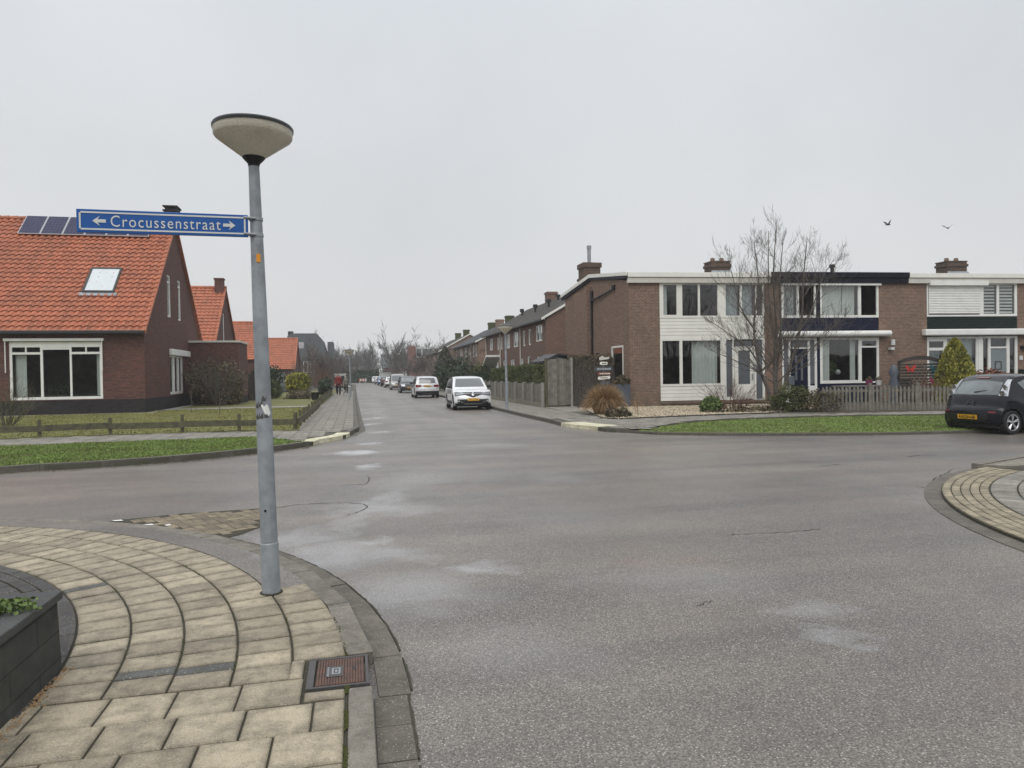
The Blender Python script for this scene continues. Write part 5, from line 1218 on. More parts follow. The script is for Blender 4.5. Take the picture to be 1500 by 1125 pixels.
def board(z0, z1, x0, x1, mat, tilt=0, marks=None):
    m = MB(); y = sy-.06; x0 *= .74; x1 *= .74; z1 = z0+(z1-z0)*.85
    m.prism([(sx+x0, y, z0), (sx+x1, y, z0+tilt), (sx+x1+.03, y, (z0+z1)/2+tilt), (sx+x1, y, z1+tilt), (sx+x0, y, z1), (sx+x0-.03, y, (z0+z1)/2)], (0, .025, 0)); b = m.build('board', mat, o)
    if marks:
        m = MB(); x = sx+x0+.06
        while x < sx+x1-.06:
            w = R.uniform(.015, .05); zc = (z0+z1)/2+tilt*.5; m.box(x, x+w, y-.004, y-.001, zc-.022, zc+.022); x += w+R.uniform(.012, .03)
        m.build('lettering', marks, b)
board(1.93, 2.06, -.17, .17, 'white_board', .0, 'black'); board(1.70, 1.86, -.42, .42, 'slate_pot', .02, 'sign_white'); board(1.55, 1.68, -.30, .34, 'leaf_rust', .0, 'white_paint')
board(1.38, 1.51, -.28, .30, 'white_board', .03, 'leaf_rust'); board(1.18, 1.34, -.16, .28, 'slate_pot'); board(1.00, 1.14, -.30, .26, 'rust', .02, 'white_board')
m = MB(); m.prism([(sx-.16, sy-.06, 2.1), (sx+.2, sy-.06, 2.14), (sx+.22, sy-.06, 2.22), (sx+.05, sy-.06, 2.2), (sx-.05, sy-.06, 2.26), (sx-.17, sy-.06, 2.2)], (0, .025, 0)); m.build('board', 'cream_paint', o)
pxx, pyy = C[0]-.32, C[1]+.1
o = thing('planter', 'tall slate blue planter with dry grass at the house corner', 'planter', (pxx, pyy, .1))
m = MB(); m.box(pxx-.3, pxx+.28, pyy-.28, pyy+.28, .1, 1.12); m.build('pot', 'slate_pot', o, bevel=.015)
m = MB(); leafmesh(m, (pxx, pyy, 1.25), .32, .3, .22, 500, .12, .3, up=.8, tall=1.6); m.build('foliage', 'leaf_brown', o, recalc=False)
m = MB(); m.box(pxx-.72, pxx-.32, pyy-.1, pyy+.25, .1, .95); m.box(pxx-.75, pxx-.3, pyy-.13, pyy+.28, .95, 1.0); m.build('wooden_box', 'wood_grey', label='small weathered wooden box left of the slate blue planter', cat='box')
gx, gy = G(1042, 604, .1); bush('small_shrub', 'small bright green shrub on the gravel under the white front', (gx, gy, .35), .42, .35, .32, 900, .09, 'leaf_bright', core=True)
gx, gy = G(1070, 600, .1); twigbush('twig_shrub', 'pink brown leafless shrub before the white front door', (gx, gy), 1.25, 1.35, 30, 'twig_red', 2, thick=.012, lean=1.1)
gx, gy = G(935, 607, .1); twigbush('twig_shrub', 'sparse thin twigs against the brick corner', (gx, gy), .5, .8, 7, 'straw', 1, thick=.007)
gx, gy = G(1163, 603, .1); bush('hedge_shrub', 'loose green shrub right of the bare tree trunk', (gx, gy, .55), .95, .42, .45, 4200, .06, 'hedge_green', lump=.45)
gx, gy = G(1205, 603, .1); bush('hedge_shrub', 'brown green shrub growing through the start of the picket fence', (gx, gy, .5), .8, .38, .40, 2400, .055, 'leaf_brown', lump=.45)
gx, gy = G(1100, 603, .1); bush('ground_cover', 'low brown plants at the foot of the bare tree', (gx, gy, .1), 1.6, .35, .2, 1300, .09, 'leaf_brown', lump=.5, stems=0)
# picket fence
pf0 = Vector(G(1206, 603, .1)); pf1 = Vector(G(1395, 601.2, .1)); dirn = (pf1-pf0).normalized()
PF = Fr((pf0.x, pf0.y), (dirn.x, dirn.y), (-dirn.y, dirn.x)); L = (pf1-pf0).length+9
o = thing('picket_fence', 'weathered grey picket fence before the blue and green houses', 'fence', (pf0.x, pf0.y, .1))
m = MB(PF); m.box(0, L, .02, .055, .32, .41); m.box(0, L, .02, .055, .80, .89); m.build('rail', 'wood_grey', o)
s = 0; k = 0
while s < 8.8:
    z = .12+.02*R.random(); hh = 1.0+R.uniform(-.04, .04); w = .038; dx = R.uniform(-.015, .015); P = PF.p
    m = MB(); m.prism([P(s-w, -.01, z), P(s+w, -.01, z), P(s+w+dx, -.01, hh-.04), P(s+dx, -.01, hh+.02), P(s-w+dx, -.01, hh-.04)], (dirn.y*-.025, dirn.x*.025, 0)); m.build('picket', 'wood_grey', o)
    s += .135; k += 1
for s in (1.65, 3.3, 5.0, 6.9):
    m = MB(PF); m.box(s-.05, s+.05, .0, .09, .05, 1.12); m.build('post', 'wood_grey', o)
m = MB(PF)
s = 8.9
while s < L: m.box(s-.038, s+.038, -.02, .01, .12, 1.0); s += .135
pp_ = m.build('pickets_behind_car', 'wood_grey', o); props(pp_, kind='stuff')
def atT(u, d):
    r = ray(u, 540); A_ = (C[0], C[1]+d); den = r.x*E1[1]-r.y*E1[0]
    return (A_[1]*r.x-A_[0]*r.y)/(E1[0]*r.y-E1[1]*r.x)
# garden screen with butterflies, conifer, table, pots
cx_, cy_ = T.p(atT(1349, -2.4), -2.4, 0)[:2]
o = thing('garden_screen', 'dark arched slatted garden screen hung with coloured butterflies', 'screen', (cx_, cy_, .1))
SF = Fr((cx_, cy_), E1, (-E1[1], E1[0]))
m = MB(); n = 12
arch = [SF.p(-1.05+2.1*i/n, 0, 1.95+.22*(1-((i/n-.5)*2)**2)) for i in range(n+1)]
low = [SF.p(-1.05+2.1*i/n, 0, 1.80+.20*(1-((i/n-.5)*2)**2)) for i in range(n+1)]
m.prism(arch+low[::-1], (0, .06, 0)); m.fr = SF; m.box(-1.05, -.97, 0, .06, .1, 1.95); m.box(.97, 1.05, 0, .06, .1, 1.95); m.build('frame', 'wood_dark', o)
m = MB(SF)
for k in range(13): m.box(-.97, .97, .02, .035, .25+.125*k, .33+.125*k)
m.build('slats', 'wood_dark', o)
m = MB()
for k in range(-4, 5):
    a, b = (k*.11), .46-abs(k)*.0
    m.tube([SF.p(k*.1-.22, -.03, 1.25+k*.1-.0+.22-.44*0), SF.p(k*.1+.24, -.03, 1.25+k*.1-.24+.0)], .014, 4)
m.prism([SF.p(0, -.02, 1.85), SF.p(.5, -.02, 1.3), SF.p(0, -.02, .75), SF.p(-.5, -.02, 1.3), SF.p(-.44, -.02, 1.3), SF.p(0, -.02, .83), SF.p(.44, -.02, 1.3), SF.p(0, -.02, 1.78)], (0, -.02, 0)); m.build('trellis', 'wood_grey', o)
for i, (s, z, mt, c_) in enumerate(((-.55, 1.62, 'red', 'red'), (.62, 1.6, 'teal', 'teal blue'), (.58, 1.05, 'pink', 'pink'))):
    bo = MB()
    for sg in (-1, 1):
        bo.prism([SF.p(s, -.06, z), SF.p(s+sg*.22, -.09, z+.17), SF.p(s+sg*.24, -.09, z+.02), SF.p(s+sg*.13, -.08, z-.02), SF.p(s+sg*.17, -.09, z-.15), SF.p(s+sg*.04, -.06, z-.14)], (0, -.012, 0))
    bo.build('butterfly_ornament', mt, label='%s metal butterfly hung on the dark garden screen' % c_, cat='ornament', group='butterflies on the garden screen')
m = MB(SF); q = SF.p(-1.35, -.1, 0); m.lathe([(.12, .1), (.2, .3), (.14, .7), (.22, .95), (.12, 1.2), (.2, 1.45), (.1, 1.75), (0, 1.8)], q, 12); m.build('garden_ornament', 'slate_pot', smooth=60, label='tall slate coloured ornament left of the garden screen', cat='ornament')
kx, ky = T.p(atT(1399, -2.9), -2.9, 0)[:2]
bush('golden_conifer', 'golden green cone shaped conifer between garden screen and dark hatchback', (kx, ky, .15), 1.02, 1.02, 2.72, 15000, .085, 'leaf_yellow', 'tree', None, .12, 'cone', .9, 1.6, core=True)
gx, gy = T.p(atT(1352, -3.2), -3.2, 0)[:2]; twigbush('twig_shrub', 'pinkish leafless shrub before the garden screen', (gx, gy), .8, 1.3, 26, 'twig_red', 2, thick=.01)
gx, gy = T.p(atT(1450, -2.5), -2.5, 0)[:2]; bush('rusty_hedge', 'rust leaved shrub right of the golden conifer', (gx, gy, 1.0), 1.1, .5, .55, 1500, .09, 'leaf_rust', stems=8)
sT = atT(1277, -1.6)
o = thing('garden_table', 'low grey garden table with flower pots under the big window', 'table', T.p(sT, -1.6, .1))
TF = Fr(T.p(sT, -1.6, 0)[:2], E1, (-E1[1], E1[0]))
m = MB(TF); m.box(-1.7, 1.5, -.35, .35, .86, .91); m.build('table_top', 'wood_grey', o)
for s in (-1.6, 1.4):
    for d in (-.3, .3): m = MB(TF); m.box(s-.04, s+.04, d-.04, d+.04, .1, .86); m.build('leg', 'wood_grey', o)
for i, (s, mt, c_, r_) in enumerate(((-.2, 'purple_pot', 'purple pot on the garden table', .16), (.25, 'sign_white', 'white pot with dry plant on the garden table', .13), (1.1, 'slate_pot', 'grey pot at the right end of the garden table', .12))):
    q = TF.p(s, -.1, .91); o = thing('plant_pot', c_, 'pot', q, 'pots on the garden table')
    m = MB(); m.lathe([(r_*.75, 0), (r_, .22), (r_*.9, .22), (0, .2)], q, 14); m.build('pot', mt, o, smooth=50)
    m = MB(); leafmesh(m, (q[0], q[1], q[2]+.27), .13, .13, .1, 120, .06, .3); m.build('plant', 'leaf_brown', o, recalc=False)
m = MB(TF); m.box(1.6, 2.3, -.3, .3, .5, .55); m.add([TF.p(1.6, .3, .55), TF.p(2.3, .3, .55), TF.p(2.25, .42, 1.15), TF.p(1.65, .42, 1.15)], [(0, 1, 2, 3)]); m.box(1.6, 1.66, -.3, .3, .1, .5); m.box(2.24, 2.3, -.3, .3, .1, .5)
m.build('garden_chair', 'green_dark', label='dark green garden chair between table and screen', cat='chair')
q = T.p(9.9, .5, 1.0); bush('window_plant', 'leafy house plant behind the big window of the blue house', (q[0], q[1], 1.7), .28, .15, .3, 260, .12, 'leaf_bright', 'plant', stems=1)
q = T.p(10.25, .45, 1.3); m = MB(); m.lathe([(.0, -.13), (.1, -.08), (.13, 0), (.09, .1), (0, .13)], (q[0], q[1], 1.5), 10); m.build('flower', 'sign_white', label='white round blossom beside the leafy window plant', cat='flower')
for k in range(4):
    q = A.p(3.2+.25*k, .35, 0); bush('window_plant', ['house plant at the middle of the big left window, first from the right', 'second house plant in the big left window', 'third house plant in the big left window', 'fourth house plant in the big left window, nearest its curtain'][k], (q[0], q[1], 1.25), .16, .14, .26, 160, .1, 'leaf_dark', 'plant', 'plants on the big window sill', stems=1)
# board fence, gate, shed
o = thing('board_fence', 'grey board fence with concrete posts along the right pavement', 'fence', (8.45, 31.6, .1))
F = Fr((8.45, 31.6), (0, 1), (1, 0))
for k in range(9):
    m = MB(F); m.box(k*1.85-.06, k*1.85+.06, -.08, .06, .05, 1.22); m.build('post', 'concrete', o)
for k in range(8):
    m = MB(F); s = k*1.85+.07
    while s < (k+1)*1.85-.12: m.box(s, s+.155, -.02+R.uniform(-.008, .004), .01, .3, 1.16+R.uniform(-.015, .01)); s += .163
    m.build('panel', 'wood_grey', o)
m = MB(F); m.box(0, 14.8, -.05, .04, .08, .29); m.build('base_board', 'concrete_old', o)
o = thing('plank_gate', 'tall weathered plank gate between board fence and brown hedge', 'gate', (9.2, 31.5, .1))
F = Fr((8.65, 31.45), (1, 0), (0, 1))
m = MB(F); s = .0
while s < 1.05: m.box(s, s+.105, R.uniform(-.01, .01), .03, .16, 2.28+R.uniform(-.02, .02)); s += .113
m.build('planks', 'wood_grey', o)
for s in (-.12, 1.1): m = MB(F); m.box(s, s+.1, -.03, .09, .1, 2.35); m.build('post', 'concrete' if s > 0 else 'wood_mossy', o)
m = MB(F); m.box(0, 1.1, .03, .06, .5, .6); m.box(0, 1.1, .03, .06, 1.9, 2.0); m.build('rail', 'wood_grey', o)
o = thing('garden_shed', 'small shed with shallow dark gable roof behind the plank gate', 'shed', (9.8, 36, .1))
m = MB(); m.prism([(9.6, 35.2, .1), (11.3, 35.2, .1), (11.3, 35.2, 2.2), (10.2, 35.2, 2.5), (9.6, 35.2, 2.2)], (0, 2.4, 0)); m.build('wall', 'shed_white', o)
m = MB(); m.prism([(9.4, 35.0, 2.18), (10.2, 35.0, 2.55), (11.6, 35.0, 2.4), (11.6, 35.0, 2.48), (10.2, 35.0, 2.66), (9.4, 35.0, 2.28)], (0, 2.7, 0)); m.build('roof', 'dark_grey', o)
m = MB(); m.add([(10.8, 62, 1.3), (10.8, 58.5, 3.1), (11.9, 58.5, 3.1), (11.9, 62, 1.3)], [(0, 1, 2, 3)]); m.prism([(10.75, 62, 1.28), (10.75, 58.5, 3.08), (10.75, 58.5, 3.25), (10.75, 62, 1.45)], (1.2, 0, 0)); m.build('garden_awning', 'white_paint', label='slanting white edged canopy in a garden behind the white crossover', cat='awning')
# low rail fences on the left
def railfence(name, label, pts, zr=(.27, .44)):
    P = [Vector(p) for p in pts]; o = thing(name, label, 'fence', (P[0].x, P[0].y, .12), 'low rail fences round the left lawn')
    for i, p in enumerate(P):
        m = MB(); m.tube([(p.x, p.y, .08), (p.x+R.uniform(-.015, .015), p.y, .59+R.uniform(-.02, .04))], [.048, .044], 8); m.build('post', 'wood_mossy', o)
    for a_, b_ in zip(P, P[1:]):
        d = (b_-a_).normalized(); n = Vector((d.y, -d.x))*.05; e = d*.04; z0, z1 = zr
        m = MB(); q = [a_+n-e, b_+n+e]; s0, s1 = R.uniform(-.015, .015), R.uniform(-.015, .015)
        m.add([(q[0].x, q[0].y, z0+s0), (q[1].x, q[1].y, z0+s1), (q[1].x, q[1].y, z1+s1), (q[0].x, q[0].y, z1+s0)]+[(q[0].x+n.x*.6, q[0].y+n.y*.6, z0+s0), (q[1].x+n.x*.6, q[1].y+n.y*.6, z0+s1), (q[1].x+n.x*.6, q[1].y+n.y*.6, z1+s1), (q[0].x+n.x*.6, q[0].y+n.y*.6, z1+s0)],
              [(0, 1, 2, 3), (4, 5, 6, 7), (0, 1, 5, 4), (3, 2, 6, 7), (0, 3, 7, 4), (1, 2, 6, 5)])
        m.build('rail', 'wood_mossy', o)
fp = [G(-190, 650, .1), G(-60, 645.5, .1), G(58.5, 641.3, .1), G(162, 637, .1), G(267, 634.2, .1), G(352, 631.6, .1), (-1.72, 21.55)]
fp[5] = ((fp[4][0]+fp[6][0])/2, (fp[4][1]+fp[6][1])/2)
railfence('rail_fence', 'low mossy rail fence between olive lawn and side street pavement', fp)
railfence('rail_fence', 'low rail fence running beside the street pavement toward the walkers', [(-1.70-.006*k, 21.65+1.72*k) for k in range(10)])
railfence('rail_fence', 'farther low fence beside the walkers, past the garden path', [(-1.85-.006*k, 41+1.8*k) for k in range(13)])
o = thing('plank_fence', 'dark vertical plank fence beyond the flat roofed wing', 'fence', (-6, 50, .1)); m = MB(); x = -8.9
while x < -6.3: m.box(x, x+.13, 50, 50.03, .1, 1.9); x += .14
m.build('planks', 'wood_dark', o)
m = MB()
def litter(x, y, z, s_):
    a_ = R.uniform(0, 6.3); c_, d_ = cos(a_)*s_, sin(a_)*s_
    m.add([(x-c_, y-d_, z), (x+d_*.5, y-c_*.5, z+s_*.25), (x+c_, y+d_, z+.001), (x-d_*.5, y+c_*.5, z+s_*.1)], [(0, 1, 2, 3)])
for _ in range(900):
    k = R.randint(0, len(rvf)-2); t_ = R.random(); p_, q_ = rvf[k], rvf[k+1]; o_ = R.choice((R.gauss(-.22, .06), R.uniform(.0, 2.2)))
    litter(p_[0]+(q_[0]-p_[0])*t_, p_[1]+(q_[1]-p_[1])*t_+o_, .012 if o_ < 0 else .12, R.uniform(.015, .035))
for _ in range(700):
    k = R.randint(4, len(vfront)-2); t_ = R.random(); p_, q_ = vfront[k], vfront[k+1]; o_ = R.choice((R.gauss(-.3, .06), R.uniform(.0, 2.)))
    litter(p_[0]+(q_[0]-p_[0])*t_+max(0, -o_)*.5, p_[1]+(q_[1]-p_[1])*t_+o_, .012 if o_ < 0 else .16, R.uniform(.015, .035))
m.build('leaf_litter', 'leaf_brown', kind='stuff', label='brown fallen leaves along the kerbs and on the verges', cat='leaves', recalc=False)
# ------------------------------------------------------------------ near street lamp and name sign
HD = Vector((sin(YAW), cos(YAW), 0))
pb = Vector((*G(397.5, 868, .08), .08)); pt = onplane(371.5, 234, pb, HD); ax = (pt-pb).normalized(); PL = (pt-pb).length
def onpole(t): return pb+ax*t
o = thing('street_lamp', 'galvanised lamp post with cone shaped glass head on the near pavement', 'street lamp', pb)
m = MB(); m.tube([pb-ax*.1, onpole(.36)], [.066, .064], 28); m.tube([onpole(.36), onpole(.365), onpole(.37)], [.064, .064, .060], 28, cap=False); m.tube([onpole(.37), onpole(1.2), onpole(2.2), onpole(PL)], [.060, .056, .049, .037], 28); pole = m.build('pole', 'galv', o, smooth=40)
m = MB(); vv = -HD; sd = Vector((HD.y, -HD.x, 0))
def onsurf(t, w, r, off): # point on the pole skin at angle w from viewer side
    return onpole(t)+(vv*cos(w)+sd*sin(w))*(r+off)
m.grid(lambda u, v: onsurf(.38+.27*v, -.62+1.24*u, .0605-.0012*v, .0035), 8, 2); m.build('service_door', 'galv', pole, smooth=180)
m = MB(); c = onsurf(.61, 0.05, .06, .004); m.tube([c, c+vv*.004], [.009, .009], 12); m.build('lock', 'black', pole)
m = MB(); c = onpole(0); m.lathe([(.0, .003), (.082, .003), (.076, .010), (.066, .010)], (pb.x, pb.y, .08), 20); m.build('base_collar', 'joint', pole)
m = MB(); m.grid(lambda u, v: onsurf(1.30+.07*v+.01*sin(u*9), .5+.8*u-.5*v, .0555, .0022), 5, 3); m.build('sticker', 'white_paint', pole)
m = MB()
for (t, w) in ((1.36, -.3), (1.27, -.9), (1.275, -.3), (1.40, .1), (1.28, .35), (1.35, -.9)):
    ph = R.uniform(0, 6); m.grid(lambda u, v: onsurf(t+.030*v+.012*sin(u*8+ph)*v, w+.55*u, .0557, .0016), 7, 2)
m.build('torn_sticker', 'iron', pole)
m = MB(); m.grid(lambda u, v: onsurf(2.40+.06*v, .15+.6*u, .0482, .0022), 3, 1); m.build('orange_sticker', 'sticker_orange', pole)
hb_ = onpole(PL-.03)
m = MB(); prof = [(.0, -.02), (.039, -.02), (.042, .0), (.066, .026), (.078, .040), (.08, .045), (0, .045)]
m.lathe(prof, tuple(hb_), 28); m.build('socket', 'black', o, smooth=35)
m = MB(); m.lathe([(.060, .032), (.262, .182), (.271, .195), (.275, .245), (.266, .248), (.256, .195), (.06, .048)], tuple(hb_), 56); m.build('lamp_shade', 'lamp_glass', o, smooth=35)
m = MB(); m.lathe([(.266, .236), (.279, .238), (.282, .256), (.275, .266), (.17, .280), (0, .286)], tuple(hb_), 56); m.lathe([(0, .238), (.268, .236)], tuple(hb_), 40); m.build('lid', 'lamp_rim', o, smooth=30)
m = MB(); m.lathe([(0, .05), (.03, .06), (.035, .15), (0, .18)], tuple(hb_), 14); m.build('bulb', 'sign_white', o, smooth=50)
# name sign
sr = onplane(363.5, 331.5, pb-HD*.06, HD); sl = onplane(112.5, 323, sr-HD*.30, HD)
v1 = (sr-sl); v1.z = 0; LS = v1.length; v1.normalize(); up = Vector((0, 0, 1)); tilt = (sr.z-sl.z)/LS
nn = v1.cross(up).normalized()
if nn.dot(HD) > 0: nn = -nn
def sp_(x, z, o_): return tuple(sl+v1*x+up*(z+tilt*x)+nn*o_)
o = thing('street_name_sign', 'long blue street name sign reading Crocussenstraat clamped to the lamp post', 'sign', tuple(sr))
HS = .078
def sbox(m, x0, x1, z0, z1, o0, o1):
    m.add([sp_(x, z, q) for q in (o0, o1) for z in (z0, z1) for x in (x0, x1)], [(0, 2, 3, 1), (4, 5, 7, 6), (0, 1, 5, 4), (2, 6, 7, 3), (0, 4, 6, 2), (1, 3, 7, 5)])
m = MB(); sbox(m, 0, LS, -HS, HS, -.012, .012); pn = m.build('panel', 'sign_blue', o, bevel=.003)
m = MB(); i0, w = .016, .011; m_ = HS-i0
sbox(m, i0+.01, LS-i0-.01, m_-w, m_, .0135, .0150); sbox(m, i0+.01, LS-i0-.01, -m_, -m_+w, .0135, .0150); sbox(m, i0, i0+w, -m_+w*.8, m_-w*.8, .0135, .0150); sbox(m, LS-i0-w, LS-i0, -m_+w*.8, m_-w*.8, .0135, .0150)
m.build('border', 'sign_white', pn)
def textmesh(txt, x0, x1, z0, hgt, fn, bold=.02, spacing=1.):
    cu = bpy.data.curves.new('t', 'FONT'); cu.body = txt; cu.size = 1; cu.offset = bold; cu.space_character = spacing; cu.resolution_u = 3
    ob = bpy.data.objects.new('t', cu); COL.objects.link(ob)
    dg = bpy.context.evaluated_depsgraph_get(); me = bpy.data.meshes.new_from_object(ob.evaluated_get(dg))
    vs = [v.co.copy() for v in me.vertices]; fs = [tuple(p.vertices) for p in me.polygons]
    bpy.data.objects.remove(ob); bpy.data.curves.remove(cu); bpy.data.meshes.remove(me)
    ax0, ax1 = min(v.x for v in vs), max(v.x for v in vs); az1 = max(v.y for v in vs)
    m = MB(); m.add([fn(x0+(v.x-ax0)/(ax1-ax0)*(x1-x0), z0+v.y/az1*hgt) for v in vs], fs); return m
k_ = LS/251.
m = textmesh('Crocussenstraat', 48*k_, 209*k_, -.036, .076, lambda x, z: sp_(x, z, .0152), .0, 1.16); m.build('lettering', 'sign_white', pn, recalc=False)
m = MB()
for (c, sg) in ((32*k_, -1), (222*k_, 1)):
    m.add([sp_(c+sg*x, z, .0152) for x, z in ((.042, 0), (-.004, .034), (.010, .011), (-.040, .011), (-.040, -.011), (.010, -.011), (-.004, -.034))], [(0, 1, 2), (2, 3, 4, 5), (0, 2, 5), (0, 5, 6)])
m.build('arrow', 'sign_white', pn, recalc=False)
tS = (sr.z-pb.z)/ax.z
m = MB()
for dz in (-.055, .06):
    c = onpole(tS+dz); m.tube([c-ax*.011, c+ax*.011], [.0485, .0485], 24); q = Vector(sp_(LS, dz, 0)); m.tube([q-v1*.03+nn*.016, c+nn*.049], [.009, .009], 8); m.tube([q-v1*.02-nn*.0, c-nn*.03], [.010, .010], 8)
m.build('clamp', 'zinc', o, smooth=40)
# iron cover
o = thing('access_cover', 'rusty square iron cover let into the near pavement kerb', 'cover', (-.11, 3.88, .08))
m = MB(); m.box(-.27, .05, 3.686, 3.70, .04, .084); m.box(-.27, .05, 4.048, 4.062, .04, .085); m.box(-.27, -.232, 3.70, 4.048, .04, .084); m.box(.028, .045, 3.70, 4.048, .04, .086); m.build('frame', 'iron', o, bevel=.004)
m = MB(); m.box(-.222, .022, 3.706, 4.042, .05, .078)
k = 0
while k < 17:
    x = -.219+k*.0142; m.box(x, x+.0095, 3.71, 4.038, .078, .0835); k += 1
lid = m.build('lid', 'rust', o)
m = MB(); m.box(-.175, -.085, 3.80, 3.93, .0835, .086); m.build('badge', 'iron', lid)
m = MB(); m.box(-.145, -.10, 3.825, 3.835, .086, .0885); m.box(-.145, -.10, 3.895, 3.905, .086, .0885); m.box(-.145, -.135, 3.835, 3.895, .086, .0885); m.box(-.11, -.10, 3.835, 3.895, .086, .0885); m.box(-.128, -.116, 3.85, 3.88, .086, .0885)
for j in range(6): m.box(-.168, -.158, 3.805+j*.02, 3.817+j*.02, .086, .0885)
m.build('emblem', 'zinc', lid)
m = MB(); m.box(-.035, -.018, 3.87, 3.91, .0838, .0842); m.build('keyhole', 'black', lid)
# low planter wall bottom left
o = thing('planter_wall', 'low dark block planter wall at the near pavement edge', 'wall', (-1.6, 4.3, .08))
m = MB(); m.add([(-1.585, -1, .02), (-1.585, 4.3, .02), (-3.6, 4.36, .02), (-3.6, -1, .02), (-1.60, -1, .455), (-1.60, 4.29, .455), (-3.6, 4.35, .455), (-3.6, -1, .455)], [(0, 1, 5, 4), (1, 2, 6, 5), (2, 3, 7, 6)]); m.build('blocks', 'block_wall', o, recalc=False)
m = MB(); m.prism([(-1.578, -1, .458), (-1.578, 4.312, .458), (-3.62, 4.37, .458), (-3.62, -1, .458)], (0, 0, .045)); m.build('cap', 'slate_far' if False else 'dark_cap', o, bevel=.006) if 'dark_cap' in MATS else None
speckled('dark_cap', (.075, .078, .078), (.045, .048, .05), spots=.15)
m.build('cap', 'dark_cap', o, bevel=.006)
ix, iy = G(14, 897, .5); bush('ivy', 'small bright ivy spreading over the dark planter wall', (ix-.04, iy, .53), .14, .085, .035, 420, .024, 'leaf_bright', 'plant', lump=.5, stems=0)
m = MB()
for _ in range(500):
    y = R.uniform(2.6, 4.3); x = -1.575+abs(R.gauss(0, .03)); s = R.uniform(.003, .009); z = .078
    m.add([(x-s, y-s, z), (x+s, y-s*.5, z), (x+s*.4, y+s, z), (x, y, z+s*1.2)], [(0, 1, 3), (1, 2, 3), (2, 0, 3)])
m.build('debris', 'straw', kind='stuff', label='fine dry litter along the foot of the planter wall', cat='litter', recalc=False)
m = MB()
for _ in range(2600):                 # moss tufts in the joints beside the kerb and arcs
    if R.random() < .5: a_ = R.uniform(.05, 1.2); r_ = R.choice(radii[1:])+R.gauss(0, .004); x, y = pol(r_, a_)
    else: x, y = -.064+R.gauss(0, .005), R.uniform(2.4, 3.7)
    if noise.noise((x*3.3, y*3.3, 5)) < .12: continue
    s = R.uniform(.003, .0075); z = .074
    m.add([(x-s, y-s, z), (x+s, y-s*.5, z), (x+s*.4, y+s, z), (x, y, z+s*1.3)], [(0, 1, 3), (1, 2, 3), (2, 0, 3)])
m.build('moss', 'moss', kind='stuff', label='moss tufts in the joints between the near paving slabs', cat='moss', recalc=False)
# other street lamps
def farlamp(label, x, y, hgt=4.1):
    o = thing('street_lamp', label, 'street lamp', (x, y, .1), 'cone headed street lamps')
    m = MB(); m.tube([(x, y, 0), (x, y, 1.2), (x-.02, y, hgt-.35)], [.062, .058, .038], 12); m.build('pole', 'galv', o, smooth=40)
    m = MB(); m.lathe([(.05, -.35), (.32, -.10), (.325, -.03), (0, -.03)], (x-.02, y, hgt), 24); m.build('lamp_shade', 'lamp_glass', o, smooth=35)
    m = MB(); m.lathe([(.335, -.045), (.335, -.015), (.2, .04), (0, .06)], (x-.02, y, hgt), 24); m.build('lid', 'lamp_rim', o, smooth=35); return o
x, y = G(742.5, 600, .1); farlamp('cone headed street lamp on the right pavement before the board fence', x, y, 3.74)
x, y = G(513.5, 582, .1); farlamp('cone headed street lamp on the left kerb beside the two walkers', x, y, 3.58)
x, y = -.35, 49.; o = thing('street_bollard', 'short grey metal post at the left kerb in front of the far lamp', 'post', (x, y, .1)); m = MB(); m.box(x-.07, x+.07, y-.05, y+.05, .1, .95); m.build('post', 'zinc', o, bevel=.01); m = MB(); m.box(x-.08, x+.08, y-.06, y+.06, .95, 1.0); m.build('cap', 'white_paint', o)
o = thing('utility_cabinet', 'pale utility cabinet at the pavement edge past the far street lamp', 'cabinet', (-1.3, 84, .1)); m = MB(); m.box(-2.2, -1.0, 84, 84.4, .1, 1.85); m.build('body', 'shed_white', o, bevel=.02); m = MB(); m.box(-2.3, -.9, 83.95, 84.5, 1.85, 1.95); m.build('roof', 'cream_paint', o); m = MB(); m.box(-2.05, -1.62, 83.97, 84, .3, 1.7); m.box(-1.55, -1.12, 83.97, 84, .3, 1.7); m.build('door', 'car_glass', o)
# road barrier and small white sign at the far end
o = thing('road_barrier', 'small red and white barrier at the far end of the street', 'barrier', (1.6, 150, 0))
m = MB()
for k in range(3): m.box(.9+k*.5, 1.15+k*.5, 150, 150.1, .6, 1.1)
m.build('red_stripes', 'red_fence', o); m = MB()
for k in range(3): m.box(1.15+k*.5, 1.4+k*.5, 150, 150.1, .6, 1.1)
m.box(1.0, 1.1, 150, 150.1, 0, .6); m.box(2.1, 2.2, 150, 150.1, 0, .6); m.build('white_frame', 'sign_white', o)
o = thing('road_sign', 'small white square sign over the last parked cars', 'sign', (5.8, 165, 0)); m = MB(); m.tube([(5.9, 165, 0), (5.9, 165, 3)], .05, 6); m.build('pole', 'zinc', o); m = MB(); m.box(5.55, 6.25, 164.9, 164.95, 2.5, 3.2); p = m.build('plate', 'sign_white', o); m = MB(); m.box(5.75, 6.05, 164.87, 164.89, 2.7, 3.0); m.build('symbol', 'black', p)
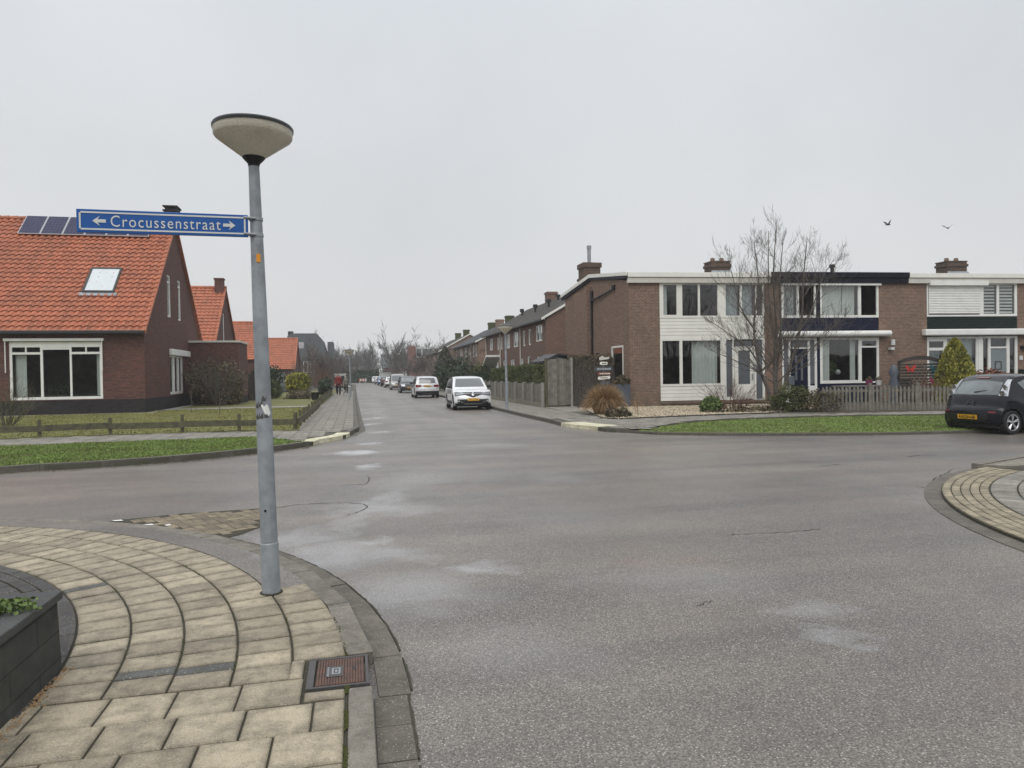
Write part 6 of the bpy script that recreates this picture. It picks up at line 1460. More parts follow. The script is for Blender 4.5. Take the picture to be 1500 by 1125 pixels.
# ------------------------------------------------------------------ cars
def interp(P, x):
    for (a, b), (c, d) in zip(P, P[1:]):
        if a <= x <= c: return b+(d-b)*(x-a)/max(1e-9, c-a)
    return P[0][1] if x < P[0][0] else P[-1][1]
def dens(P, st=.09):
    out = [P[0]]
    for a, b in zip(P, P[1:]):
        n = max(1, int(sqrt((a[0]-b[0])**2+(a[1]-b[1])**2)/st))
        out += [(a[0]+(b[0]-a[0])*k/n, a[1]+(b[1]-a[1])*k/n) for k in range(1, n+1)]
    return out
def sm2(P, n=5):
    q = smoothline(P, n); return q
class Car:
    """x forward along the car (0 rear .. L front), y to its left, z up; placed by heading"""
    def __init__(c, name, label, paint, L, W, body, cab, wheels, rw, loc, head, belt, group='cars parked along the right kerb', wc=None, tumble=.17, plan=.20, front_first=True):
        c.L, c.W, c.body, c.cab, c.wh, c.rw, c.paint = L, W, sm2(body), dens(sm2(cab, 4), .1), wheels, rw, paint
        c.belt = belt; c.tumble = tumble; c.plan = plan; c.wc = wc or W*.93
        c.o = thing(name, label, 'car', (loc[0], loc[1], 0), group); c.loc, c.h = loc, head
        c.zr = max(z for _, z in c.cab); c.zb = min(c.cab[0][1], c.cab[-1][1])
        c.mid = L/2; c.make()
    def w(c, x, y, z):
        x -= c.mid; return (c.loc[0]+x*cos(c.h)-y*sin(c.h), c.loc[1]+x*sin(c.h)+y*cos(c.h), z)
    def shrink(c, x, f):
        e = min(x, c.L-x); k = max(0, 1-max(0, e)/.7); return c.plan*abs(f)**3.2*k*(1 if x < c.L/2 else -1)
    def bp(c, x, z, f):
        e = min(x, c.L-x); k = max(0, 1-max(0, e)/.5)
        y = f*c.W/2*(.965-.05*k*k); zt = z-(.045*abs(f)**5)*(1 if z > .5 else 0)
        return x+c.shrink(x, f), y, zt
    def make(c):
        P = dens(c.body, .07); F = [-1, -.94, -.84, -.65, -.35, 0, .35, .65, .84, .94, 1]; m = MB(); base = 0
        for x, z in P:
            for f in F: m.v.append(c.w(*c.bp(x, z, f)))
        nf = len(F)
        for i in range(len(P)-1):
            for j in range(nf-1): q = i*nf+j; m.f.append((q, q+1, q+nf+1, q+nf))
        zb0 = c.rw*.62
        def bot(x):
            z = zb0
            for cx in c.wh:
                ra = c.rw*1.16
                if abs(x-cx) < ra: z = max(z, c.rw+sqrt(ra*ra-(x-cx)**2))
            return z
        c.bot = bot
        rows = [0, .1, .25, .42, .6, .8, 1.]
        for sg in (-1, 1):
            b = len(m.v)
            for x, z in P:
                X, Y, Z = c.bp(x, z, sg)
                zb = min(bot(X), Z)
                for t in rows:
                    zz = Z+(zb-Z)*t; bulge = 1+.036*sin(pi*min(1, t*1.25))
                    m.v.append(c.w(X, Y*bulge, zz))
            nr = len(rows)
            for i in range(len(P)-1):
                for j in range(nr-1): q = b+i*nr+j; m.f.append((q, q+1, q+nr+1, q+nr))
        m.build('body', c.paint, c.o, smooth=38)
        # cabin
        m = MB(); Fc = [-1, -.93, -.75, -.4, 0, .4, .75, .93, 1]; nf = len(Fc)
        for x, z in c.cab:
            for f in Fc: m.v.append(c.w(*c.cp(x, z, f)))
        for i in range(len(c.cab)-1):
            for j in range(nf-1): q = i*nf+j; m.f.append((q, q+1, q+nf+1, q+nf))
        for sg in (-1, 1):
            b = len(m.v)
            for x, z in c.cab:
                X, Y, Z = c.cp(x, z, sg)
                for t in (0, .5, 1): zz = Z+(c.zb-.03-Z)*t; m.v.append(c.w(X, sg*c.hw(zz), zz))
            for i in range(len(c.cab)-1):
                for j in range(2): q = b+i*3+j; m.f.append((q, q+1, q+4, q+3))
        m.build('cabin', c.paint, c.o, smooth=38)
        m = MB(); m.v = []
        v = [c.w(x, y, z) for z in (c.rw*.5, c.rw*1.9) for y in (-c.W*.40, c.W*.40) for x in (.25, c.L-.25)]
        m.add(v, [(0, 2, 3, 1), (4, 5, 7, 6), (0, 1, 5, 4), (2, 6, 7, 3), (0, 4, 6, 2), (1, 3, 7, 5)]); m.build('underbody', 'black', c.o)
        for cx in c.wh:
            for sg in (-1, 1):
                yo = sg*(c.W/2-.015); yi = sg*(c.W/2-.215)
                def lat(prof, n=28, mat='tyre', nm='tyre', par=None, sm=40):
                    m = MB()
                    for r, y in prof:
                        for k in range(n): w_ = 2*pi*k/n; m.v.append(c.w(cx+r*cos(w_), y, c.rw+r*sin(w_)))
                    for i in range(len(prof)-1):
                        for k in range(n): q = i*n; m.f.append((q+k, q+(k+1) % n, q+n+(k+1) % n, q+n+k))
                    return m.build(nm, mat, par, smooth=sm)
                r = c.rw
                wl = lat([(r*.60, yi), (r*.93, yi), (r, yi+sg*.03), (r, yo-sg*.03), (r*.93, yo), (r*.68, yo-sg*.004), (r*.66, yo-sg*.03)], nm='wheel', par=c.o)
                lat([(0, yo-sg*.06), (r*.62, yo-sg*.06)], mat='black', nm='brake', par=wl)
                m = MB()
                for k in range(5):
                    a = 2*pi*k/5+.3
                    for da in (-.13, .13):
                        p0 = (cx+.05*cos(a), yo-sg*.02, c.rw+.05*sin(a)); p1 = (cx+r*.64*cos(a+da), yo-sg*.015, c.rw+r*.64*sin(a+da))
                        m.tube([c.w(*p0), c.w(*p1)], [.018, .014], 5)
                n = 28; b = len(m.v)
                pr = [(r*.69, yo-sg*.002), (r*.655, yo-sg*.001), (r*.62, yo-sg*.02)]
                for rr, y in pr:
                    for k in range(n): w_ = 2*pi*k/n; m.v.append(c.w(cx+rr*cos(w_), y, c.rw+rr*sin(w_)))
                for i in range(2):
                    for k in range(n): q = b+i*n; m.f.append((q+k, q+(k+1) % n, q+n+(k+1) % n, q+n+k))
                m.tube([c.w(cx, yo-sg*.04, c.rw), c.w(cx, yo-sg*.005, c.rw)], [.05, .04], 10); m.build('rim', 'alloy', wl, smooth=35)
    def hw(c, z): return c.wc/2*(1-c.tumble*max(0, (z-c.zb))/(c.zr-c.zb)*(.75+.25*max(0, (z-c.zb))/(c.zr-c.zb)))
    def cp(c, x, z, f):
        e = min(x-c.cab[0][0], c.cab[-1][0]-x); k = 1 if z < c.zr-.06 else .4
        sgn = 1 if x < (c.cab[0][0]+c.cab[-1][0])/2 else -1
        return x+sgn*.10*abs(f)**2.5*k, f*c.hw(z), z-.05*abs(f)**4
    def endx(c, z, f, rear, cab):
        P = c.cab if cab else c.body
        mid = (P[0][0]+P[-1][0])/2
        # walk from the end and find the first crossing of height z
        it = list(zip(P, P[1:])) if rear else list(zip(P[::-1], P[::-1][1:]))
        for a, b in it:
            if min(a[1], b[1])-1e-6 <= z <= max(a[1], b[1])+1e-6 and abs(a[1]-b[1]) > 1e-6:
                return a[0]+(b[0]-a[0])*(z-a[1])/(b[1]-a[1])
        return it[0][0][0]
    def patch(c, name, mat, y0, y1, z0, z1, rear=False, cab=False, off=.010, parent=None, nu=10, nv=5, zl=None, zh=None, yl=None, thick=.012, smooth=60):
        """curved plate lying on the nose, tail, windscreen or tailgate; z0/z1 may be functions of u"""
        m = MB(); s = -1 if rear else 1
        z0f = z0 if callable(z0) else (lambda u: z0); z1f = z1 if callable(z1) else (lambda u: z1)
        def pt(u, v, o):
            ya, yb = (y0(v) if callable(y0) else y0), (y1(v) if callable(y1) else y1)
            y = ya+(yb-ya)*u; z = z0f(u)+(z1f(u)-z0f(u))*v
            if cab:
                hwz = c.hw(z); f = max(-1, min(1, y/hwz)); zz = min(c.zr-.003, z+.05*abs(f)**4); X, Y, Z = c.cp(c.endx(zz, f, rear, True), zz, f)
            else:
                f = max(-1, min(1, y/(c.W/2*.95))); x = c.endx(z, f, rear, False); X = x+c.shrink(x, f); Z = z
            return c.w(X+s*o, y, Z)
        m.grid(lambda u, v: pt(u, v, off), nu, nv)
        if thick:
            loop = [(i/nu, 0) for i in range(nu)]+[(1, j/nv) for j in range(nv)]+[(1-i/nu, 1) for i in range(nu)]+[(0, 1-j/nv) for j in range(nv)]
            for (u, v), (u2, v2) in zip(loop, loop[1:]+loop[:1]): m.quad(pt(u, v, off), pt(u2, v2, off), pt(u2, v2, off-thick-.004), pt(u, v, off-thick-.004))
        return m.build(name, mat, parent or c.o, smooth=smooth)
    def side(c, name, mat, poly, off=.008, cab=True, parent=None, both=True, z_w=None):
        for sg in ((-1, 1) if both else (1,)):
            m = MB(); n = 6; vs = []
            cx = sum(p[0] for p in poly)/len(poly); cz = sum(p[1] for p in poly)/len(poly)
            P = dens(list(poly)+[poly[0]], .15)[:-1]
            for x, z in P+[(cx, cz)]:
                if cab: y = sg*(c.hw(z)+off)
                else: y = sg*(c.W/2*(.985)+off)
                X = x
                m.v.append(c.w(X, y, z))
            k = len(P); m.f += [(i, (i+1) % k, k) for i in range(k)]
            m.build(name, mat, parent or c.o, smooth=60)
    def mirror(c, x, z, mat):
        for sg in (-1, 1):
            m = MB(); b = 0; y = sg*(c.W/2+.06)
            m.lathe([(0, -.10), (.06, -.09), (.085, 0), (.07, .08), (0, .1)], (0, 0, 0), 10, ax='y')
            m.v = [c.w(x+a*.8, y+bb, z+d) for a, bb, d in m.v]; m.tube([c.w(x, sg*c.W*.44, z-.04), c.w(x, y, z)], .025, 6); m.build('wing_mirror', mat, c.o, smooth=50)
    def plate(c, txt, z, rear, w=.52, h=.11, off=.03):
        p = c.patch('number_plate', 'plate', -w/2, w/2, z-h/2, z+h/2, rear=rear, off=off, nu=2, nv=1, thick=.02)
        x = c.endx(z, 0, rear, False)+(-1 if rear else 1)*(off+.003); sg = -1 if rear else 1
        xx = [c.endx(z+d, 0, rear, False)+(-1 if rear else 1)*(off+.004) for d in (-h/2, h/2)]
        m = textmesh(txt, -w*.42, w*.42, -h*.36, h*.72, lambda a, b: c.w(xx[0]+(xx[1]-xx[0])*(b+h/2)/h, a*sg, z+b), .02)
        m.build('lettering', 'black', p, recalc=False)
HB = [(.10, .22), (.02, .34), (.0, .52), (.03, .66), (.06, .82), (.10, .93), (.30, .98), (1.2, .98), (2.6, .97), (3.0, .95)]
# white crossover, seen from the front
bodyA = [(.10, .26), (.0, .40), (.0, .60), (.06, .80), (.12, .98), (.5, 1.02), (1.6, 1.0), (2.9, .99), (3.15, .98), (3.55, .94), (3.85, .86), (3.99, .76), (4.08, .62), (4.12, .45), (4.10, .34), (4.0, .25)]
cabA = [(.16, 1.0), (.32, 1.26), (.55, 1.46), (.95, 1.545), (1.6, 1.57), (2.15, 1.53), (2.45, 1.44), (2.8, 1.22), (3.18, .98)]
c = Car('parked_car', 'white compact crossover facing the camera, first car at the right kerb', 'paint_white', 4.12, 1.80, bodyA, cabA, (.82, 3.42), .345, (5.36, 34.3), -pi/2-.02, 1.0)
c.patch('windscreen', 'car_glass', lambda v: -.70+.10*v, lambda v: .70-.10*v, 1.07, 1.46, cab=True, off=.012)
c.patch('grille_band', 'black', -.50, .50, .745, .815, off=.011, nu=12)
c.patch('grille', 'black', -.46, .46, lambda u: .76-.17*(1-abs(2*u-1))**.8, lambda u: .835+.0*u, off=.012, nu=14)
c.patch('headlamp', 'lamp_lens', -.80, -.42, lambda u: .69+.05*u, lambda u: .82-.03*u, off=.016); c.patch('lamp_housing', 'dark_grey', -.83, -.40, lambda u: .665+.05*u, lambda u: .845-.03*u, off=.008); c.patch('lamp_housing', 'dark_grey', .40, .83, lambda u: .715-.05*u, lambda u: .815+.03*u, off=.008); c.patch('headlamp', 'lamp_lens', .42, .80, lambda u: .74-.05*u, lambda u: .79+.03*u, off=.016)
c.patch('lower_grille', 'black', -.72, .72, .33, .51, off=.012, nu=12); c.patch('bumper_trim', 'black', -.84, .84, .22, .32, off=.014, nu=12)
c.patch('skid_plate', 'zinc', -.42, .42, .27, .315, off=.03, nu=8); c.patch('side_trim', 'zinc', -.56, -.42, lambda u: .38-.08*u, lambda u: .43-.10*u, off=.03); c.patch('side_trim', 'zinc', .42, .56, lambda u: .30+.08*u, lambda u: .33+.10*u, off=.03)
for sg in (-1, 1): c.patch('fog_lamp', 'lens', sg*.66-.05, sg*.66+.05, .39, .46, off=.02, nu=4, nv=2)
c.plate('TT-117-K', .50, False, off=.045)
xx = c.endx(.72, 0, False, False)+.035; xt = c.endx(.86, 0, False, False)+.03
m = MB()
def em(y, z): t = (z-.64)/.2; return c.w(c.endx(min(.85, z), 0, False, False)+.035, y, z)
m.add([em(y, z) for y, z in ((0, .85), (.07, .755), (0, .66), (-.07, .755), (0, .80), (.036, .755), (0, .71), (-.036, .755))], [(0, 1, 5, 4), (1, 2, 6, 5), (2, 3, 7, 6), (3, 0, 4, 7)]); m.build('emblem', 'chrome', c.o, recalc=False)
c.patch('grille_bar', 'chrome', -.60, -.10, lambda u: .775-.0*u, lambda u: .79, off=.02, nu=5, nv=1); c.patch('grille_bar', 'chrome', .10, .60, .775, .79, off=.02, nu=5, nv=1)
c.side('side_window', 'car_glass', [(.75, 1.06), (1.0, 1.36), (1.6, 1.43), (2.2, 1.40), (2.75, 1.1), (2.8, 1.04)])
c.side('roof_trim', 'black', [(.6, 1.42), (1.1, 1.50), (1.6, 1.52), (2.1, 1.49), (2.6, 1.3), (2.1, 1.45), (1.6, 1.475), (1.1, 1.455)])
c.side('sill_trim', 'black', [(1.2, .24), (3.0, .24), (3.0, .40), (1.2, .40)], cab=False, off=.015)
c.mirror(2.72, 1.08, 'black')
# silver estate, seen from behind
bodyB = [(.12, .26), (.0, .38), (.0, .62), (.05, .80), (.10, 1.0), (.4, 1.02), (1.8, 1.0), (3.1, .98), (3.5, .95), (4.1, .86), (4.4, .72), (4.47, .5), (4.4, .28)]
cabB = [(.12, 1.0), (.22, 1.2), (.42, 1.42), (.8, 1.50), (1.7, 1.53), (2.3, 1.48), (2.7, 1.32), (3.2, .98)]
def estate(name, label, paint, loc, head, scale=1., plate='57-KRB-4', detail=True):
    c = Car(name, label, paint, 4.47, 1.80, bodyB, [(x, z*scale if z > 1.05 else z) for x, z in cabB], (.85, 3.6), .34, loc, head, 1.0)
    c.patch('rear_window', 'car_glass', lambda v: -.60+.06*v, lambda v: .60-.06*v, 1.07, 1.40*scale, rear=True, cab=True, off=.012)
    c.patch('windscreen', 'car_glass_light', lambda v: -.70+.10*v, lambda v: .70-.10*v, 1.03, 1.42*scale, cab=True, off=.012)
    for sg in (-1, 1):
        c.patch('tail_lamp', 'lens_red', min(sg*.46, sg*.82), max(sg*.46, sg*.82), .80, .95, rear=True, off=.014)
        c.patch('headlamp', 'lens', min(sg*.42, sg*.80), max(sg*.42, sg*.80), .66, .80, off=.014)
    c.patch('rear_bumper_trim', 'black', -.84, .84, .26, .50, rear=True, off=.012, nu=12); c.patch('skid_plate', 'zinc', -.4, .4, .28, .33, rear=True, off=.03)
    c.patch('grille', 'black', -.38, .38, .55, .76, off=.012); c.patch('lower_grille', 'black', -.7, .7, .30, .44, off=.012)
    c.plate(plate, .86, True); c.plate(plate, .45, False)
    c.side('side_window', 'car_glass', [(.55, 1.05), (.7, 1.34*scale), (1.7, 1.42*scale), (2.2, 1.38*scale), (2.75, 1.12), (2.8, 1.04)])
    c.mirror(2.72, 1.06, 'black'); return c
estate('parked_car', 'silver estate car seen from behind, second at the right kerb', 'paint_silver', (5.12, 53.4), pi/2, 1.03)
# black people carrier front
def mpv(label, paint, loc, head, H=1., plate='8-XJD-21', glassm='car_glass_light'):
    b = [(.12, .26), (.0, .4), (.0, .7), (.05, .95), (.4, 1.04), (1.8, 1.02), (3.3, 1.0), (3.75, .92), (4.1, .80), (4.25, .62), (4.28, .42), (4.2, .26)]
    cb = [(.10, 1.02), (.2, 1.3*H), (.4, 1.55*H), (.9, 1.63*H), (1.8, 1.64*H), (2.4, 1.56*H), (2.9, 1.34*H), (3.5, 1.0)]
    c = Car('parked_car', label, paint, 4.28, 1.82, b, cb, (.8, 3.5), .33, loc, head, 1.02)
    c.patch('windscreen', glassm, lambda v: -.74+.10*v, lambda v: .74-.10*v, 1.05, 1.48*H, cab=True, off=.012); c.patch('rear_window', 'car_glass', -.62, .62, 1.12, 1.5*H, rear=True, cab=True, off=.012)
    for sg in (-1, 1):
        c.patch('headlamp', 'lens', min(sg*.46, sg*.82), max(sg*.46, sg*.82), .64, .84, off=.014); c.patch('tail_lamp', 'lens_red', min(sg*.56, sg*.82), max(sg*.56, sg*.82), .7, 1.0, rear=True, off=.014)
    c.patch('grille', 'dark_grey', -.36, .36, .62, .76, off=.012); c.patch('lower_grille', 'dark_grey', -.7, .7, .28, .42, off=.012); c.patch('lower_bar', 'chrome', -.6, .6, .24, .27, off=.02)
    c.plate(plate, .50, False); c.plate(plate, .8, True)
    c.side('side_window', 'car_glass', [(.5, 1.08), (.65, 1.44*H), (1.8, 1.54*H), (2.4, 1.46*H), (3.0, 1.14), (3.05, 1.08)]); c.mirror(2.95, 1.1, 'black'); return c
mpv('black people carrier facing the camera, parked behind the silver estate', 'paint_dark', (5.05, 69), -pi/2, .97)
mpv('tall beige van like car, fourth along the right kerb', 'paint_beige', (4.95, 84.5), -pi/2, 1.12, '3-SVL-70', 'car_glass')
c = estate('parked_car', 'white hatchback seen from behind, fifth along the right kerb', 'paint_white', (4.9, 99.5), pi/2, .97, '14-NRX-9')
estate('parked_car', 'dark grey car with its rear toward the camera, sixth at the kerb', 'paint_dark', (4.8, 112), pi/2, .98, 'XB-906-T')
mpv('blue car facing the camera, seventh along the kerb', 'paint_blue', (4.75, 124.5), -pi/2, .9, 'G-481-ZK')
estate('parked_car', 'silver white car behind the blue one, eighth along the kerb', 'paint_silver', (4.7, 141), pi/2, 1., 'NL-22-DD')
mpv('farthest parked car, silver, at the end of the kerb row', 'paint_silver', (4.6, 160), -pi/2, .95, 'PT-61-XX')
c = mpv('dark grey car standing among the left garden shrubs beside the pole', 'paint_grey', (-8.0, 77), pi*.1, .9, 'KR-77-PL'); c.o['group'] = 'cars on the left driveways'
c = mpv('pale grey car roof showing over the left garden shrubs', 'paint_beige', (-7.5, 92), pi*.1, .9, 'TX-12-BB'); c.o['group'] = 'cars on the left driveways'
# black hatchback at the right edge
bodyC = [(.10, .24), (.02, .34), (-.0, .50), (.03, .62), (.10, .70), (.16, .86), (.26, .98), (.5, .97), (1.2, .93), (2.2, .90), (2.7, .90), (3.0, .85), (3.3, .72), (3.43, .5), (3.40, .3)]
cabC = [(.16, .80), (.26, 1.0), (.40, 1.20), (.56, 1.37), (.85, 1.45), (1.4, 1.465), (1.8, 1.42), (2.2, 1.27), (2.75, .92)]
c = Car('parked_car', 'small black three door hatchback at the right edge of the photo', 'paint_black', 3.43, 1.63, bodyC, cabC, (.50, 2.84), .29, (16.62, 14.98), radians(5), .93, group='cars parked in the side street', wc=1.56, tumble=.14, plan=.16)
c.patch('rear_window', 'car_glass_light', lambda v: -.60+.05*v, lambda v: .60-.05*v, lambda u: .93+.0*u, lambda u: 1.31-.05*abs(2*u-1)**2, rear=True, cab=True, off=.014, nv=8)
c.patch('tailgate_glass_edge', 'black_gloss', lambda v: -.66+.04*v, lambda v: .66-.04*v, .78, 1.35, rear=True, cab=True, off=.006, nv=8)
c.patch('brake_lamp', 'lens_red', -.17, .17, 1.365, 1.39, rear=True, cab=True, off=.03, nu=4, nv=2)
for sg in (-1, 1):
    tl = c.patch('tail_lamp', 'lens', (lambda v: .61-.01*v) if sg > 0 else (lambda v: -.80+.13*v), (lambda v: .80-.13*v) if sg > 0 else (lambda v: -.61+.01*v), .93, 1.33, rear=True, cab=True, off=.022, nu=5, nv=6)
    for zz, rr in ((1.0, .062), (1.15, .05)):
        yy = sg*(.70-.1*(zz-1)); x0 = c.endx(zz, 0, True, True)+.07; m = MB(); m.tube([c.w(x0-.055, yy, zz), c.w(x0-.01, yy, zz)], [rr, rr], 14); m.build('reflector', 'chrome', tl, smooth=40)
c.patch('plate_recess', 'black', -.50, .50, .30, .50, rear=True, off=.006, nu=10); c.plate('4-KGH-68', .41, True, off=.022)
c.patch('bumper_crease', 'black_gloss', -.74, .74, .585, .60, rear=True, off=.012, nu=14, nv=1)
for sg in (-1, 1): c.patch('rear_reflector', 'lens_red', sg*.60-.07, sg*.60+.07, .53, .56, rear=True, off=.02, nu=3, nv=1)
m = MB()
for k, z in enumerate((.80, .745)):
    def qx(y, zz): return c.w(c.endx(zz, 0, True, False)-.022, y, zz)
    for sg in (-1, 1): m.add([qx(0, z+.05), qx(sg*.11, z-.01), qx(sg*.11, z-.04), qx(0, z+.02)], [(0, 1, 2, 3)])
m.build('emblem', 'dark_grey', c.o, recalc=False)
m = MB(); m.tube([c.w(.24, .0, 1.02), c.w(.30, -.28, 1.06)], .012, 6); m.build('wiper', 'black', c.o)
c.side('side_window', 'car_glass_light', [(.74, 1.25), (.90, 1.10), (1.16, 1.02), (1.30, 1.05), (1.24, 1.30), (1.0, 1.33)])
c.side('door_window', 'car_glass_light', [(1.42, 1.02), (1.38, 1.33), (1.75, 1.33), (2.3, 1.02)])
c.mirror(2.3, .98, 'paint_black')
c.side('sill_trim', 'zinc', [(.95, .33), (2.35, .33), (2.35, .345), (.95, .345)], cab=False, off=.012)
# ------------------------------------------------------------------ people, dog, birds
def skinned(name, chain, radii_, mat, parent, sub=2):
    """chain: dict id->(pos, parent id)"""
    ids = list(chain); me = bpy.data.meshes.new(name); me.from_pydata([chain[i][0] for i in ids], [(ids.index(chain[i][1]), ids.index(i)) for i in ids if chain[i][1] is not None], [])
    o = bpy.data.objects.new(name, me); COL.objects.link(o)
    md = o.modifiers.new('skin', 'SKIN'); md.use_smooth_shade = True
    if not me.skin_vertices: me.skin_vertices.new(name='')
    for k, i in enumerate(ids):
        r = radii_[i]; me.skin_vertices[0].data[k].radius = r if isinstance(r, tuple) else (r, r)
        me.skin_vertices[0].data[k].use_root = (k == 0)
    sb = o.modifiers.new('sub', 'SUBSURF'); sb.levels = sb.render_levels = sub
    me.materials.append(MATS[mat]); o.parent = parent; return o
def person(label, x, y, hgt, coat, scarf=None, stride=.22, hair='hair_grey'):
    o = thing('person', label, 'person', (x, y, .108), 'people walking on the left pavement'); s = hgt/1.72
    def V(a, b, c): return (a*s, b*s, c*s)
    ch = {'pel': (V(0, 0, .95), None), 'wa': (V(0, 0, 1.10), 'pel'), 'ch': (V(0, .01, 1.30), 'wa'), 'nb': (V(0, .01, 1.44), 'ch'), 'nk': (V(0, .0, 1.50), 'nb'), 'hd': (V(0, -.01, 1.60), 'nk'), 'ht': (V(0, 0, 1.66), 'hd'),
          'hl': (V(.09, 0, .90), 'pel'), 'kl': (V(.10, -stride*.55, .50), 'hl'), 'al': (V(.10, -stride, .09), 'kl'), 'tl': (V(.11, -stride-.16, .035), 'al'),
          'hr': (V(-.09, 0, .90), 'pel'), 'kr': (V(-.09, stride*.15, .50), 'hr'), 'ar': (V(-.09, stride*.9, .12), 'kr'), 'tr': (V(-.10, stride*.9-.14, .035), 'ar')}
    ra = {'pel': (.15*s, .11*s), 'wa': (.13*s, .10*s), 'ch': (.17*s, .11*s), 'nb': (.10*s, .08*s), 'nk': .05*s, 'hd': (.078*s, .092*s), 'ht': (.06*s, .07*s), 'hl': .085*s, 'kl': .055*s, 'al': .04*s, 'tl': .035*s, 'hr': .085*s, 'kr': .055*s, 'ar': .04*s, 'tr': .035*s}
    for sg, n in ((1, 'l'), (-1, 'r')):
        sw = .12*sg
        ch['s'+n] = (V(.18*sg, .01, 1.40), 'nb'); ch['e'+n] = (V(.245*sg, .03+sw*.3, 1.13), 's'+n); ch['w'+n] = (V(.24*sg, -.06+sw, .90), 'e'+n); ch['m'+n] = (V(.235*sg, -.09+sw, .82), 'w'+n)
        ra.update({'s'+n: .06*s, 'e'+n: .045*s, 'w'+n: .03*s, 'm'+n: .032*s})
        for f in range(4): ch['f%d%s' % (f, n)] = (V((.235+.012*(f-1.5))*sg, -.10+sw-.012*f, .755), 'm'+n); ra['f%d%s' % (f, n)] = .009*s
        ch['t'+n] = (V(.21*sg, -.13+sw, .80), 'm'+n); ra['t'+n] = .010*s
    b = skinned('body', ch, ra, 'skin', o)
    # trousers
    tr = {k: ch[k] for k in ('pel', 'hl', 'kl', 'al', 'hr', 'kr', 'ar')}; tr['pel'] = (V(0, 0, .95), None); skinned('trousers', tr, {'pel': (.16*s, .12*s), 'hl': .105*s, 'kl': .072*s, 'al': .052*s, 'hr': .105*s, 'kr': .072*s, 'ar': .052*s}, 'trousers', o)
    for n in 'lr':
        skinned('shoe', {'a': (tuple(Vector(ch['a'+n][0])-Vector((0, 0, .02))), None), 't': (ch['t'+n if n+'x' in ch else ('tl' if n == 'l' else 'tr')][0], 'a')}, {'a': (.05*s, .05*s), 't': (.045*s, .035*s)}, 'black', o)
    ct = {'wa': (V(0, 0, 1.10), None), 'hem': (V(0, 0, .80), 'wa'), 'hm2': (V(0, 0, .72), 'hem'), 'ch': (V(0, .01, 1.30), 'wa'), 'nb': (V(0, .01, 1.45), 'ch'), 'co': (V(0, .01, 1.50), 'nb')}
    cr = {'wa': (.19*s, .145*s), 'hem': (.225*s, .17*s), 'hm2': (.23*s, .17*s), 'ch': (.215*s, .145*s), 'nb': (.13*s, .10*s), 'co': (.075*s, .07*s)}
    for n in 'lr':
        ct['s'+n] = (ch['s'+n][0], 'nb'); ct['e'+n] = (ch['e'+n][0], 's'+n); ct['w'+n] = (ch['w'+n][0], 'e'+n); cr.update({'s'+n: .085*s, 'e'+n: .068*s, 'w'+n: .055*s})
    skinned('coat', ct, cr, coat, o)
    m = MB(); base_ = 0
    for i in range(9):
        for j in range(14):
            th_, ph_ = pi*i/8*.62, 2*pi*j/14; r_ = .098*s; back = 1.1 if sin(ph_) > 0 else .9
            m.v.append((x+r_*.9*sin(th_)*cos(ph_), y+.02*s+r_*1.05*sin(th_)*sin(ph_)*back, .108+1.615*s+r_*1.1*cos(th_)-(.06*s if (sin(ph_) > -.2 and i > 5) else 0)))
    for i in range(8):
        for j in range(14): q = i*14; m.f.append((q+j, q+(j+1) % 14, q+14+(j+1) % 14, q+14+j))
    m.build('hair', hair, o, smooth=180)
    m = MB()
    for sg in (-1, 1): m.tube([(x+sg*.03*s, y-.082*s, .108+1.60*s), (x+sg*.03*s, y-.092*s, .108+1.60*s)], .008, 6)
    m.tube([(x-.022*s, y-.088*s, .108+1.545*s), (x+.022*s, y-.088*s, .108+1.545*s)], .005, 5); m.build('face_marks', 'trousers', o)
    if scarf: m = MB(); m.lathe([(.07*s, 1.44*s), (.10*s, 1.47*s), (.085*s, 1.53*s), (.06*s, 1.54*s)], (x, y, .108), 14); m.build('scarf', scarf, o, smooth=60)
    return o
x, y = G(496, 580, .1); person('person in a long dark red coat walking on the left pavement', x, y, 1.76, 'red_coat')
x, y = G(507, 577.5, .1); person('shorter person in a grey green coat walking beside the red coat', x+.0, y, 1.52, 'grey_coat', 'hair_grey', .18)
x, y = G(504.3, 579.3, .1); o = thing('dog', 'small white dog walking between the two people', 'dog', (x, y, .108), None)
ch = {'hip': ((0, .16, .24), None), 'mid': ((0, 0, .235), 'hip'), 'ch': ((0, -.13, .25), 'mid'), 'nk': ((0, -.20, .31), 'ch'), 'hd': ((0, -.25, .36), 'nk'), 'mz': ((0, -.33, .34), 'hd'), 'tl': ((0, .24, .33), 'hip'), 'te': ((0, .26, .42), 'tl')}
ra = {'hip': .065, 'mid': .06, 'ch': .078, 'nk': .05, 'hd': .055, 'mz': .025, 'tl': .018, 'te': .015}
for sg, n in ((1, 'l'), (-1, 'r')):
    ch['a'+n] = ((.05*sg, -.13, .17), 'ch'); ch['b'+n] = ((.05*sg, -.12-.04*sg, .09), 'a'+n); ch['c'+n] = ((.05*sg, -.14-.04*sg, .02), 'b'+n); ch['d'+n] = ((.05*sg, .14, .16), 'hip'); ch['e'+n] = ((.05*sg, .20+.03*sg, .10), 'd'+n); ch['f'+n] = ((.05*sg, .17+.03*sg, .02), 'e'+n)
    ra.update({'a'+n: .032, 'b'+n: .022, 'c'+n: .022, 'd'+n: .04, 'e'+n: .022, 'f'+n: .022}); ch['r'+n] = ((.045*sg, -.235, .42), 'hd'); ra['r'+n] = .016
skinned('body', ch, ra, 'dog_white', o)
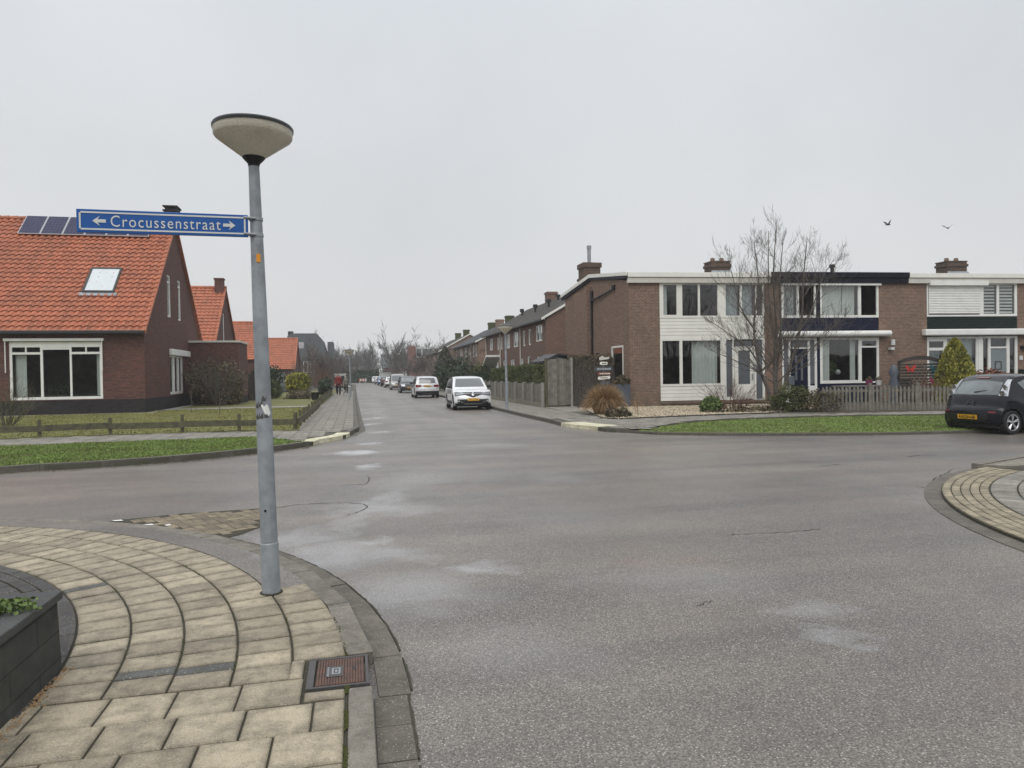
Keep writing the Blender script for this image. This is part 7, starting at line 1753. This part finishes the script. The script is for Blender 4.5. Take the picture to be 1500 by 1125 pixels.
for i, (u, v, r_, fl) in enumerate(((1301, 329.5, 0, .9), (1388.5, 334.5, .5, .75))):
    q = onplane(u, v, (0, 52, 0), Vector((0, 1, 0))); lb = ['black bird flying with raised wings above the blue house', 'black bird flying lower right, above the green house chimney'][i]
    m = MB()
    def bw(a, b, c_): return (q.x+a*cos(r_)-b*sin(r_), q.y+a*sin(r_)+b*cos(r_), q.z+c_)
    m.tube([bw(-.22, 0, 0), bw(-.12, 0, .015), bw(0, 0, .02), bw(.12, 0, .03), bw(.19, 0, .045), bw(.25, 0, .03)], [.035, .05, .065, .05, .035, .008], 8)
    for sg in (-1, 1):
        m.prism([bw(.10, sg*.03, .03), bw(.02, sg*.28, .03+.28*fl), bw(-.10, sg*.46, .02+.40*fl), bw(-.14, sg*.30, .0+.24*fl), bw(-.10, sg*.05, .02)], (0, 0, .012))
    m.prism([bw(-.18, .03, 0), bw(-.34, .06, 0), bw(-.34, -.06, 0), bw(-.18, -.03, 0)], (0, 0, .012)); m.build('bird', 'bird', label=lb, cat='bird', group='birds in the sky', smooth=30)
m = MB()  # trees out of view, added and sized for the window reflections
for (x0, x1, y0, y1, hh) in ((-70, -12, -34, -30, 6.5), (-14, 20, -56, -50, 6.5), (18, 75, -44, -38, 3.)):
    leafmesh(m, ((x0+x1)/2, (y0+y1)/2, hh/2), (x1-x0)/2, (y1-y0)/2, hh/2, 5000, .9, 1.4, x0, shape='box'); m.box(x0+1, x1-1, y0+1, y1-1, 0, hh*.86)
m.build('unseen_woods', 'leaf_brown', kind='stuff', label='dark garden trees added unseen behind the viewer for the windows to mirror', cat='woods', recalc=False)
# ------------------------------------------------------------------ light, sky, air
w = bpy.data.worlds.new('World'); SC.world = w; w.use_nodes = True; nt = w.node_tree; nt.nodes.clear()
out = nt.nodes.new('ShaderNodeOutputWorld')
SUN_EL, SUN_ROT = radians(52), radians(200)
sky = nd(nt, 'ShaderNodeTexSky', sky_type='NISHITA', sun_disc=False); sky.sun_elevation = SUN_EL; sky.sun_rotation = SUN_ROT; sky.air_density = 1.5; sky.dust_density = 5
tc = nt.nodes.new('ShaderNodeTexCoord'); sx_ = nd(nt, 'ShaderNodeSeparateXYZ'); nt.links.new(tc.outputs['Generated'], sx_.inputs[0])
over = ramp(nt, sx_.outputs[2], [(0., (.74, .75, .752)), (.10, (.74, .75, .757)), (.28, (.70, .722, .745)), (.48, (.715, .75, .79)), (.62, (.92, .96, 1.0)), (1., (1.35, 1.38, 1.42))])
cl = ramp(nt, noi(nt, tc.outputs['Generated'], 2.1, 5, .5), [(.3, (.925, .93, .94)), (.7, (1.05, 1.045, 1.04))])
over = mix(nt, 1., over, cl, 'MULTIPLY')
b1 = nd(nt, 'ShaderNodeBackground'); b1.inputs[1].default_value = .05; nt.links.new(sky.outputs[0], b1.inputs[0])
b2 = nd(nt, 'ShaderNodeBackground'); b2.inputs[1].default_value = 1.; nt.links.new(over, b2.inputs[0])
mx = nd(nt, 'ShaderNodeMixShader'); mx.inputs[0].default_value = .93; nt.links.new(b1.outputs[0], mx.inputs[1]); nt.links.new(b2.outputs[0], mx.inputs[2]); nt.links.new(mx.outputs[0], out.inputs[0])
ld = bpy.data.lights.new('sun', 'SUN'); ld.energy = 1.35; ld.angle = radians(50); ld.color = (1, .97, .92); lo = bpy.data.objects.new('sun', ld); COL.objects.link(lo)
# rotation measured like the sky texture: azimuth from +Y toward +X
sdir = Vector((sin(SUN_ROT)*cos(SUN_EL), cos(SUN_ROT)*cos(SUN_EL), sin(SUN_EL)))
lo.rotation_euler = sdir.to_track_quat('Z', 'Y').to_euler()
HAZE = .0008
if HAZE:
    m, nt, out = newmat('haze_air'); v = nd(nt, 'ShaderNodeVolumePrincipled'); v.inputs['Color'].default_value = (.95, .97, 1, 1); v.inputs['Density'].default_value = HAZE; v.inputs['Anisotropy'].default_value = .1
    nt.links.new(v.outputs[0], out.inputs['Volume']); MATS['haze_air'] = m
    mb = MB(); mb.box(-95, 95, -14, 262, -1.03, 18); hz = mb.build('haze', 'haze_air', kind='stuff', label='thin winter haze filling the whole street', cat='haze')
SC.view_settings.view_transform = 'Standard'; SC.view_settings.look = 'None'; SC.view_settings.exposure = .08; SC.view_settings.gamma = 1
SC.cycles.volume_bounces = 0; SC.cycles.max_bounces = 8; SC.cycles.transparent_max_bounces = 16
SC.cycles.use_denoising = True; SC.cycles.denoising_prefilter = 'ACCURATE'; SC.cycles.denoising_input_passes = 'RGB_ALBEDO_NORMAL'
